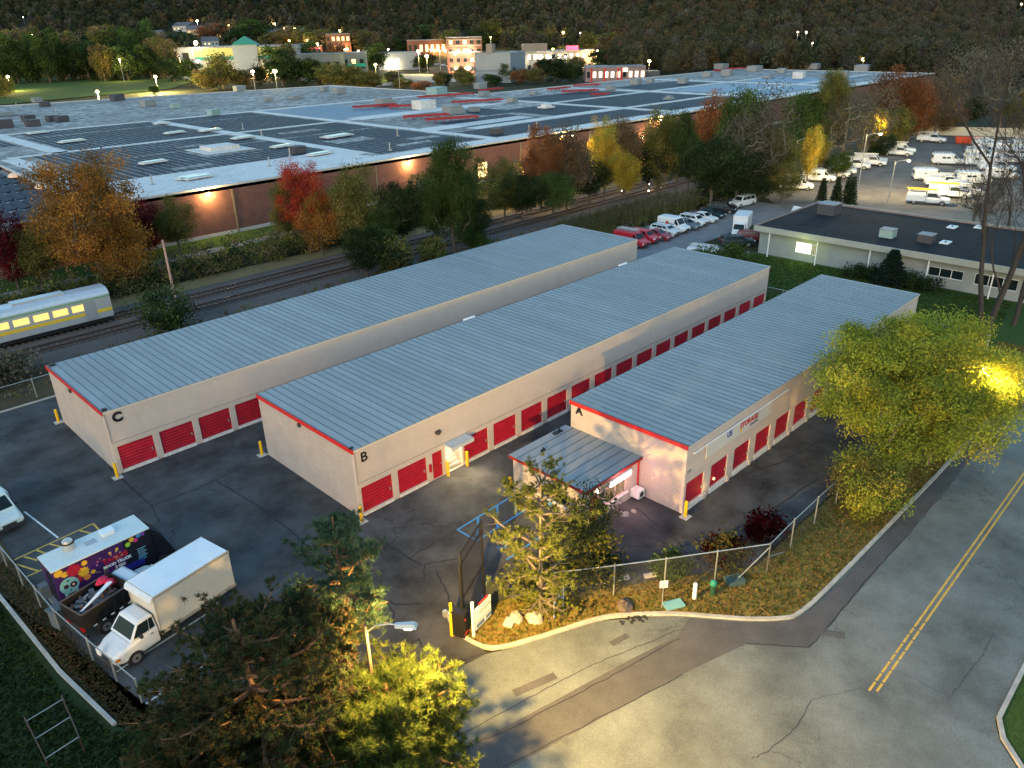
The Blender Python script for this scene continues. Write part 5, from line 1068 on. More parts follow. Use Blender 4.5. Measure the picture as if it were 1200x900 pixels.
cabin(t, WHITE, .45, 1.75, .5, 1.2, 1.3, 2.02, .88, .74); wheels(t, (-1.3, 1.9), .82, .42, .28); lights(t, 2.82, BX0, .6, .9, .85); bumper(t, 2.9, BX0, .9, .5); mirrors(t, 1.35, .93, 1.4)
r_ = random.Random(12)
scr = thing('scrap_load', 'mixed scrap of boards, pipes and red sacks in the bed of the dump truck', 'scrap', (-14.4, 2.35, 1.12), D(14))
def scrap(nm, mm, n, f):
    m = MB()
    for _ in range(n): m.T = Matrix.Translation((r_.uniform(BX0+.35, BX1-.35), r_.uniform(-.7, .7), r_.uniform(.15, .6))) @ Matrix.Rotation(r_.uniform(0, 6), 4, 'Z') @ Matrix.Rotation(r_.uniform(-.35, .35), 4, 'Y'); f(m)
    o = m.build(nm, mm, scr); o['kind'] = 'stuff'; return o
scrap('scrap_pile', mat('scrap_brown', (.10, .06, .05), .9, n=.5, ns=6), 60, lambda m: m.box(-.25, .25, -.06, .06, -.04, .04)); scrap('scrap_pile', mat('scrap_grey', (.12, .12, .13), .8, n=.4), 50, lambda m: m.box(-.2, .2, -.12, .12, -.03, .03)); scrap('scrap_pile', mat('scrap_orange', (.32, .10, .05), .8), 14, lambda m: m.box(-.09, .09, -.07, .07, -.06, .06)); scrap('scrap_pile', mat('scrap_light', (.4, .41, .42), .8), 12, lambda m: m.box(-.16, .16, -.015, .015, -.03, .03))
m = MB(); m.box(BX0+.1, BX1-.1, -.9, .9, 0, .3); o = m.build('scrap_base', mat('scrap_brown', (.1, .06, .05)), scr)
m = MB(); m.T = Matrix.Translation((-1.05, -.28, .86)) @ Matrix.Rotation(D(14), 4, 'Z') @ Matrix.Rotation(D(-7), 4, 'Y'); m.frus([(-1.1, -.05, 0), (1.05, -.16, 0), (1.05, .12, 0), (-1.1, .02, 0)], [(-1.1, -.05, .05), (1.05, -.16, .05), (1.05, .12, .05), (-1.1, .02, .05)]); m.build('white_plank', M_WHITE, scr)
for q, (x, y, z) in enumerate([(-.15, .55, .85), (.0, .1, .8)]): m = MB(); m.dome((0, 0, 0), .36-.08*q, .26, .3, 9, 3); m.v = [(v[0]*(1+r_.uniform(-.2, .2)), v[1]*(1+r_.uniform(-.2, .2)), v[2]) for v in m.v]; m.build('red_sack', mat('sack_red', (.62, .02, .07), .6), scr, (x, y, z))
m = MB(); m.box(-.35, .35, -.32, .32, 0, 1.1); m.box(-.42, .42, -.38, .38, 1.1, 1.2); tag(m.build('grey_bin', mat('bin_grey', (.10, .12, .13), .6, n=.2), None, (-17.0, 3.6, 0), rad(15), bevel=.04), 'dark grey bin standing at the tail of the dump truck by the fence', 'bin')
# ---- food truck
t = thing('food_truck', 'white roofed food truck wrapped in purple with flowers and a painted mask', 'food truck', (-16.6, 4.15, 0), D(2.5)); FL, FWD, FH = 5.25, 1.95, 3.0
PUR = mat('wrap_purple', (.045, .012, .10), .5, n=.5, ns=1.2, n2=(.02, .006, .03)); BLKW = mat('wrap_black', (.008, .008, .014), .5, n=.3, ns=2)
m = MB(); m.box(0, 3.7, 0, FWD, .5, FH-.06); m.m = 1; m.box(3.702, FL, 0, FWD, .5, FH-.06); m.build('body', [PUR, BLKW], t, bevel=.02)
m = MB(); m.box(-.04, FL+.02, -.05, FWD+.05, FH-.06, FH+.02); m.build('roof', paint('roof_cream', (.55, .60, .58), 0), t, bevel=.02)
m = MB(); m.frus([(FL+.002, .05, .5), (FL+1.25, .12, .5), (FL+1.25, FWD-.12, .5), (FL+.002, FWD-.05, .5)], [(FL+.002, .08, 2.75), (FL+.75, .2, 1.9), (FL+.75, FWD-.2, 1.9), (FL+.002, FWD-.08, 2.75)]); m.build('cab', BLKW, t, bevel=.05)
m = MB(); m.add([(FL+.12, .16, 2.66), (FL+.74, .27, 1.96), (FL+.74, FWD-.27, 1.96), (FL+.12, FWD-.16, 2.66)], [(0, 1, 2, 3)]); m.v = [(a+.02, b_2, c+.02) for a, b_2, c in m.v]; m.build('windscreen', M_DARKGL, t)
wheels(t, (1.2, FL+.3), 0.0, .4, .26) if False else None
tt = MB()
for x in (1.2, FL+.35):
    for y in (.12, FWD-.12):
        o = share('wheel', (lambda q: (q.cyl((0, -.13, 0), (0, .13, 0), .4, n=18), q)[1])(MB()).mesh('tyre', M_TYRE), t, (x, y, .4)); h_ = MB(); h_.cyl((0, -.14, 0), (0, .14, 0), .22, n=12); share('rim', h_.mesh('rim', M_HUB), o)
fx, fy = .0, 0
vx = [(1.35, 1.15)]
m = MB(); m.cyl((1.45, 1.45, FH+.02), (1.45, 1.45, FH+.42), .33, n=18); m.m = 1; m.cyl((1.45, 1.45, FH+.42), (1.45, 1.45, FH+.47), .37, n=18); m.m = 0; m.dome((1.45, 1.45, FH+.47), .29, .29, .2, 16, 4); m.build('exhaust_fan', [mat('fan_steel', (.5, .5, .46), .35, .6), M_BLACK], t)
m = MB(); m.box(3.1, 3.75, .95, 1.5, FH+.02, FH+.22); m.box(3.06, 3.79, .91, 1.54, FH+.22, FH+.27); m.build('roof_vent', M_WHITE, t, bevel=.02)
m = MB(); m.box(2.15, 2.75, .85, 1.35, FH+.021, FH+.035); m.build('roof_hatch', mat('hatch_grey', (.33, .37, .40)), t)
m = MB(); m.box(-.25, -.002, .2, FWD-.2, .5, .7); m.build('rear_step', M_GALV, t); m = MB(); m.box(-.03, -.002, .3, 1.1, .7, 2.6); m.build('rear_door', BLKW, t); m = MB(); m.box(-.5, -.04, 1.3, 1.8, .7, 1.5); m.build('gas_locker', mat('bin_grey', (.1, .12, .13)), t)
def disc(x, z, r, c, dy=.012, n=12, petals=0, nm='painted_flower'):
    m = MB(); k = n*2 if petals else n; vs = [(x, -dy, z)]
    for i in range(k):
        a = 2*math.pi*i/k; rr_ = r*(1 if not petals or i % 2 == 0 else .72); vs.append((x+rr_*math.cos(a), -dy, z+rr_*math.sin(a)))
    m.add(vs, [(0, 1+i, 1+(i+1) % k) for i in range(k)])
    o = m.build(nm, mat('paint_%02d_%02d_%02d' % tuple(int(v*60) for v in c), c, .55), t); return o
YE, RE, OR, TE, PK, GR, BL = (.62, .36, .03), (.32, .01, .03), (.6, .2, .05), (.16, .36, .36), (.5, .03, .2), (.25, .5, .05), (.04, .25, .45)
for x, z, r, c, p in [(.28, 2.72, .26, YE, 7), (.55, 2.5, .2, YE, 6), (1.02, 2.5, .43, RE, 9), (1.45, 2.15, .34, YE, 8), (1.6, 2.66, .18, YE, 6), (1.55, 1.75, .22, OR, 6), (1.1, 1.85, .25, RE, 7), (1.9, 1.9, .15, YE, 6),
                      (3.95, 2.55, .17, GR, 5), (4.2, 2.76, .17, YE, 6), (4.4, 2.62, .15, PK, 6), (4.6, 2.82, .15, BL, 5), (4.85, 2.8, .13, (.2, .05, .3), 5), (2.95, 2.55, .08, YE, 0), (3.1, 2.2, .07, (.5, .4, .2), 0), (3.35, 2.6, .09, YE, 0), (2.55, 1.75, .1, GR, 6)]:
    disc(x, z, r, c, .012, 10, p)
for k in range(28): disc(r_.uniform(2.0, 3.6), r_.uniform(1.3, 2.6), r_.uniform(.03, .07), r_.choice([YE, (.3, .12, .12), (.35, .2, .3), (.4, .3, .12), RE]), .010, 7, 0, 'painted_dot')
disc(.62, 1.75, .50, TE, .018, 16, 0, 'painted_mask'); m = MB(); m.frus([(.3, -.016, .95), (.95, -.016, .95), (.95, -.002, .95), (.3, -.002, .95)], [(.25, -.016, 1.6), (1.0, -.016, 1.6), (1.0, -.002, 1.6), (.25, -.002, 1.6)]); m.build('painted_mask', mat('paint_mask', TE), t)
disc(.45, 1.75, .13, (.02, .01, .02), .024, 12); disc(.82, 1.72, .18, (.02, .01, .02), .024, 12); disc(.82, 1.72, .08, (.5, .3, .25), .028, 8); disc(.62, 1.45, .07, (.02, .01, .02), .024, 3); disc(.6, 2.05, .09, (.02, .18, .2), .024, 8, 5)
m = MB(); m.box(.42, .85, -.026, -.02, 1.18, 1.23)
for k in range(5): m.box(.46+k*.08, .48+k*.08, -.027, -.019, 1.12, 1.29)
m.build('painted_mask', M_BLACK, t)
text('TACOS', .42, mat('paint_red_text', (.35, .01, .03)), t, (3.15, -.02, 2.12), FRONT, .004, bold=.02); text('FOOD TRUCK', .24, M_WHITE, t, (3.2, -.02, 1.78), FRONT, .004, bold=.01); text('2 GO', .24, M_WHITE, t, (3.3, -.02, 1.5), FRONT, .004, bold=.01)
m = MB(); m.box(2.9, 4.6, -.012, -.002, .9, 1.3); m.build('blue_wave', mat('wrap_blue', (.01, .015, .2)), t)
for k in range(5): m = MB(); m.box(4.35, 4.85-(k % 2)*.1, -.014, -.006, 1.95-k*.13, 1.99-k*.13); m.build('menu_line', mat('menu', (.2, .4, .5)), t)
m = MB(); m.box(4.3, 4.75, -.012, -.004, 1.2, 1.4); m.build('menu_line', mat('wrap_teal', (.03, .15, .25)), t)
for k in range(40):
    x = r_.uniform(-.0, 0); y = r_.uniform(.1, FWD-.1); 
m = MB()
for k in range(30): y = r_.uniform(.15, FWD-.15); z = r_.uniform(.8, 2.8); m.box(-.012, -.004, y, y+r_.uniform(.05, .14), z, z+r_.uniform(.04, .12))
m.build('rear_pattern', mat('rear_print', (.18, .12, .07)), t)
# ---- van at the left edge
van(paint('van_green_white', (.55, .62, .58), 0), 'white van with green livery cut off by the left picture edge', (-16.7, 17.7), D(-83), L=5.4, H=2.1, decal=mat('livery_green', (.10, .35, .15)), winds=0)
# ------------------------------------------------------------------ trees
def np_mesh(name, V, nverts, cols, mats):
    """V: (faces*nverts, 3) separate polygons; cols per face"""
    V = np.asarray(V, np.float32); nf = len(V)//nverts
    me = bpy.data.meshes.new(name); me.vertices.add(len(V)); me.vertices.foreach_set('co', V.ravel())
    me.loops.add(len(V)); me.loops.foreach_set('vertex_index', np.arange(len(V), dtype=np.int32))
    me.polygons.add(nf); me.polygons.foreach_set('loop_start', np.arange(0, len(V), nverts, dtype=np.int32))
    me.update(calc_edges=True)
    a = me.attributes.new('col', 'FLOAT_COLOR', 'FACE'); c = np.ones((nf, 4), np.float32); c[:, :3] = cols; a.data.foreach_set('color', c.ravel())
    me.materials.append(mats); return me
def leaves(rng, C, sp, n, size, cols, jit=.25, flat=.7):
    """n leaf quads round every clump centre C (k,3) of spread sp (k,)"""
    k = len(C); P = np.repeat(C, n, 0)+np.clip(rng.normal(size=(k*n, 3)), -1.9, 1.9)*np.repeat(sp, n)[:, None]*np.array([1, 1, flat])*.55
    N = len(P); a = rng.normal(size=(N, 3)); a /= np.linalg.norm(a, axis=1)[:, None]; b = rng.normal(size=(N, 3)); b -= (a*b).sum(1)[:, None]*a; b /= np.linalg.norm(b, axis=1)[:, None]
    s = size*rng.uniform(.6, 1.3, N)[:, None]; a = a*s; b = b*s*.62
    V = np.stack([P-a, P+b*.9, P+a, P-b], 1).reshape(-1, 3)
    cc = np.asarray(cols)[rng.integers(0, len(cols), k)]; cc = np.repeat(cc*rng.uniform(.72, 1.25, (k, 1)), n, 0)*rng.uniform(1-jit, 1+jit, (N, 1)); return V, cc
def tubes(P0, P1, R0, R1, n=5):
    D_ = P1-P0; L = np.linalg.norm(D_, axis=1)[:, None]+1e-6; D_ = D_/L
    h = np.where(np.abs(D_[:, 2:3]) > .9, [[1., 0, 0]], [[0, 0, 1.]]); A = np.cross(D_, h); A /= np.linalg.norm(A, axis=1)[:, None]; B = np.cross(D_, A)
    vs = []
    for i in range(n):
        w = 2*math.pi*i/n; w2 = 2*math.pi*(i+1)/n
        e0 = A*math.cos(w)+B*math.sin(w); e1 = A*math.cos(w2)+B*math.sin(w2)
        vs.append(np.stack([P0+e0*R0[:, None], P0+e1*R0[:, None], P1+e1*R1[:, None], P1+e0*R1[:, None]], 1))
    return np.concatenate(vs, 0).reshape(-1, 3)
def skeleton(rng, trunk, clumps, r0, up=.25):
    """joins every clump to the nearest part of the tree that lies nearer the root"""
    N = [np.array(p, float) for p in trunk]; par = [-1]+list(range(len(trunk)-1)); d0 = np.linalg.norm(clumps-N[0], axis=1)
    for i in np.argsort(d0):
        c = clumps[i]; A = np.array(N); dd = np.linalg.norm(A-c, axis=1)+np.maximum(0, A[:, 2]-c[2])*1.5+.25*np.maximum(0, np.linalg.norm(A-N[0], axis=1)-d0[i]); dd[0] += 4
        j = int(np.argmin(dd)); m = (A[j]*.5+c*.5)+rng.normal(size=3)*.06*dd[j]; m[2] -= up*.25*dd[j]
        N.append(m); par.append(j); N.append(c); par.append(len(N)-2)
    N = np.array(N); par = np.array(par); w = np.ones(len(N))
    for i in range(len(N)-1, 0, -1): w[par[i]] += w[i]
    R = r0*(w/w[0])**.5; i = np.arange(1, len(N)); return N[par[i]], N[i], np.minimum(R[par[i]], R[i]*1.25+.004), R[i]
LOBES = {}
def crown_pts(rng, n, c, r, shell=.5, zmin=None):
    L = rng.normal(size=(6, 3)); L /= np.linalg.norm(L, axis=1)[:, None]; out = []
    while len(out) < n:
        d = rng.normal(size=3); d /= np.linalg.norm(d); k = rng.uniform(shell**3, 1)**(1/3); lob = .72+.38*np.clip((L@d).max(), 0, 1)**3
        p = np.array(c)+d*k*lob*np.array(r)
        if zmin is None or p[2] > zmin: out.append(p)
    return np.array(out)
def decid_mesh(seed, h, r, nclump, nleaf, size, cols, base=.3, trunk_r=.25, shell=.45, bark=None, lean=(0, 0), sparse=1, flat=.8, csp=.56):
    rng = np.random.default_rng(seed); cz = h*(base+1)/2; rz = h*(1-base)/2*1.02
    C = crown_pts(rng, nclump, (lean[0], lean[1], cz), (r, r, rz), shell)
    T = [(lean[0]*k*.6+rng.normal()*.05*r*k, lean[1]*k*.6+rng.normal()*.05*r*k, h*.8*k) for k in (0, .15, .3, .42, .56, .7, .85, 1)]
    s = skeleton(rng, T, C, trunk_r); tm = np_mesh('trunk', tubes(*s), 4, np.ones((len(s[0])*5, 3)), bark or M_BARK)
    sp = np.full(nclump, r*2.3/nclump**(1/3)*csp)*rng.uniform(.7, 1.3, nclump); V, cc = leaves(rng, C, sp, nleaf, size, cols, flat=flat)
    return tm, np_mesh('crown', V, 4, cc, M_LEAF)
def bare_mesh(seed, h, trunk_r, spread=.3, levels=5, trunks=1, bark=None, twig=1.0, dirs=None):
    rng = np.random.default_rng(seed); P0, P1, R0, R1 = [], [], [], []; tips = []
    def go(p, d, L, r, lv):
        n = 4 if lv or not dirs else 9; q = p; nz_ = .11 if lv or not dirs else .045
        for i in range(n):
            d2 = d+rng.normal(size=3)*nz_; d2[2] += .05 if lv or not dirs else 0; d2 /= np.linalg.norm(d2); q2 = q+d2*L/n; ra = r*(1-.5*i/n); rb = r*(1-.5*(i+1)/n); P0.append(q); P1.append(q2); R0.append(ra); R1.append(rb); q = q2; d = d2
            if lv < levels and i > 0 and rng.random() < .78:
                a = rng.normal(size=3); a -= a@d*d; a /= np.linalg.norm(a); nd = d*.75+a*rng.uniform(.45, .85)*(1 if lv else spread*2.4); nd[2] += .12; nd /= np.linalg.norm(nd); go(q, nd, L*rng.uniform(.5, .72)*(1 if lv or not dirs else .5), rb*(.6 if lv or not dirs else .42), lv+1)
        if lv < levels: 
            for _ in range(2):
                nd = d+rng.normal(size=3)*.3; nd /= np.linalg.norm(nd); go(q, nd, L*.6, rb*.8, lv+1)
        else: tips.append(q)
    for dd, ll, r0_, off in (dirs or []): go(np.array(off, float), np.array(dd)/np.linalg.norm(dd), ll, r0_, 0)
    for k in range(0 if dirs else trunks):
        a = 2*math.pi*k/max(1, trunks)+.6; go(np.array([.25*math.cos(a), .25*math.sin(a), 0.])*(trunks > 1), np.array([math.cos(a)*spread*(trunks > 1), math.sin(a)*spread*(trunks > 1), 1.]), h*.42, trunk_r, 0)
    A = [np.array(v) for v in (P0, P1, R0, R1)]; A[2] = np.maximum(A[2], .012*twig); A[3] = np.maximum(A[3], .010*twig)
    return np_mesh('trunk', tubes(*A, n=4), 4, np.ones((len(A[0])*4, 3)), bark or M_BARK), np.array(tips)
def conifer_mesh(seed, h, r, cols, n=26, tr=.15):
    rng = np.random.default_rng(seed); P0, P1, R0, R1, C, S = [], [], [], [], [], []
    P0.append((0, 0, 0)); P1.append((0, 0, h)); R0.append(tr); R1.append(.02)
    for i in range(n):
        z = h*(.10+.86*i/n); L = r*(1-(z/h))**.85*rng.uniform(.8, 1.15)+.15
        for k in range(7):
            a = k*.9+i*2.4+rng.uniform(-.2, .2); e = np.array([math.cos(a)*L, math.sin(a)*L, z-.1*L]); P0.append((0, 0, z)); P1.append(e); R0.append(.03); R1.append(.01)
            for q in (.35, .6, .85, 1): C.append(np.array([0, 0, z])*(1-q)+e*q); S.append(.10+L*.07)
    s = [np.array(v, float) for v in (P0, P1, R0, R1)]; V, cc = leaves(rng, np.array(C), np.array(S), 26, .05+r*.012, cols, flat=.35)
    return np_mesh('trunk', tubes(*s), 4, np.ones((len(s[0])*5, 3)), M_BARK), np_mesh('crown', V, 4, cc, M_LEAF)
def pine_mesh(seed, h, r, cols, tiers=9, per=6, z0=.25, tr=.2, tufts=7, needle=.20, nn=16, tuftr=.9, top=True, bend=(0, 0), arms=None, deadlow=0, sparse=0, bark=None):
    """pine: tiers of crooked limbs, twigs that end in tufts of long needles"""
    rng = np.random.default_rng(seed); P0, P1, R0, R1, C, Dn = [], [], [], [], [], []
    tp = lambda k: np.array([bend[0]*k**1.5, bend[1]*k**1.5, h*k])
    K = 10
    for i in range(K): P0.append(tp(i/K)); P1.append(tp((i+1)/K)); R0.append(tr*(1-i/K*.8)); R1.append(tr*(1-(i+1)/K*.8))
    limbs = []
    for i in range(tiers):
        k = z0+(1-z0)*i/tiers; env = math.sin(min(1, (1-k)/(1-z0)*1.25+.12)*math.pi*.5)
        for j in range(per):
            a = 2*math.pi*j/per+i*1.1+rng.uniform(-.35, .35); L = r*env*rng.uniform(.6, 1.1); limbs.append((k, a, L, rng.uniform(.12, .4)))
    for k in [z0*.5+.5*z0*q/max(1, deadlow) for q in range(deadlow)]: limbs.append((k, rng.uniform(0, 6.28), r*rng.uniform(.4, .8), -1))
    for a_ in (arms or []): limbs.append(a_)
    for k, a, L, up in limbs:
        dead = up < 0; up = abs(up) if not dead else .05
        p = tp(k); d = np.array([math.cos(a), math.sin(a), up]); n = 6; q = p; rr = .035+.02*L
        for i in range(n):
            d = d+rng.normal(size=3)*.13; d[2] += .03; d /= np.linalg.norm(d); q2 = q+d*L/n; P0.append(q); P1.append(q2); R0.append(rr*(1-i/n*.75)); R1.append(rr*(1-(i+1)/n*.75)); q = q2
            if i >= 1:
                for s in (-1, 1):
                    if dead and rng.random() < .5: continue
                    ax = np.array([-d[1], d[0], .1])*s*rng.uniform(.6, 1.1)+d*.7+rng.normal(size=3)*.15; ax /= np.linalg.norm(ax); l2 = L*.42*(1-i/n*.55)*rng.uniform(.6, 1.15)
                    e = q+ax*l2; P0.append(q); P1.append(e); R0.append(.016); R1.append(.008)
                    if dead or rng.random() < sparse: continue
                    for t_ in np.linspace(.35, 1.0, max(2, int(tufts*l2/1.1)+1)):
                        C.append(q+(e-q)*t_+rng.normal(size=3)*.06); Dn.append(ax+np.array([0, 0, .5]))
                        o = rng.normal(size=3)*.22; o[2] = abs(o[2])*.6; C.append(q+(e-q)*t_+o); Dn.append(ax+o*2+np.array([0, 0, .4]))
            if i >= 3 and not dead: C.append(q2+0); Dn.append(d+np.array([0, 0, .5]))
    s = [np.array(v, float) for v in (P0, P1, R0, R1)]; C = np.array(C); Dn = np.array(Dn); Dn /= np.linalg.norm(Dn, axis=1)[:, None]
    k = len(C); N = k*nn; d = np.repeat(Dn, nn, 0)*.55+rng.normal(size=(N, 3))*.62; d /= np.linalg.norm(d, axis=1)[:, None]; w = rng.normal(size=(N, 3)); w -= (w*d).sum(1)[:, None]*d; w /= np.linalg.norm(w, axis=1)[:, None]
    P = np.repeat(C, nn, 0)+rng.normal(size=(N, 3))*.03; L = needle*rng.uniform(.7, 1.25, (N, 1)); V = np.stack([P-w*.020*tuftr, P+w*.020*tuftr, P+d*L], 1).reshape(-1, 3)
    cc = np.repeat(np.asarray(cols)[rng.integers(0, len(cols), k)]*rng.uniform(.75, 1.25, (k, 1)), nn, 0)*rng.uniform(.8, 1.2, (N, 1))
    return np_mesh('trunk', tubes(*s), 4, np.ones((len(s[0])*5, 3)), bark or M_BARKP), np_mesh('crown', V, 3, cc, M_LEAF)
def tree(name, label, cat, x, y, meshes, group=None, z=None, rz=0, sc=(1, 1, 1), tint=(1, 1, 1)):
    if z is None: z = float(hill(x, y))-.02
    t = thing(name, label, cat, (x, y, z), rz, group); t.scale = sc
    for nm, me in zip(('trunk', 'crown'), meshes):
        if me is None: continue
        o = share(nm, me, t)
        if nm == 'crown': o.color = (*tint, 1)
    return t
def tri(r, a, m, b): return float(r.triangular(a, m, b))
# palettes
P_OR = [(.20, .09, .02), (.15, .075, .018), (.24, .12, .03), (.10, .06, .02)]; P_RED = [(.22, .03, .018), (.16, .022, .02), (.25, .055, .02)]; P_WINE = [(.10, .012, .016), (.075, .012, .018), (.14, .018, .02)]
P_OLIVE = [(.065, .07, .020), (.085, .085, .024), (.05, .06, .018), (.11, .09, .028)]; P_DARK = [(.018, .032, .012), (.025, .04, .014), (.014, .024, .012)]; P_GREEN = [(.035, .06, .018), (.05, .078, .02), (.028, .045, .015)]
P_GOLD = [(.26, .20, .025), (.20, .17, .03), (.16, .15, .03), (.30, .20, .03)]; P_BROWN = [(.10, .075, .045), (.075, .06, .04), (.12, .085, .045)]; P_GREY = [(.085, .08, .06), (.065, .06, .045), (.10, .09, .06)]; P_RUST = [(.13, .05, .02), (.10, .045, .02), (.16, .07, .03)]
P_MAPLE = [(.125, .14, .02), (.10, .125, .02), (.165, .16, .022), (.075, .10, .018)]
bright = lambda P, k: [tuple(v*k for v in c) for c in P]
P_OR = bright(P_OR, 1.6); P_RED = bright(P_RED, 1.5); P_WINE = bright(P_WINE, 1.2); P_OLIVE = bright(P_OLIVE, 1.7); P_DARK = bright(P_DARK, 1.5); P_GREEN = bright(P_GREEN, 1.5); P_GOLD = bright(P_GOLD, 1.4); P_BROWN = bright(P_BROWN, 1.6); P_GREY = bright(P_GREY, 1.5); P_RUST = bright(P_RUST, 1.7); P_MAPLE = bright(P_MAPLE, 2.1)
# the big maple by the road
mm_ = decid_mesh(11, 10.4, 6.8, 280, 540, .085, P_MAPLE, base=.2, trunk_r=.34, shell=.4, csp=.44, lean=(.4, -.3), flat=.6)
tree('maple_tree', 'large yellow green maple overhanging the road with a lamp glowing in it', 'tree', 29.9, -23.0, mm_, z=.07)
m2 = decid_mesh(12, 3.8, 2.2, 46, 280, .085, P_OLIVE+P_MAPLE, base=.1, trunk_r=.12)
tree('small_tree', 'low leafy tree on the verge beneath the left side of the big maple', 'tree', 22.6, -23.4, m2, z=.07)
# gate pine: crooked, half bare, needle and bark colours lightened for lamplight from the left
GPC = [(.10, .12, .03), (.13, .145, .032), (.075, .09, .025)]; M_BARKG = mat('bark_gate_pine', (.15, .125, .095), .95, n=.3, ns=5, stretch=(5, 5, 1.5), bump=.5)
gp = pine_mesh(21, 9.2, 3.0, GPC, tiers=8, per=4, z0=.2, tr=.14, tufts=4, needle=.2, nn=20, tuftr=1.0, bend=(.15, .1), deadlow=12, sparse=.4, bark=M_BARKG)
tree('pine_tree', 'thin crooked pine with bare lower limbs lit yellow on the verge by the gate', 'tree', 1.15, -14.85, gp, z=.07)
gm = decid_mesh(23, 4.4, 2.1, 40, 80, .10, [(.09, .09, .02), (.12, .11, .02), (.06, .07, .018)], base=.05, trunk_r=.10)
tree('bushy_tree', 'dense olive bushy tree in front of the office corner', 'tree', 5.2, -14.6, gm, z=.05)
m2 = decid_mesh(24, 4.4, 1.5, 26, 70, .10, [(.05, .055, .02), (.07, .07, .03)], base=.1, trunk_r=.08)
tree('small_tree', 'slim dark shrub like tree before the red office door', 'tree', 7.6, -12.9, m2, z=.03)
m2 = decid_mesh(25, 2.2, 1.8, 26, 80, .12, [(.12, .13, .02), (.10, .11, .02)], base=.0, trunk_r=.06)
tree('low_bush', 'low bright yellow green bush around the foot of the gate pine', 'shrub', 2.4, -14.3, m2, z=.05)
# pines at the lower left
PC = [(.035, .055, .025), (.045, .062, .025), (.06, .062, .026), (.085, .066, .032)]
pa = pine_mesh(31, 10.2, 4.2, PC, tiers=12, per=6, z0=.22, tr=.26, tufts=5, needle=.2, nn=24, tuftr=1.05, bend=(-.3, .2), deadlow=22, sparse=.38)
tree('pine_tree', 'big dark pine with bare inner limbs at the bottom beside the box truck', 'tree', -14.3, -15.0, pa, z=.03)
pb = pine_mesh(32, 10.5, 2.3, [(.06, .11, .06), (.075, .12, .07), (.05, .09, .05)], tiers=9, per=4, z0=.4, tr=.12, tufts=5, needle=.22, nn=20, tuftr=.9, sparse=.2)
tree('pine_tree', 'slender fresh green pine reaching towards the corner of building B', 'tree', -8.9, -12.4, pb, z=.03)
pc = pine_mesh(33, 5.8, 3.0, [(.085, .115, .025), (.11, .135, .028), (.06, .085, .02)], tiers=10, per=6, z0=.22, tr=.2, tufts=5, needle=.27, nn=26, tuftr=.75, bend=(.5, -.3), arms=[(.45, -.5, 3.6, .15), (.6, -.2, 3.2, .2), (.55, -.9, 3.4, .1)], deadlow=5)
tree('pine_tree', 'lower pine glowing yellow directly under the entrance street lamp', 'tree', -10.9, -17.4, pc, z=.03)
pd = pine_mesh(34, 7.4, 3.2, PC+[(.07, .05, .018)], tiers=10, per=6, z0=.2, tr=.2, tufts=5, needle=.2, nn=22, tuftr=1.05)
tree('pine_tree', 'brownish pine at the very bottom edge left of the lit pine', 'tree', -16.4, -14.9, pd, z=.03)
pe = pine_mesh(35, 9.0, 2.8, PC, tiers=10, per=6, z0=.3, tr=.2, tufts=5, needle=.2, nn=22, tuftr=1.05, sparse=.2)
tree('pine_tree', 'dark pine between the big pine and the green pine', 'tree', -12.3, -14.4, pe, z=.03, rz=1)
# shrubs along the fence
def shrub(label, x, y, h, r, cols, seed, n=26, size=.10, cat='shrub', z=.03, nl=80): return tree('shrub', label, cat, x, y, decid_mesh(seed, h, r, n, nl, size, cols, base=0, trunk_r=.05, shell=.55), z=z)
shrub('dark clipped hedge bush behind the left end of the verge fence', 6.0, -15.3, 1.7, 1.2, P_DARK+[(.06, .03, .02)], 41)
shrub('rounded green shrub between the fence posts', 9.0, -17.9, 1.3, 1.0, P_GREEN, 42)
shrub('tall mixed green and wine coloured shrub at the fence corner', 11.6, -19.6, 2.3, 1.4, bright(P_OLIVE, .6)+bright(P_WINE, .15), 43, 34)
shrub('dark wine red bush behind the fence further right', 15.4, -20.2, 1.9, 1.1, bright(P_WINE, .18), 44)
for i, (x, y, h, r, c, l) in enumerate([(5.4, 42.4, 5.2, 2.9, P_DARK+P_GREEN, 'round dark green bush between the rails and building C'), (34.5, 42.0, 5.2, 2.4, P_DARK+P_OLIVE, 'dark bushy tree behind the roof of building C'), (-9.8, 42.0, 2.6, 2.6, P_GREY, 'greyish scrub by the tracks left of building C'),
        (-13.5, 41, 2.0, 2.2, P_OLIVE+P_GREY, 'pale scrub at the left edge near the tracks'), (63.2, 13.4, 2.0, 2.2, P_GREEN, 'low green shrub at the near end of the lawn'), (66.5, 11.5, 2.2, 2.4, P_GREEN, 'spreading green shrub beside the pale building'), (41.5, 42.5, 3.2, 1.8, P_OLIVE, 'small shrub on the bank behind the roof of building C'), (50, 42.5, 2.6, 1.6, P_GREEN, 'low green shrub beyond the far roof of building C')]):
    shrub(l, x, y, h, r, c, 60+i, 40, .16, nl=90)
sm = conifer_mesh(71, 4.6, 2.1, [(.012, .028, .02), (.018, .036, .024)]); tree('spruce_tree', 'small dark spruce standing against the pale low building', 'tree', 70.9, -6.6, sm)
for i, (x, y, h) in enumerate([(72, -3.8, 1.3), (71.5, -8.6, 1.6), (72.2, -10.4, 1.2), (71.8, -1.8, 1.0)]): shrub(['low dark shrub left of the spruce', 'dark juniper shrub right of the spruce', 'small round shrub under the dark window', 'ground hugging shrub under the pale wall'][i], x, y, h, 1.5, P_DARK, 80+i, 20, .12)
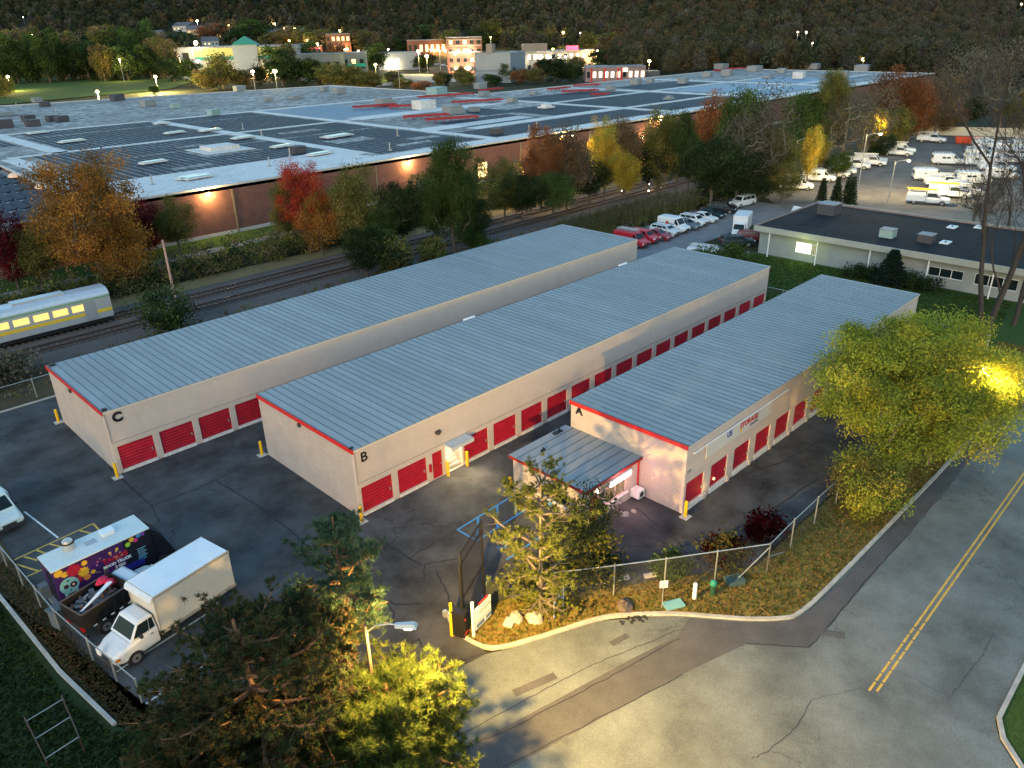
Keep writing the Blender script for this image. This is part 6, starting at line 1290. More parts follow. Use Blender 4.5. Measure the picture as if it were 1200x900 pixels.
for i, (px, py) in enumerate([(962, 238), (979, 237), (991, 240), (996, 242)]):
    x, y = G(px, py); tree('cypress_tree', ['narrow cypress left of three behind the low building', 'narrow cypress in the middle of the row behind the low building', 'taller narrow cypress right in the row', 'dark cypress next to the tallest one behind the roof'][i], 'tree', x, y, conifer_mesh(90+i, 4.6+.8*(i > 1), .9, P_DARK, 18, .08))
# bare trees on the right
def bare(label, x, y, h, tr, seed, lv=5, trunks=1, dirs=None, cols=None, n=0, sp=.3, rz=0, twig=1.0, name='bare_tree', mat_=None, leafs=.12, sc=1):
    tm, tips = bare_mesh(seed, h, tr, sp, lv, trunks, mat_ or M_BARKD, twig, dirs); cr = None
    if n:
        rng = np.random.default_rng(seed); k = tips[rng.random(len(tips)) < .7]; V, cc = leaves(rng, k, np.full(len(k), .55), n, leafs, cols); cr = np_mesh('crown', V, 4, cc, M_LEAF)
    return tree(name, label, 'tree', x, y, (tm, cr), rz=rz, sc=(sc, sc, sc))
M_BARKD = mat('bark_dark', (.05, .042, .035), .95, n=.3, ns=4, stretch=(6, 6, 1), bump=.5)
bare('tall dark bare tree with forked trunk at the end of the lawn', 62.6, -19.2, 27, .55, 101, 5, 2, dirs=[((-.26, .27, 1), 17, .27, (-.2, .2, 0)), ((.08, -.10, 1), 16, .33, (.2, -.2, 0))])
bare('second bare tree leaning beside the forked one at the right edge', 65.5, -21.0, 22, .3, 103, 5, 1, dirs=[((-.1, .0, 1), 12, .26, (0, 0, 0))])
bare('gnarled bare tree with sparse wine leaves behind the low building', 96.5, -16, 12, .22, 104, 4, 2, cols=P_WINE, n=3, sp=.3)
bare('thin bare tree at the far corner of the low building roof', 104, -10.5, 13, .2, 105, 4, 1)
# the tree belt: every tree placed where it stands
protos = {}
KINDS = {'or': P_OR, 'red': P_RED, 'wine': P_WINE, 'ol': P_OLIVE, 'dk': P_DARK, 'gr': P_GREEN, 'go': P_GOLD, 'br': P_BROWN, 'gy': P_GREY, 'ru': P_RUST}
def belt(k, px, py, top, w, label, v=0, base=.18, big=False):
    """tree standing at the ground point seen at px, py; crown top seen at row top, crown w pixels wide"""
    x, y = G(px, py); h = zat(x, y, top)+.4; d = depth(x, y, h*.5); r = w/2*d/CAMF
    key = (k, v, big)
    if key not in protos:
        sd = 200+len(protos)
        if big: protos[key] = decid_mesh(sd, 10, 4, 150, 300, .075, KINDS[k], base=base, trunk_r=.22, shell=.2, csp=.48)
        elif k == 'gy': protos[key] = decid_mesh(sd, 10, 4, 130, 40, .10, KINDS[k], base=base, trunk_r=.28, shell=.15, bark=M_BARKL)
        else: protos[key] = decid_mesh(sd, 10, 4, 90, 190, .125, KINDS[k], base=base, trunk_r=.22, shell=.3)
    u = rnd.uniform(.7, 1.15); return tree({'dk': 'evergreen_tree', 'gy': 'bare_tree'}.get(k, 'autumn_tree'), label, 'tree', x, y, protos[key], 'trees in the belt along the railway', z=0, rz=rnd.uniform(0, 6), sc=(r/4, r/4, h/10), tint=(u, u, u))
def belts(rows):
    for r in rows: belt(*r[:6], **(r[6] if len(r) > 6 else {}))
belts([('wine', 22, 338, 248, 62, 'deep red tree at the left edge near the train'), ('or', 122, 336, 178, 124, 'big orange brown tree beside the train', dict(big=True)), ('wine', 50, 330, 262, 40, 'smaller wine red tree next to the deep red one'),
 ('wine', 176, 300, 235, 52, 'dark wine tree tucked behind the orange tree'), ('ol', 212, 300, 238, 48, 'thin olive tree in front of the brick wall'), ('ol', 62, 335, 268, 58, 'olive yellow tree with low branches left of the orange tree', dict(v=1)), ('or', 150, 340, 262, 66, 'small orange tree with low leaves near the rails', dict(v=1)),
 ('red', 365, 296, 192, 70, 'scarlet topped tree against the brick wall', dict(big=True)), ('ol', 345, 296, 218, 40, 'yellow olive tree merging with the scarlet one', dict(v=1)), ('or', 378, 300, 228, 48, 'orange tree under the scarlet crown', dict(v=1)),
 ('ol', 421, 298, 198, 56, 'olive tree left of the wall lamp', dict(v=2)), ('dk', 430, 325, 270, 56, 'dark round evergreen beside the rails at building C'), ('dk', 474, 294, 215, 52, 'dark evergreen below the wall lamp'), ('gr', 452, 300, 245, 40, 'green tree between the olive and the evergreen'),
 ('gr', 532, 300, 158, 76, 'tall broad green tree in front of the lit opening', dict(big=True)), ('dk', 512, 296, 205, 44, 'dark tree leaning on the tall green one', dict(v=1)), ('dk', 556, 290, 232, 46, 'dark low tree right of the tall green one'),
 ('ol', 592, 262, 192, 46, 'olive tree near the timber pole'), ('ru', 634, 250, 152, 56, 'rusty red topped tree against the warehouse', dict(big=True)), ('br', 664, 248, 150, 54, 'brown tree around the warehouse lamp'), ('dk', 612, 262, 205, 50, 'dark tree right of the timber pole', dict(v=1)), ('gr', 648, 256, 200, 50, 'green lower tree beneath the brown one', dict(v=1)),
 ('dk', 690, 240, 188, 46, 'dark conifer shaped tree left of the golden tree'), ('go', 708, 236, 144, 44, 'golden yellow tree by the warehouse wall', dict(big=True)), ('br', 730, 232, 140, 44, 'brown tree behind the golden one', dict(v=1)), ('go', 732, 236, 178, 36, 'short golden tree with green base'),
 ('dk', 758, 228, 168, 50, 'dark tree between the two wall lamps', dict(v=1)), ('ol', 770, 228, 134, 48, 'tall olive tree near the second wall lamp', dict(v=1)), ('gr', 792, 226, 132, 50, 'green tree at the bend of the tracks'), ('dk', 832, 244, 160, 78, 'large dark evergreen above the parked cars', dict(v=1)), ('ru', 832, 214, 112, 48, 'rust coloured tree rising over the warehouse roof'),
 ('gr', 862, 232, 98, 60, 'tall dull green tree above the parked cars', dict(v=1)), ('gy', 886, 236, 88, 74, 'tall grey half bare tree beside the yard'), ('gy', 862, 240, 130, 66, 'lower grey half bare tree by the black suv', dict(v=1)), ('ol', 902, 228, 150, 60, 'olive tree next to the unlit yard lamp', dict(v=2)), ('dk', 872, 240, 180, 60, 'dark undergrowth tree behind the large white suv'),
 ('gr', 934, 196, 104, 56, 'green tree behind the unlit yard lamp', dict(v=1)), ('go', 944, 222, 148, 28, 'slim tree with lamplit yellow put into its leaves at the unlit yard lamp'), ('go', 952, 206, 160, 36, 'bush like tree with lamplit yellow leaf colour behind the left row of vans'), ('ol', 964, 196, 78, 50, 'tall pointed olive gold tree above the yard', dict(big=True)), ('gy', 984, 200, 104, 60, 'grey tangle of bare trees above the yard', dict(v=1)),  # gold leaves of the two yellow trees stand in for lamplight
 ('gy', 1012, 190, 88, 60, 'pale barked bare tree lit by the yard lamp'), ('go', 1018, 186, 124, 36, 'tree with lamplight put into its yellow leaves against the yard lamp'), ('ol', 1042, 178, 130, 44, 'olive tree behind the ladder pickups', dict(v=1)), ('ru', 1040, 168, 82, 58, 'rust brown bare looking tree beyond the yard'), ('ru', 1064, 166, 92, 50, 'second rust brown tree near the distant lamp', dict(v=1)),  # gold leaf colour beside the yard lamp carries its light
 ('br', 1094, 162, 86, 56, 'brown tree at the back of the yard'), ('or', 1082, 160, 108, 44, 'orange tree left of the red skip', dict(v=1)), ('gr', 1132, 152, 112, 44, 'bright green tree above the red skip', dict(v=1)), ('gy', 1128, 150, 50, 80, 'large grey bare tree at the back of the yard', dict(v=1)), ('gy', 1168, 158, 40, 90, 'tall grey bare tree over the yard wall'),
 ('ol', 1192, 160, 108, 50, 'olive tree at the right edge behind the yard wall'), ('br', 1110, 158, 126, 36, 'low brown tree by the yard wall', dict(v=1)), ('gr', 980, 210, 180, 34, 'green bush behind the left row of pickups'), ('dk', 1030, 190, 158, 30, 'dark bush by the lone pickup'), ('ol', 915, 238, 196, 46, 'dull olive bush near the white suv', dict(v=1)), ('gr', 806, 224, 158, 44, 'green tree at the end of the brick wall', dict(v=1)), ('dk', 884, 210, 150, 46, 'dark tree filling the gap by the yard lamp'),
 ('gy', 1140, 262, 206, 54, 'reddish grey twiggy tree behind the low building', dict(v=1))])
# undergrowth beside the rails, reeds
def scatter(name, n, fx, cols, sp, nl, size, seed, flat=.7, label=None):
    rng = np.random.default_rng(seed); C = np.array([fx(rng) for _ in range(n)]); V, cc = leaves(rng, C, np.full(n, sp)*rng.uniform(.6, 1.4, n), nl, size, cols, flat=flat)
    o = bpy.data.objects.new(name, np_mesh(name, V, 4, cc, M_LEAF)); COL.objects.link(o); return tag(o, label, None, None, 'stuff')
scatter('undergrowth', 2600, lambda r: (r.uniform(-20, 170), tri(r, 58.5, 60, 70), tri(r, 0, .4, 3.4)), P_DARK+P_OLIVE+P_BROWN, .9, 40, .16, 301, label='tangled dark undergrowth between the railway and the warehouse lawn')
scatter('undergrowth', 1100, lambda r: (r.uniform(44, 180), r.uniform(64, 74), tri(r, 0, 1.0, 6.5)), P_DARK+P_OLIVE+P_GREEN, 1.0, 44, .17, 302, label='bushy undergrowth in front of the brick wall')
scatter('bank_brush', 320, lambda r: (r.uniform(-17, 64), r.uniform(36.5, 43.5), r.uniform(0, .7)), P_OLIVE+P_GREY+P_BROWN, .6, 18, .18, 303, label='thin brush on the bank behind building C')
def reeds(rng, n, x0, x1, y0, y1, h):
    P = np.stack([rng.uniform(x0, x1, n), rng.uniform(y0, y1, n), np.zeros(n)], 1); H = h*rng.uniform(.6, 1.15, n); L = rng.normal(size=(n, 2))*.22; w = .05
    top = P+np.stack([L[:, 0], L[:, 1], H], 1); V1 = np.stack([P+[-w, 0, 0], P+[w, 0, 0], top+[w*.6, 0, 0], top+[-w*.6, 0, 0]], 1)
    V2 = np.stack([top+[0, 0, -.4], top+[.13, .1, -.05], top+[.03, 0, .3], top+[-.12, -.1, -.02]], 1)
    c1 = np.tile([[.16, .155, .06]], (n, 1))*rng.uniform(.5, 1.5, (n, 1)); c2 = np.tile([[.55, .46, .32]], (n, 1))*rng.uniform(.5, 1.2, (n, 1))
    return np.concatenate([V1, V2]).reshape(-1, 3), np.concatenate([c1, c2])
V, cc = reeds(np.random.default_rng(310), 6500, 62, 92, 33, 39.5, 2.3); o = bpy.data.objects.new('reeds', np_mesh('reeds', V, 4, cc, M_LEAF)); COL.objects.link(o); tag(o, 'tall tan plumed reeds between the railway and the row of parked cars', None, None, 'stuff')
scatter('reed_undergrowth', 500, lambda r: (r.uniform(62, 110), r.uniform(32.6, 40), r.uniform(0, 1.0)), P_OLIVE+P_DARK+P_GREY, .8, 22, .22, 311, label='olive growth among the reeds')
# grass tufts that break up the flat lawns
def tufts(name, label, n, poly, cols, seed, size=.10, hgt=.06):
    rng = np.random.default_rng(seed); P = np.array(poly); out = []
    x0, y0 = P.min(0); x1, y1 = P.max(0); ax, ay = P[:, 0], P[:, 1]; bx, by = np.roll(ax, -1), np.roll(ay, -1)
    q = rng.uniform((x0, y0), (x1, y1), (n*3, 2)); ins = np.zeros(len(q), bool)
    for a, b, c, d in zip(ax, ay, bx, by):
        k = ((b > q[:, 1]) != (d > q[:, 1])); k[k] &= q[k, 0] < (c-a)*(q[k, 1]-b)/(d-b)+a; ins ^= k
    q = q[ins][:n]; C = np.column_stack([q, np.full(len(q), hgt)]); V, cc = leaves(rng, C, np.full(len(C), size), 3, size, cols, flat=.3)
    o = bpy.data.objects.new(name, np_mesh(name, V, 4, cc, M_LEAF)); COL.objects.link(o); return tag(o, label, None, None, 'stuff')
tufts('verge_grass', 'short yellowing grass and fallen leaves on the verge', 16000, vg, [(.15, .13, .03), (.20, .13, .04), (.09, .11, .025), (.24, .15, .06)], 401, .07, .11)
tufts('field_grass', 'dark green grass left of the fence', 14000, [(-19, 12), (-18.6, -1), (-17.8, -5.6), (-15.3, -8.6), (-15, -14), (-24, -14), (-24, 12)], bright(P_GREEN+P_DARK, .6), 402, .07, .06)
tufts('bank_leaves', 'fallen leaves and weeds on the bank by the parked trucks', 9000, [(-18.6, 12), (-18.0, -1), (-17.4, -5.4), (-15, -14), (-10, -14), (-9.8, -9.8), (-16.4, -6.2), (-16.9, 3), (-17.2, 12)], [(.07, .06, .025), (.10, .06, .03), (.04, .05, .02), (.14, .09, .04)], 403, .06, .07)
tufts('lawn_grass', 'mown green lawn grass behind building A', 12000, [(56, -21), (73, -19), (73, 12), (56, 12)], P_GREEN+[(.05, .09, .02)], 404, .10, .06)
# trees of the town and the dark belt beyond the warehouse
protoT = [decid_mesh(600+i, 10, 4.2, 70, 90, .26, c, base=.08, trunk_r=.25, shell=.3) for i, c in enumerate([P_DARK, P_DARK+P_GREEN, P_OLIVE, P_BROWN+P_OLIVE, P_RUST+P_BROWN])]
def far_tree(px, py, top, w, kind, label, z=None):
    x, y = GT(px, py); z_ = float(hill(x, y)); h = zat(x, y, top)-z_+.5; r = w/2*depth(x, y, 5)/CAMF; u = rnd.uniform(.8, 1.25)
    tree('town_tree', label, 'tree', x, y, protoT[kind], 'trees of the town beyond the warehouse', z=z_, rz=rnd.uniform(0, 6), sc=(r/4.2, r/4.2, max(h, 2)/10), tint=(u, u, u))
def lab(what, ref): return what+' '+ref
kinds = ['black green evergreen', 'dark green tree', 'olive tree', 'brown tree', 'rust brown tree']
FT = []
for i in range(22): px = 4+i*9.2; FT.append((px, 98-i*.35+rnd.uniform(-2, 2), rnd.uniform(40, 62), rnd.uniform(24, 38), rnd.choice([0, 0, 1, 1, 3]), 'mass left of the pale store'))
for i in range(14): px = 8+i*14; FT.append((px, 88+rnd.uniform(-2, 2), rnd.uniform(24, 40), rnd.uniform(26, 40), rnd.choice([0, 1, 3, 3]), 'wood behind the dark belt at upper left'))
FT += [(262, 104, 66, 42, 2, 'directly in front of the pale store'), (245, 106, 80, 30, 3, 'at the left corner of the pale store'), (332, 101, 56, 44, 1, 'before the right end of the pale store'), (352, 100, 66, 40, 0, 'between the store and the grey sheds'), (372, 100, 72, 34, 1, 'right of the store beside the roof edge'), (306, 101, 76, 22, 0, 'by the lit shopfront of the store'),
       (408, 102, 78, 44, 2, 'rounded olive before the green awning shop'), (388, 101, 76, 34, 2, 'left of the green awning shop'), (432, 103, 86, 34, 2, 'beneath the lamp by the awning'), (474, 104, 94, 26, 2, 'on the small lawn by the lit drive'), (494, 106, 95, 24, 4, 'beside the drive near the brick block'), (515, 102, 84, 16, 3, 'pointed one before the brick block'), (524, 101, 86, 12, 0, 'slim dark one before the brick block'), (545, 100, 84, 24, 2, 'in front of the lit brick entrance'),
       (578, 100, 88, 24, 1, 'at the foot of the white cube building'), (594, 97, 76, 22, 1, 'right of the white cube building'), (610, 98, 80, 24, 4, 'rusty pair before the lit offices'), (628, 98, 80, 26, 3, 'brown one before the lit offices'), (650, 96, 66, 38, 0, 'broad dark one hiding the lit offices'), (668, 96, 76, 30, 1, 'left of the small red office block'), (690, 62, 40, 26, 2, 'behind the lit offices'), (640, 60, 38, 30, 2, 'over the flat roof of the lit offices'), (610, 56, 30, 34, 3, 'above the white cube building'),
       (8, 114, 92, 26, 2, 'glowing by the lamp at the left edge'), (182, 112, 100, 12, 0, 'small clipped one beside the path lamp'), (430, 60, 36, 40, 3, 'tall one above the lit white shed'), (500, 50, 30, 40, 1, 'over the brick block roof'), (470, 62, 46, 26, 1, 'left of the brick block terrace'), (575, 52, 26, 40, 2, 'above the cube roof'), (340, 56, 30, 40, 3, 'among the houses on the slope'), (300, 50, 24, 40, 1, 'between the hillside houses'), (250, 48, 26, 36, 4, 'left among the hillside houses'), (215, 62, 40, 34, 1, 'by the bright lamp left of the store'), (380, 60, 34, 40, 3, 'behind the grey sheds'), (120, 78, 30, 40, 3, 'by the long grey roof'), (160, 76, 34, 40, 1, 'right of the long grey roof'), (700, 92, 74, 24, 3, 'in front of the red office block'), (760, 84, 66, 24, 3, 'right of the small red office block'), (286, 102, 82, 26, 3, 'low before the supermarket front'), (228, 100, 70, 26, 1, 'against the left wall of the supermarket'), (205, 96, 66, 30, 0, 'between the filling station and the supermarket'), (340, 92, 50, 30, 3, 'over the right end of the supermarket'), (362, 88, 50, 30, 1, 'above the grey sheds'), (395, 84, 48, 28, 4, 'behind the green awning shop'), (440, 84, 52, 30, 1, 'left of the lit white shed'), (462, 98, 84, 22, 3, 'below the lit white shed'), (498, 84, 62, 26, 0, 'on the terrace left of the brick block'), (540, 98, 78, 18, 3, 'small one at the brick block foot'), (566, 92, 64, 18, 1, 'between the brick block and the cube'), (602, 92, 62, 22, 1, 'between the cube and the lit offices'), (636, 92, 70, 26, 4, 'in front of the lit offices centre'), (676, 88, 66, 24, 3, 'before the right part of the lit offices'), (706, 84, 56, 28, 0, 'at the right end of the lit offices'), (530, 62, 34, 34, 3, 'behind the brick block'), (560, 60, 34, 34, 0, 'between brick block and cube on the slope'), (420, 56, 34, 34, 3, 'on the slope over the green awning'), (280, 58, 34, 30, 0, 'on the slope over the supermarket'), (320, 60, 38, 28, 3, 'on the slope above the supermarket gable'), (742, 70, 44, 40, 2, 'behind the small red office block'), (720, 66, 38, 40, 3, 'on the rise behind the lit offices')]
cnt = {}; ORD = 'first second third fourth fifth sixth seventh eighth ninth tenth eleventh twelfth thirteenth fourteenth fifteenth sixteenth seventeenth eighteenth nineteenth twentieth twenty-first twenty-second'.split()
for px, py, tp, w, k, ref in FT:
    n_ = cnt.get((k, ref), 0); cnt[(k, ref)] = n_+1
    side = ['', 'far left of the ', 'left part of the ', 'middle of the ', 'right part of the ', 'far right of the ']
    if 'mass' in ref or 'wood behind' in ref: l = f"{'tall ' if tp < 50 else 'short '}{kinds[k]} {'in the belt on the bank' if 'mass' in ref else 'in the wood above the belt'} {ORD[round((px-4)/9.2) if 'mass' in ref else round((px-8)/14)]} from the left edge"
    else: l = f'{kinds[k]} {ref}'
    far_tree(px, py, tp, w, k, l)
# ------------------------------------------------------------------ the town
def face(px0, px1, base, top, dep=14):
    """plan frame of a block whose front is seen from px0 to px1 with its foot at row base"""
    xa, ya = GT((px0+px1)/2, base); z = float(hill(xa, ya)); d = depth(xa, ya, 3); w = (px1-px0)*d/CAMF; h = zat(xa, ya, top)-z; return xa, ya, w, h, d
AZ = YAW-math.pi/2; CLEAR = []; ORD2 = ['first', 'second', 'third', 'fourth', 'fifth', 'sixth', 'seventh']
def block(name, label, cat, px0, px1, base, top, dep, m, roofm=None, rot=0.12, wins=None, winm=None, group='buildings of the town beyond the warehouse', trim=True, storeys=1, lit=.6, wsize=None):
    x, y, w, h, d = face(px0, px1, base, top); t = thing(name, label, cat, (x, y, float(hill(x, y))-.05), AZ+rot, group); CLEAR.append((x, y, w/2+4)); b = MB(); b.box(-w/2, w/2, 0, dep, 0, h); b.build('wall', m, t)
    b = MB(); b.box(-w/2-.2, w/2+.2, -.2, dep+.2, h+.002, h+.45); b.build('roof', roofm or M_MEMB, t)
    if wins:
        r_ = random.Random(int(px0)); n = wins; ws = wsize or w/n*.5
        litm = winm or M_WINLIT; q1 = MB(); q1.box(-ws/2, ws/2, -.12, -.01, 0, h/storeys*.42); ml = q1.mesh('window', litm); md = q1.mesh('window', M_DARKGL)
        for s in range(storeys):
            for k in range(n): share('window', ml if r_.random() < lit else md, t, (-w/2+w*(k+.5)/n, 0, h*s/storeys+h/storeys*.3))
    return t, w, h, d
def glow(t, x, z, e, col=(1, .68, .3), r=.5, y=-1.4):
    r *= 1.5; b = MB(); b.T = Matrix.Translation((x, y, z)); b.dome((0, 0, 0), r, r, r, 10, 3); b.T = b.T @ Matrix.Scale(-1, 4, (0, 0, 1)); b.dome((0, 0, 0), r, r, r, 10, 3); b.build('lamp', emis('town_lamp_%d' % int(col[1]*100), col, 5), t); point('lamp_light', (x, y-1, z), col, e*2.2, r, t)  # globe enlarged to stand in for the lamp's glare
M_TW = mat('town_white', (.21, .245, .27), .8, n=.1, ns=.2); M_TG = mat('town_grey', (.11, .125, .125), .8, n=.15, ns=.2); M_TB = masonry('town_brick', (.16, .07, .05), (.13, .06, .045), 2, 1, .05); M_TT = mat('town_tan', (.2, .175, .14), .8, n=.1, ns=.2); M_GRN = mat('green_roof', (.02, .16, .13), .6)
M_YB = mat('yellow_band', (.34, .34, .12), .7)
# pale store with green gable
t, w, h, d = block('store', 'pale supermarket with a yellow band and green gabled roof beyond the warehouse', 'store', 216, 346, 93, 55, 40, M_TW, M_MEMB, .02, 9, None, lit=.7, storeys=2)
b = MB(); b.box(-w*.36, w*.48, -.5, -.13, h*.72, h*.98); b.build('yellow_band', M_YB, t)
for xa, xb in ((-.36, -.02), (.21, .48)): b = MB(); b.box(w*xa, w*xb, -.8, -.51, h*.62, h*.72); b.build('green_band', M_GRN, t)
b = MB(); b.box(-w*.02, w*.20, -1.4, 6, .3*h, h*1.06); b.build('entrance_block', M_TW, t)
b = MB(); cxg = w*.09; b.frus([(cxg-w*.115, -1.8, h*1.06), (cxg+w*.115, -1.8, h*1.06), (cxg+w*.115, 6.4, h*1.06), (cxg-w*.115, 6.4, h*1.06)], [(cxg-.5, 2, h*1.32), (cxg+.5, 2, h*1.32), (cxg+.5, 2.6, h*1.32), (cxg-.5, 2.6, h*1.32)]); b.build('gable_roof', M_GRN, t)
b = MB(); b.box(-w*.34, w*.2, -1.0, -.81, h*.18, h*.60); b.build('pale_front', M_TW, t); b = MB(); b.box(w*.0, w*.26, -1.5, -1.41, h*.02, h*.16); b.build('lit_shopfront', M_WINLIT, t)
glow(t, -w*.33, h*1.15, 4000, (1, .66, .3), .9); glow(t, w*.25, h*.2, 900, (1, .6, .2), .4); glow(t, -w*.1, h*.3, 700, (1, .62, .25), .4)
block('shed', 'row of grey sheds right of the supermarket', 'shed', 350, 402, 95, 64, 25, M_TG, M_TG, .1, 5, lit=.2)
t, w, h, d = block('shop', 'grey shop with a bright green awning', 'shop', 402, 430, 88, 62, 20, M_TG, M_MEMB, .1, 3, lit=.5); b = MB(); b.prof([(-w*.3, h*.38), (-w*.25, h*.52), (w*.45, h*.52), (w*.5, h*.38)], -2, -.01); b.build('awning', mat('awning_green', (.0, .30, .20), .6), t)
t, w, h, d = block('warehouse_shed', 'white shed with a brightly lit loading front', 'shed', 444, 487, 82, 62, 25, M_TW, M_MEMB, -.1, None); glow(t, -w*.02, 2.5, 700, (1, .7, .35), .6); glow(t, -w*.2, 3.5, 900, (1, .78, .5), .4)
t, w, h, d = block('brick_block', 'brick office block with tan bands and bright lamps', 'building', 526, 566, 86, 44, 24, M_TB, M_MEMB, .1, 5, storeys=4, lit=.35); b = MB()
for z in (.62, .80, .96): b.box(-w/2-.05, w/2+.05, -.3, -.13, h*z-.8, h*z)
b.build('tan_band', M_TT, t); glow(t, -w*.3, h*.58, 1800, (1, .75, .45), .7); glow(t, w*.12, h*.62, 3000, (1, .78, .5), .9); glow(t, -w*.3, h*.15, 1500, (1, .66, .4), .6); glow(t, w*.1, h*.15, 1500, (1, .72, .5), .7)
t, w, h, d = block('brick_terrace', 'long low brick terrace glowing orange left of the office block', 'building', 478, 530, 66, 47, 16, M_TB, M_MEMB, .0, 8, storeys=1, lit=.8); glow(t, w*.1, h*.35, 1500, (1, .58, .2), .7); glow(t, w*.35, h*.3, 1500, (1, .6, .2), .7)
t, w, h, d = block('cube_building', 'plain white cube shaped building without windows', 'building', 556, 600, 97, 63, 26, M_TW, M_MEMB, -.35); b = MB(); b.box(-w*.25, -w*.08, 4, 9, h, h+5); b.build('roof_house', M_TT, t); b = MB(); b.box(-w/2-.02, w/2, -.05, -.01, h*.40, h*.43); b.build('band', M_TG, t)
t, w, h, d = block('lit_offices', 'long pale two storey offices with a red rooftop sign', 'building', 602, 702, 84, 60, 22, mat('town_cream', (.24, .23, .20), .8), M_MEMB, .12, 14, storeys=2, lit=.55, winm=M_WINLITW); b = MB(); b.box(w*.12, w*.26, 1, 1.5, h+.5, h+3.2); b.build('roof_sign', emis('red_sign', (1, .05, .1), .8), t)
b = MB(); b.box(-w*.38, -w*.1, 3, 12, h+.45, h+5); b.build('roof_house', M_TT, t)
for xx, c in ((-.42, (1, .85, .6)), (-.38, (1, .85, .6)), (-.2, (1, .85, .6)), (-.08, (1, .85, .6)), (.1, (1, .85, .6))): glow(t, w*xx, h*(.72 if xx != -.38 else .5), 90, c, .35)
glow(t, w*.40, h*.85, 2600, (1, .5, .12), .9)
t, w, h, d = block('red_office', 'small red and grey office block with a row of lit windows', 'building', 686, 756, 96, 79, 20, mat('town_greyred', (.22, .15, .15), .8), M_MEMB, -.05, 10, storeys=1, lit=.9, winm=M_WINLITW)
b = MB()
for k in (.1, .32, .54, .6): b = MB(); b.box(-w/2+w*k-.4, -w/2+w*k+.4, -.3, -.13, 0, h); b.build('red_pilaster', M_RED, t)
b = MB(); b.box(w*.12, w*.2, -.4, -.13, h*.7, h*.95); b.build('lit_sign', M_WINLITW, t)
block('plant_room', 'small grey plant room beside the red office block', 'shed', 756, 773, 92, 84, 12, M_TG, M_TG, 0)
t, w, h, d = block('long_grey_roof', 'long grey roofed building half hidden by the dark belt at upper left', 'building', 112, 140, 66, 53, 18, M_TW, M_TG, .1); 
t, w, h, d = block('left_store', 'pale roofed building with a red lit strip at the left edge', 'building', -20, 14, 78, 40, 20, M_TT, M_MEMB, .1, 4, lit=.8); b = MB(); b.box(-w*.3, w*.4, -.4, -.14, h*.75, h*.9); b.build('red_sign', emis('red_sign', (1, .05, .1), .8), t)
t, w, h, d = block('filling_station', 'low lit building with bright white lamps left of the supermarket', 'building', 190, 218, 86, 58, 12, M_TT, M_MEMB, .1, 4, lit=.9, winm=M_WINLITW); glow(t, -w*.1, h*.5, 2200, (1, .7, .4), .9); glow(t, w*.35, h*.5, 1400, (1, .7, .4), .6); b = MB(); b.box(-w*.4, 0, -.5, -.14, h*.85, h*1.05); b.build('lit_sign', M_WINLITW, t)
t, w, h, d = block('red_store', 'low dark store with a long red neon strip', 'building', 344, 378, 66, 54, 14, M_TB, M_MEMB, .1, 5, lit=.4); b = MB(); b.box(-w*.45, w*.45, -.5, -.14, h*.7, h*.82); b.build('red_sign', emis('red_sign', (1, .05, .1), .8), t)
t, w, h, d = block('white_roofed_building', 'flat white roofed building with orange lit frontage', 'building', 384, 412, 62, 40, 14, M_TB, M_TW, .1, 5, storeys=2, lit=.6); glow(t, w*.1, h*.15, 1500, (1, .7, .3), .7); glow(t, w*.35, h*.2, 1200, (1, .45, .15), .6)
# houses on the slope
def house(label, px, py, w, hw, col, roofc, a, lit=1, z=None):
    x, y = GT(px, py+3); z = float(hill(x, y)); CLEAR.append((x, y, w/2+3)); t = thing('house', label, 'house', (x, y, z), AZ+a, 'houses on the wooded slope'); h = 6; dd = w*.7
    b = MB(); b.box(-w/2, w/2, 0, dd, -2, h); b.build('wall', mat('house_%d' % int(col[0]*100+col[2]*1000), col, .8), t); b = MB(); b.add([(-w/2-.5, -.6, h), (w/2+.5, -.6, h), (w/2+.5, dd+.6, h), (-w/2-.5, dd+.6, h), (-w/2-.5, dd/2, h+4), (w/2+.5, dd/2, h+4)], [(0, 1, 5, 4), (2, 3, 4, 5), (1, 2, 5), (3, 0, 4), (0, 3, 2, 1)]); b.build('roof', mat('houseroof_%d' % int(roofc[0]*100), roofc, .8), t)
    b = MB(); b.box(-.7, .7, -.12, -.01, 0, 1.6); ml = b.mesh('window', M_WINLIT); md = b.mesh('window', M_DARKGL)
    for k in range(4): share('window', ml if k < lit else md, t, (-w/2+w*(k+.5)/4, 0, 2.2))
    return t
HL = [(212, 34, 24, (.5, .45, .38), 'white gabled house at the left of the hillside'), (232, 38, 24, (.5, .36, .25), 'orange lit gabled house by the hillside lamp'), (244, 40, 20, (.5, .4, .3), 'house with a glowing end wall behind the lamp'), (292, 42, 24, (.45, .48, .5), 'grey white house in the middle of the slope'), (314, 44, 20, (.4, .36, .33), 'low house right of the grey white one'), (330, 42, 18, (.4, .36, .33), 'small house with a lit porch among trees'),
      (348, 42, 18, (.5, .40, .3), 'pale gable next to the second hillside lamp'), (248, 52, 16, (.4, .4, .38), 'low house behind the supermarket roof'), (180, 44, 18, (.35, .33, .3), 'dim house near the left trees')]
for px, py, w, c, l in HL: house(l, px, py, w, 6, c, (.10, .10, .11), rnd.uniform(-.5, .5), rnd.choice([1, 2]))
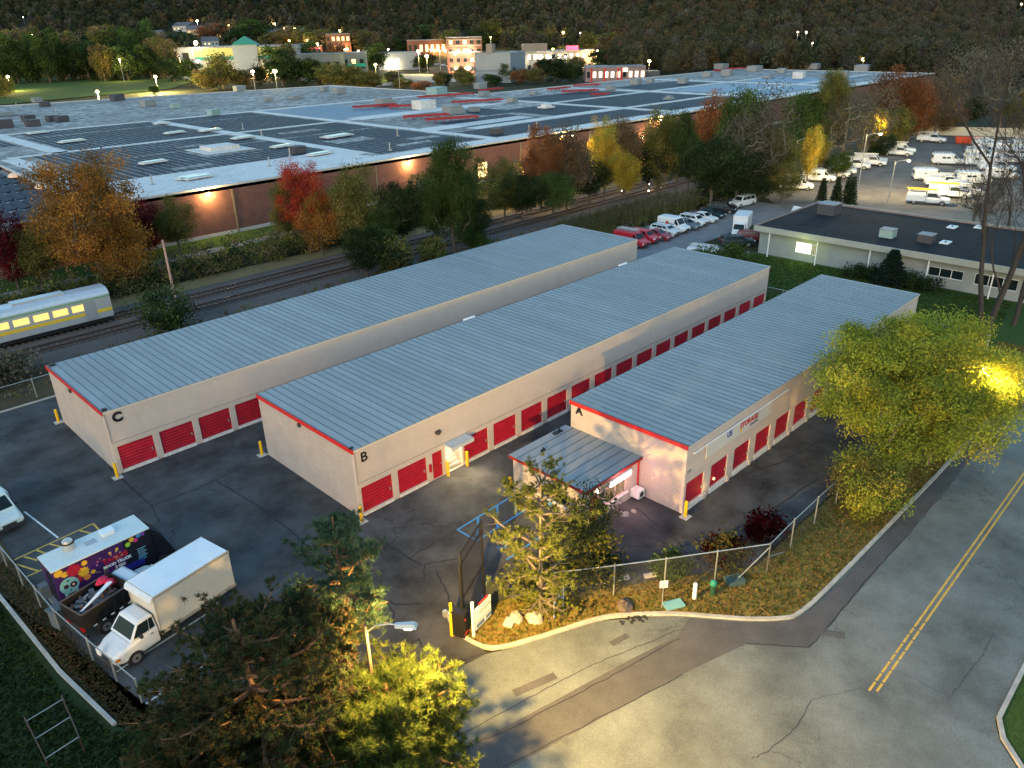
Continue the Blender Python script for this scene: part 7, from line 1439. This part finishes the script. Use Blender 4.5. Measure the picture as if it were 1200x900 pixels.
def yardlamp(label, px, py, z, e, col, r=.5, h=None):
    """free standing lamp seen at px, py"""
    x, y = GT(px, py, z); g = float(hill(x, y)); z = z+g; CLEAR.append((x, y, 5)); t = thing('area_lamp', label, 'lamp', (x, y, g), 0, 'lamps of the town'); b = MB(); b.cyl((0, 0, 0), (0, 0, z-g), .12, n=6); b.build('pole', M_GALV, t)
    b = MB(); r *= 1.5; b.T = Matrix.Translation((0, 0, z-g)); b.dome((0, 0, 0), r, r, r*.8, 10, 3); b.T = b.T @ Matrix.Scale(-1, 4, (0, 0, 1)); b.dome((0, 0, 0), r, r, r*.6, 10, 3); b.build('lamp', emis('area_%d_%d' % (int(col[1]*100), int(col[2]*100)), col, 5), t); point('lamp_light', (0, 0, z-g-1.2), col, e*2.5, r, t)  # lamp globe widened to imitate the glare around it
yardlamp('very bright white floodlight above the dark belt at upper left', 39, 42, 12, 5200, (1, .88, .62), 1.5)
yardlamp('slim path lamp nearest the warehouse roof on the grass bank', 114, 108, 7, 20000, (1, .78, .25), .5); yardlamp('slim path lamp beside the small clipped tree', 182, 90, 8, 20000, (1, .78, .3), .55); yardlamp('yellow lamp lighting the tree at the left edge', 9, 90, 8, 5000, (1, .72, .2), .6)
yardlamp('twin lamp near the glowing bushes left of centre', 110, 60, 9, 1400, (1, .7, .3), .6); yardlamp('tall lamp on the dark slope at upper left', 113, 40, 12, 300, (1, .7, .3), .4)
yardlamp('orange lamp beside the gabled houses', 231, 25, 10, 3500, (1, .6, .25), 1.0); yardlamp('white hillside lamp over the small houses', 334, 33, 10, 3500, (1, .75, .45), 1.1); yardlamp('orange lamp above the store roof', 339, 48, 12, 900, (1, .5, .15), .7); yardlamp('tiny lamp high on the hill over the brick block', 497, 35, 10, 200, (1, .5, .3), .5)
yardlamp('lamp with a yellow glow by the green awning', 440, 76, 9, 2400, (1, .78, .2), .6); yardlamp('lamp left of the grey sheds', 379, 66, 9, 1500, (1, .75, .4), .7); yardlamp('lone lamp in the trees right of the offices', 761, 72, 9, 500, (1, .7, .3), .6); yardlamp('yellow lamp in the wood over the warehouse', 1012, 70, 9, 700, (1, .72, .2), .7)
yardlamp('faint white lamp in the wood at right', 945, 38, 14, 100, (1, .85, .6), .5); yardlamp('faint yellow lamp in the wood at right', 935, 38, 14, 100, (1, .75, .4), .4); yardlamp('faint lamp in the wood above the roof plant', 952, 51, 12, 80, (1, .75, .4), .4); yardlamp('green tinted lamp behind the offices', 648, 58, 9, 400, (.8, .9, .2), .5); yardlamp('small lamp over the lit offices roof', 680, 39, 14, 100, (1, .8, .5), .35)
yardlamp('small orange lamp at the top of the left slope', 27, 20, 14, 60, (1, .55, .2), .35); yardlamp('faint lamp by the distant right ridge', 1197, 5, 12, 60, (1, .6, .3), .6)
SP = [(58, 66), (62, 64), (84, 63), (92, 65), (103, 72), (125, 64), (140, 70), (155, 72), (167, 66), (6, 60), (220, 60), (226, 66), (268, 30), (300, 36), (322, 28), (345, 34), (360, 47), (372, 52), (398, 36), (404, 58), (420, 60), (455, 58), (466, 70), (490, 60), (505, 58), (500, 66), (515, 60), (575, 44), (585, 38), (660, 38), (700, 60), (715, 48), (296, 84), (322, 84), (232, 72)]
for k, (px, py) in enumerate(SP):
    r_ = random.Random(k); yardlamp('small warm lamp of the town, ' + ['low between dark crowns', 'against a dim wall', 'over a hidden car park', 'beside a pale roof', 'high among branches'][k % 5] + ' ' + ORD2[k//5] + ' from the left', px, py, r_.uniform(9, 15), r_.uniform(900, 2600), (1, r_.uniform(.55, .8), r_.uniform(.2, .45)), r_.uniform(.4, .85))
# lit drive and parked cars beside the brick block
q = [G(455, 86), G(530, 88), G(540, 96), (G(480, 98)), G(440, 102)]; b = MB(); b.poly(q, .05); struct('town_drive', b, M_LOT2)
b = MB(); b.poly([G(430, 90), G(470, 87), G(478, 94), G(440, 99)], .1); struct('town_lawn', b, M_GRASS)
b = MB(); b.poly([(-200, 280), G(0, 123, 0), G(200, 104), G(240, 92), G(0, 92)], .12); struct('grass_bank', b, M_GRASS)
for i, (px, py) in enumerate([(512, 76), (519, 77), (526, 78), (518, 73), (526, 74)]):
    x, y = G(px, py); o = sedan(SILV if i % 2 else WHITE, ['pale car on the terrace left of the brick block', 'second pale car on the terrace', 'pale car closest to the brick block', 'white car in the rear row of the terrace', 'silver car in the rear row of the terrace'][i], (x, y), rnd.uniform(0, 3), group='cars by the brick block')
# the pale tower on the horizon
t = thing('distant_building', 'pale block on the far ridge at the top edge of the picture', 'building', (*G(1098, 44, 40), 0) if False else (1500*math.cos(rad(18.7))+CAMP[0], 1500*math.sin(rad(18.7))+CAMP[1], 0)); g = float(hill(t.location.x, t.location.y)); t.location.z = g
b = MB(); b.box(-12, 12, -6, 6, 0, 26); b.build('wall', mat('ridge_block', (.6, .45, .45), .8), t); b = MB(); b.box(-12.3, 12.3, -6.3, 6.3, 26, 27); b.build('roof', M_TG, t)
# ------------------------------------------------------------------ wooded hills
rng = np.random.default_rng(500)
def forest(name, label, n, fn, pal, hmin, hmax, nl, seed, size=1.5):
    rng = np.random.default_rng(seed); X, Y = fn(rng, n); keep = np.ones(len(X), bool)
    rr, aa = np.hypot(X-CAMP[0], Y-CAMP[1]), np.arctan2(Y-CAMP[1], X-CAMP[0])
    for cx, cy, hw in CLEAR:
        r0 = math.hypot(cx-CAMP[0], cy-CAMP[1]); a0 = math.atan2(cy-CAMP[1], cx-CAMP[0]); keep &= ~((np.abs(aa-a0)*r0 < hw) & (rr < r0+14) & (rr > r0-130))
    X, Y = X[keep], Y[keep]; Z = hill(X, Y); H = rng.uniform(hmin, hmax, len(X)); R = H*rng.uniform(.19, .32, len(X))
    N = len(X); d = rng.normal(size=(N, nl, 3)); d /= np.linalg.norm(d, axis=2)[..., None]; d[..., 2] = np.abs(d[..., 2])*1.1-.25; k = rng.uniform(.65, 1.08, (N, nl, 1))
    P = np.stack([X, Y, Z+H*.55], 1)[:, None]+d*k*np.stack([R, R, H*.5], 1)[:, None]; P = P.reshape(-1, 3)
    c = np.asarray(pal)[rng.integers(0, len(pal), N)]*rng.uniform(.7, 1.4, (N, 1)); c = c*.6+c.mean(0)*.4; c = np.repeat(c, nl, 0)*rng.uniform(.92, 1.08, (N*nl, 1)); M_ = len(P)
    a = rng.normal(size=(M_, 3)); a /= np.linalg.norm(a, axis=1)[:, None]; b = rng.normal(size=(M_, 3)); b -= (a*b).sum(1)[:, None]*a; b /= np.linalg.norm(b, axis=1)[:, None]; s = size*rng.uniform(.6, 1.3, (M_, 1))*np.repeat(H, nl)[:, None]/13
    V = np.stack([P-a*s, P+b*s, P+a*s*.8-b*s*.3], 1).reshape(-1, 3); o = bpy.data.objects.new(name, np_mesh(name, V, 3, c, M_LEAF)); COL.objects.link(o); return tag(o, label, None, None, 'stuff')
def polar(az0, az1, r0, r1):
    def f(rng, n):
        az = np.radians(rng.uniform(az0, az1, n)); r = np.sqrt(rng.uniform(r0**2, r1**2, n)); return CAMP[0]+r*np.cos(az), CAMP[1]+r*np.sin(az)
    return f
P_FOR = [(.030, .035, .018), (.022, .032, .014), (.055, .045, .022), (.065, .05, .025), (.035, .042, .018), (.05, .05, .03), (.075, .05, .02), (.018, .028, .014), (.05, .036, .03)]
P_FOR = bright(P_FOR+[(.07, .06, .05), (.06, .055, .05), (.045, .055, .03)], 1.45)  # lightened, greyer leaf colours stand in for distance haze
P_FORD = [(.016, .026, .012), (.022, .032, .014), (.014, .022, .012), (.035, .035, .016)]
def nearforest(rng, n):
    X, Y = polar(8, 38, 400, 760)(rng, n); k = ~((X < 352) & (Y < 180)) & ~((X < 330) & (Y < 250)); return X[k], Y[k]
forest('woodland', 'dense mixed wood beginning behind the right end of the warehouse', 2100, nearforest, P_FOR, 11, 21, 240, 501, .62)
forest('woodland', 'autumn wood climbing the hill on the right', 3600, polar(6, 46, 690, 1250), P_FOR, 12, 21, 110, 502, 1.05)
forest('woodland', 'dark distant woods on the hilltops', 5200, polar(4, 86, 1200, 2300), P_FOR+P_FORD, 13, 22, 50, 503, 2.0)
forest('woodland', 'dark wooded slope above the town on the left', 3000, polar(44, 84, 830, 1300), P_FORD+P_FOR, 12, 20, 100, 504, 1.15)
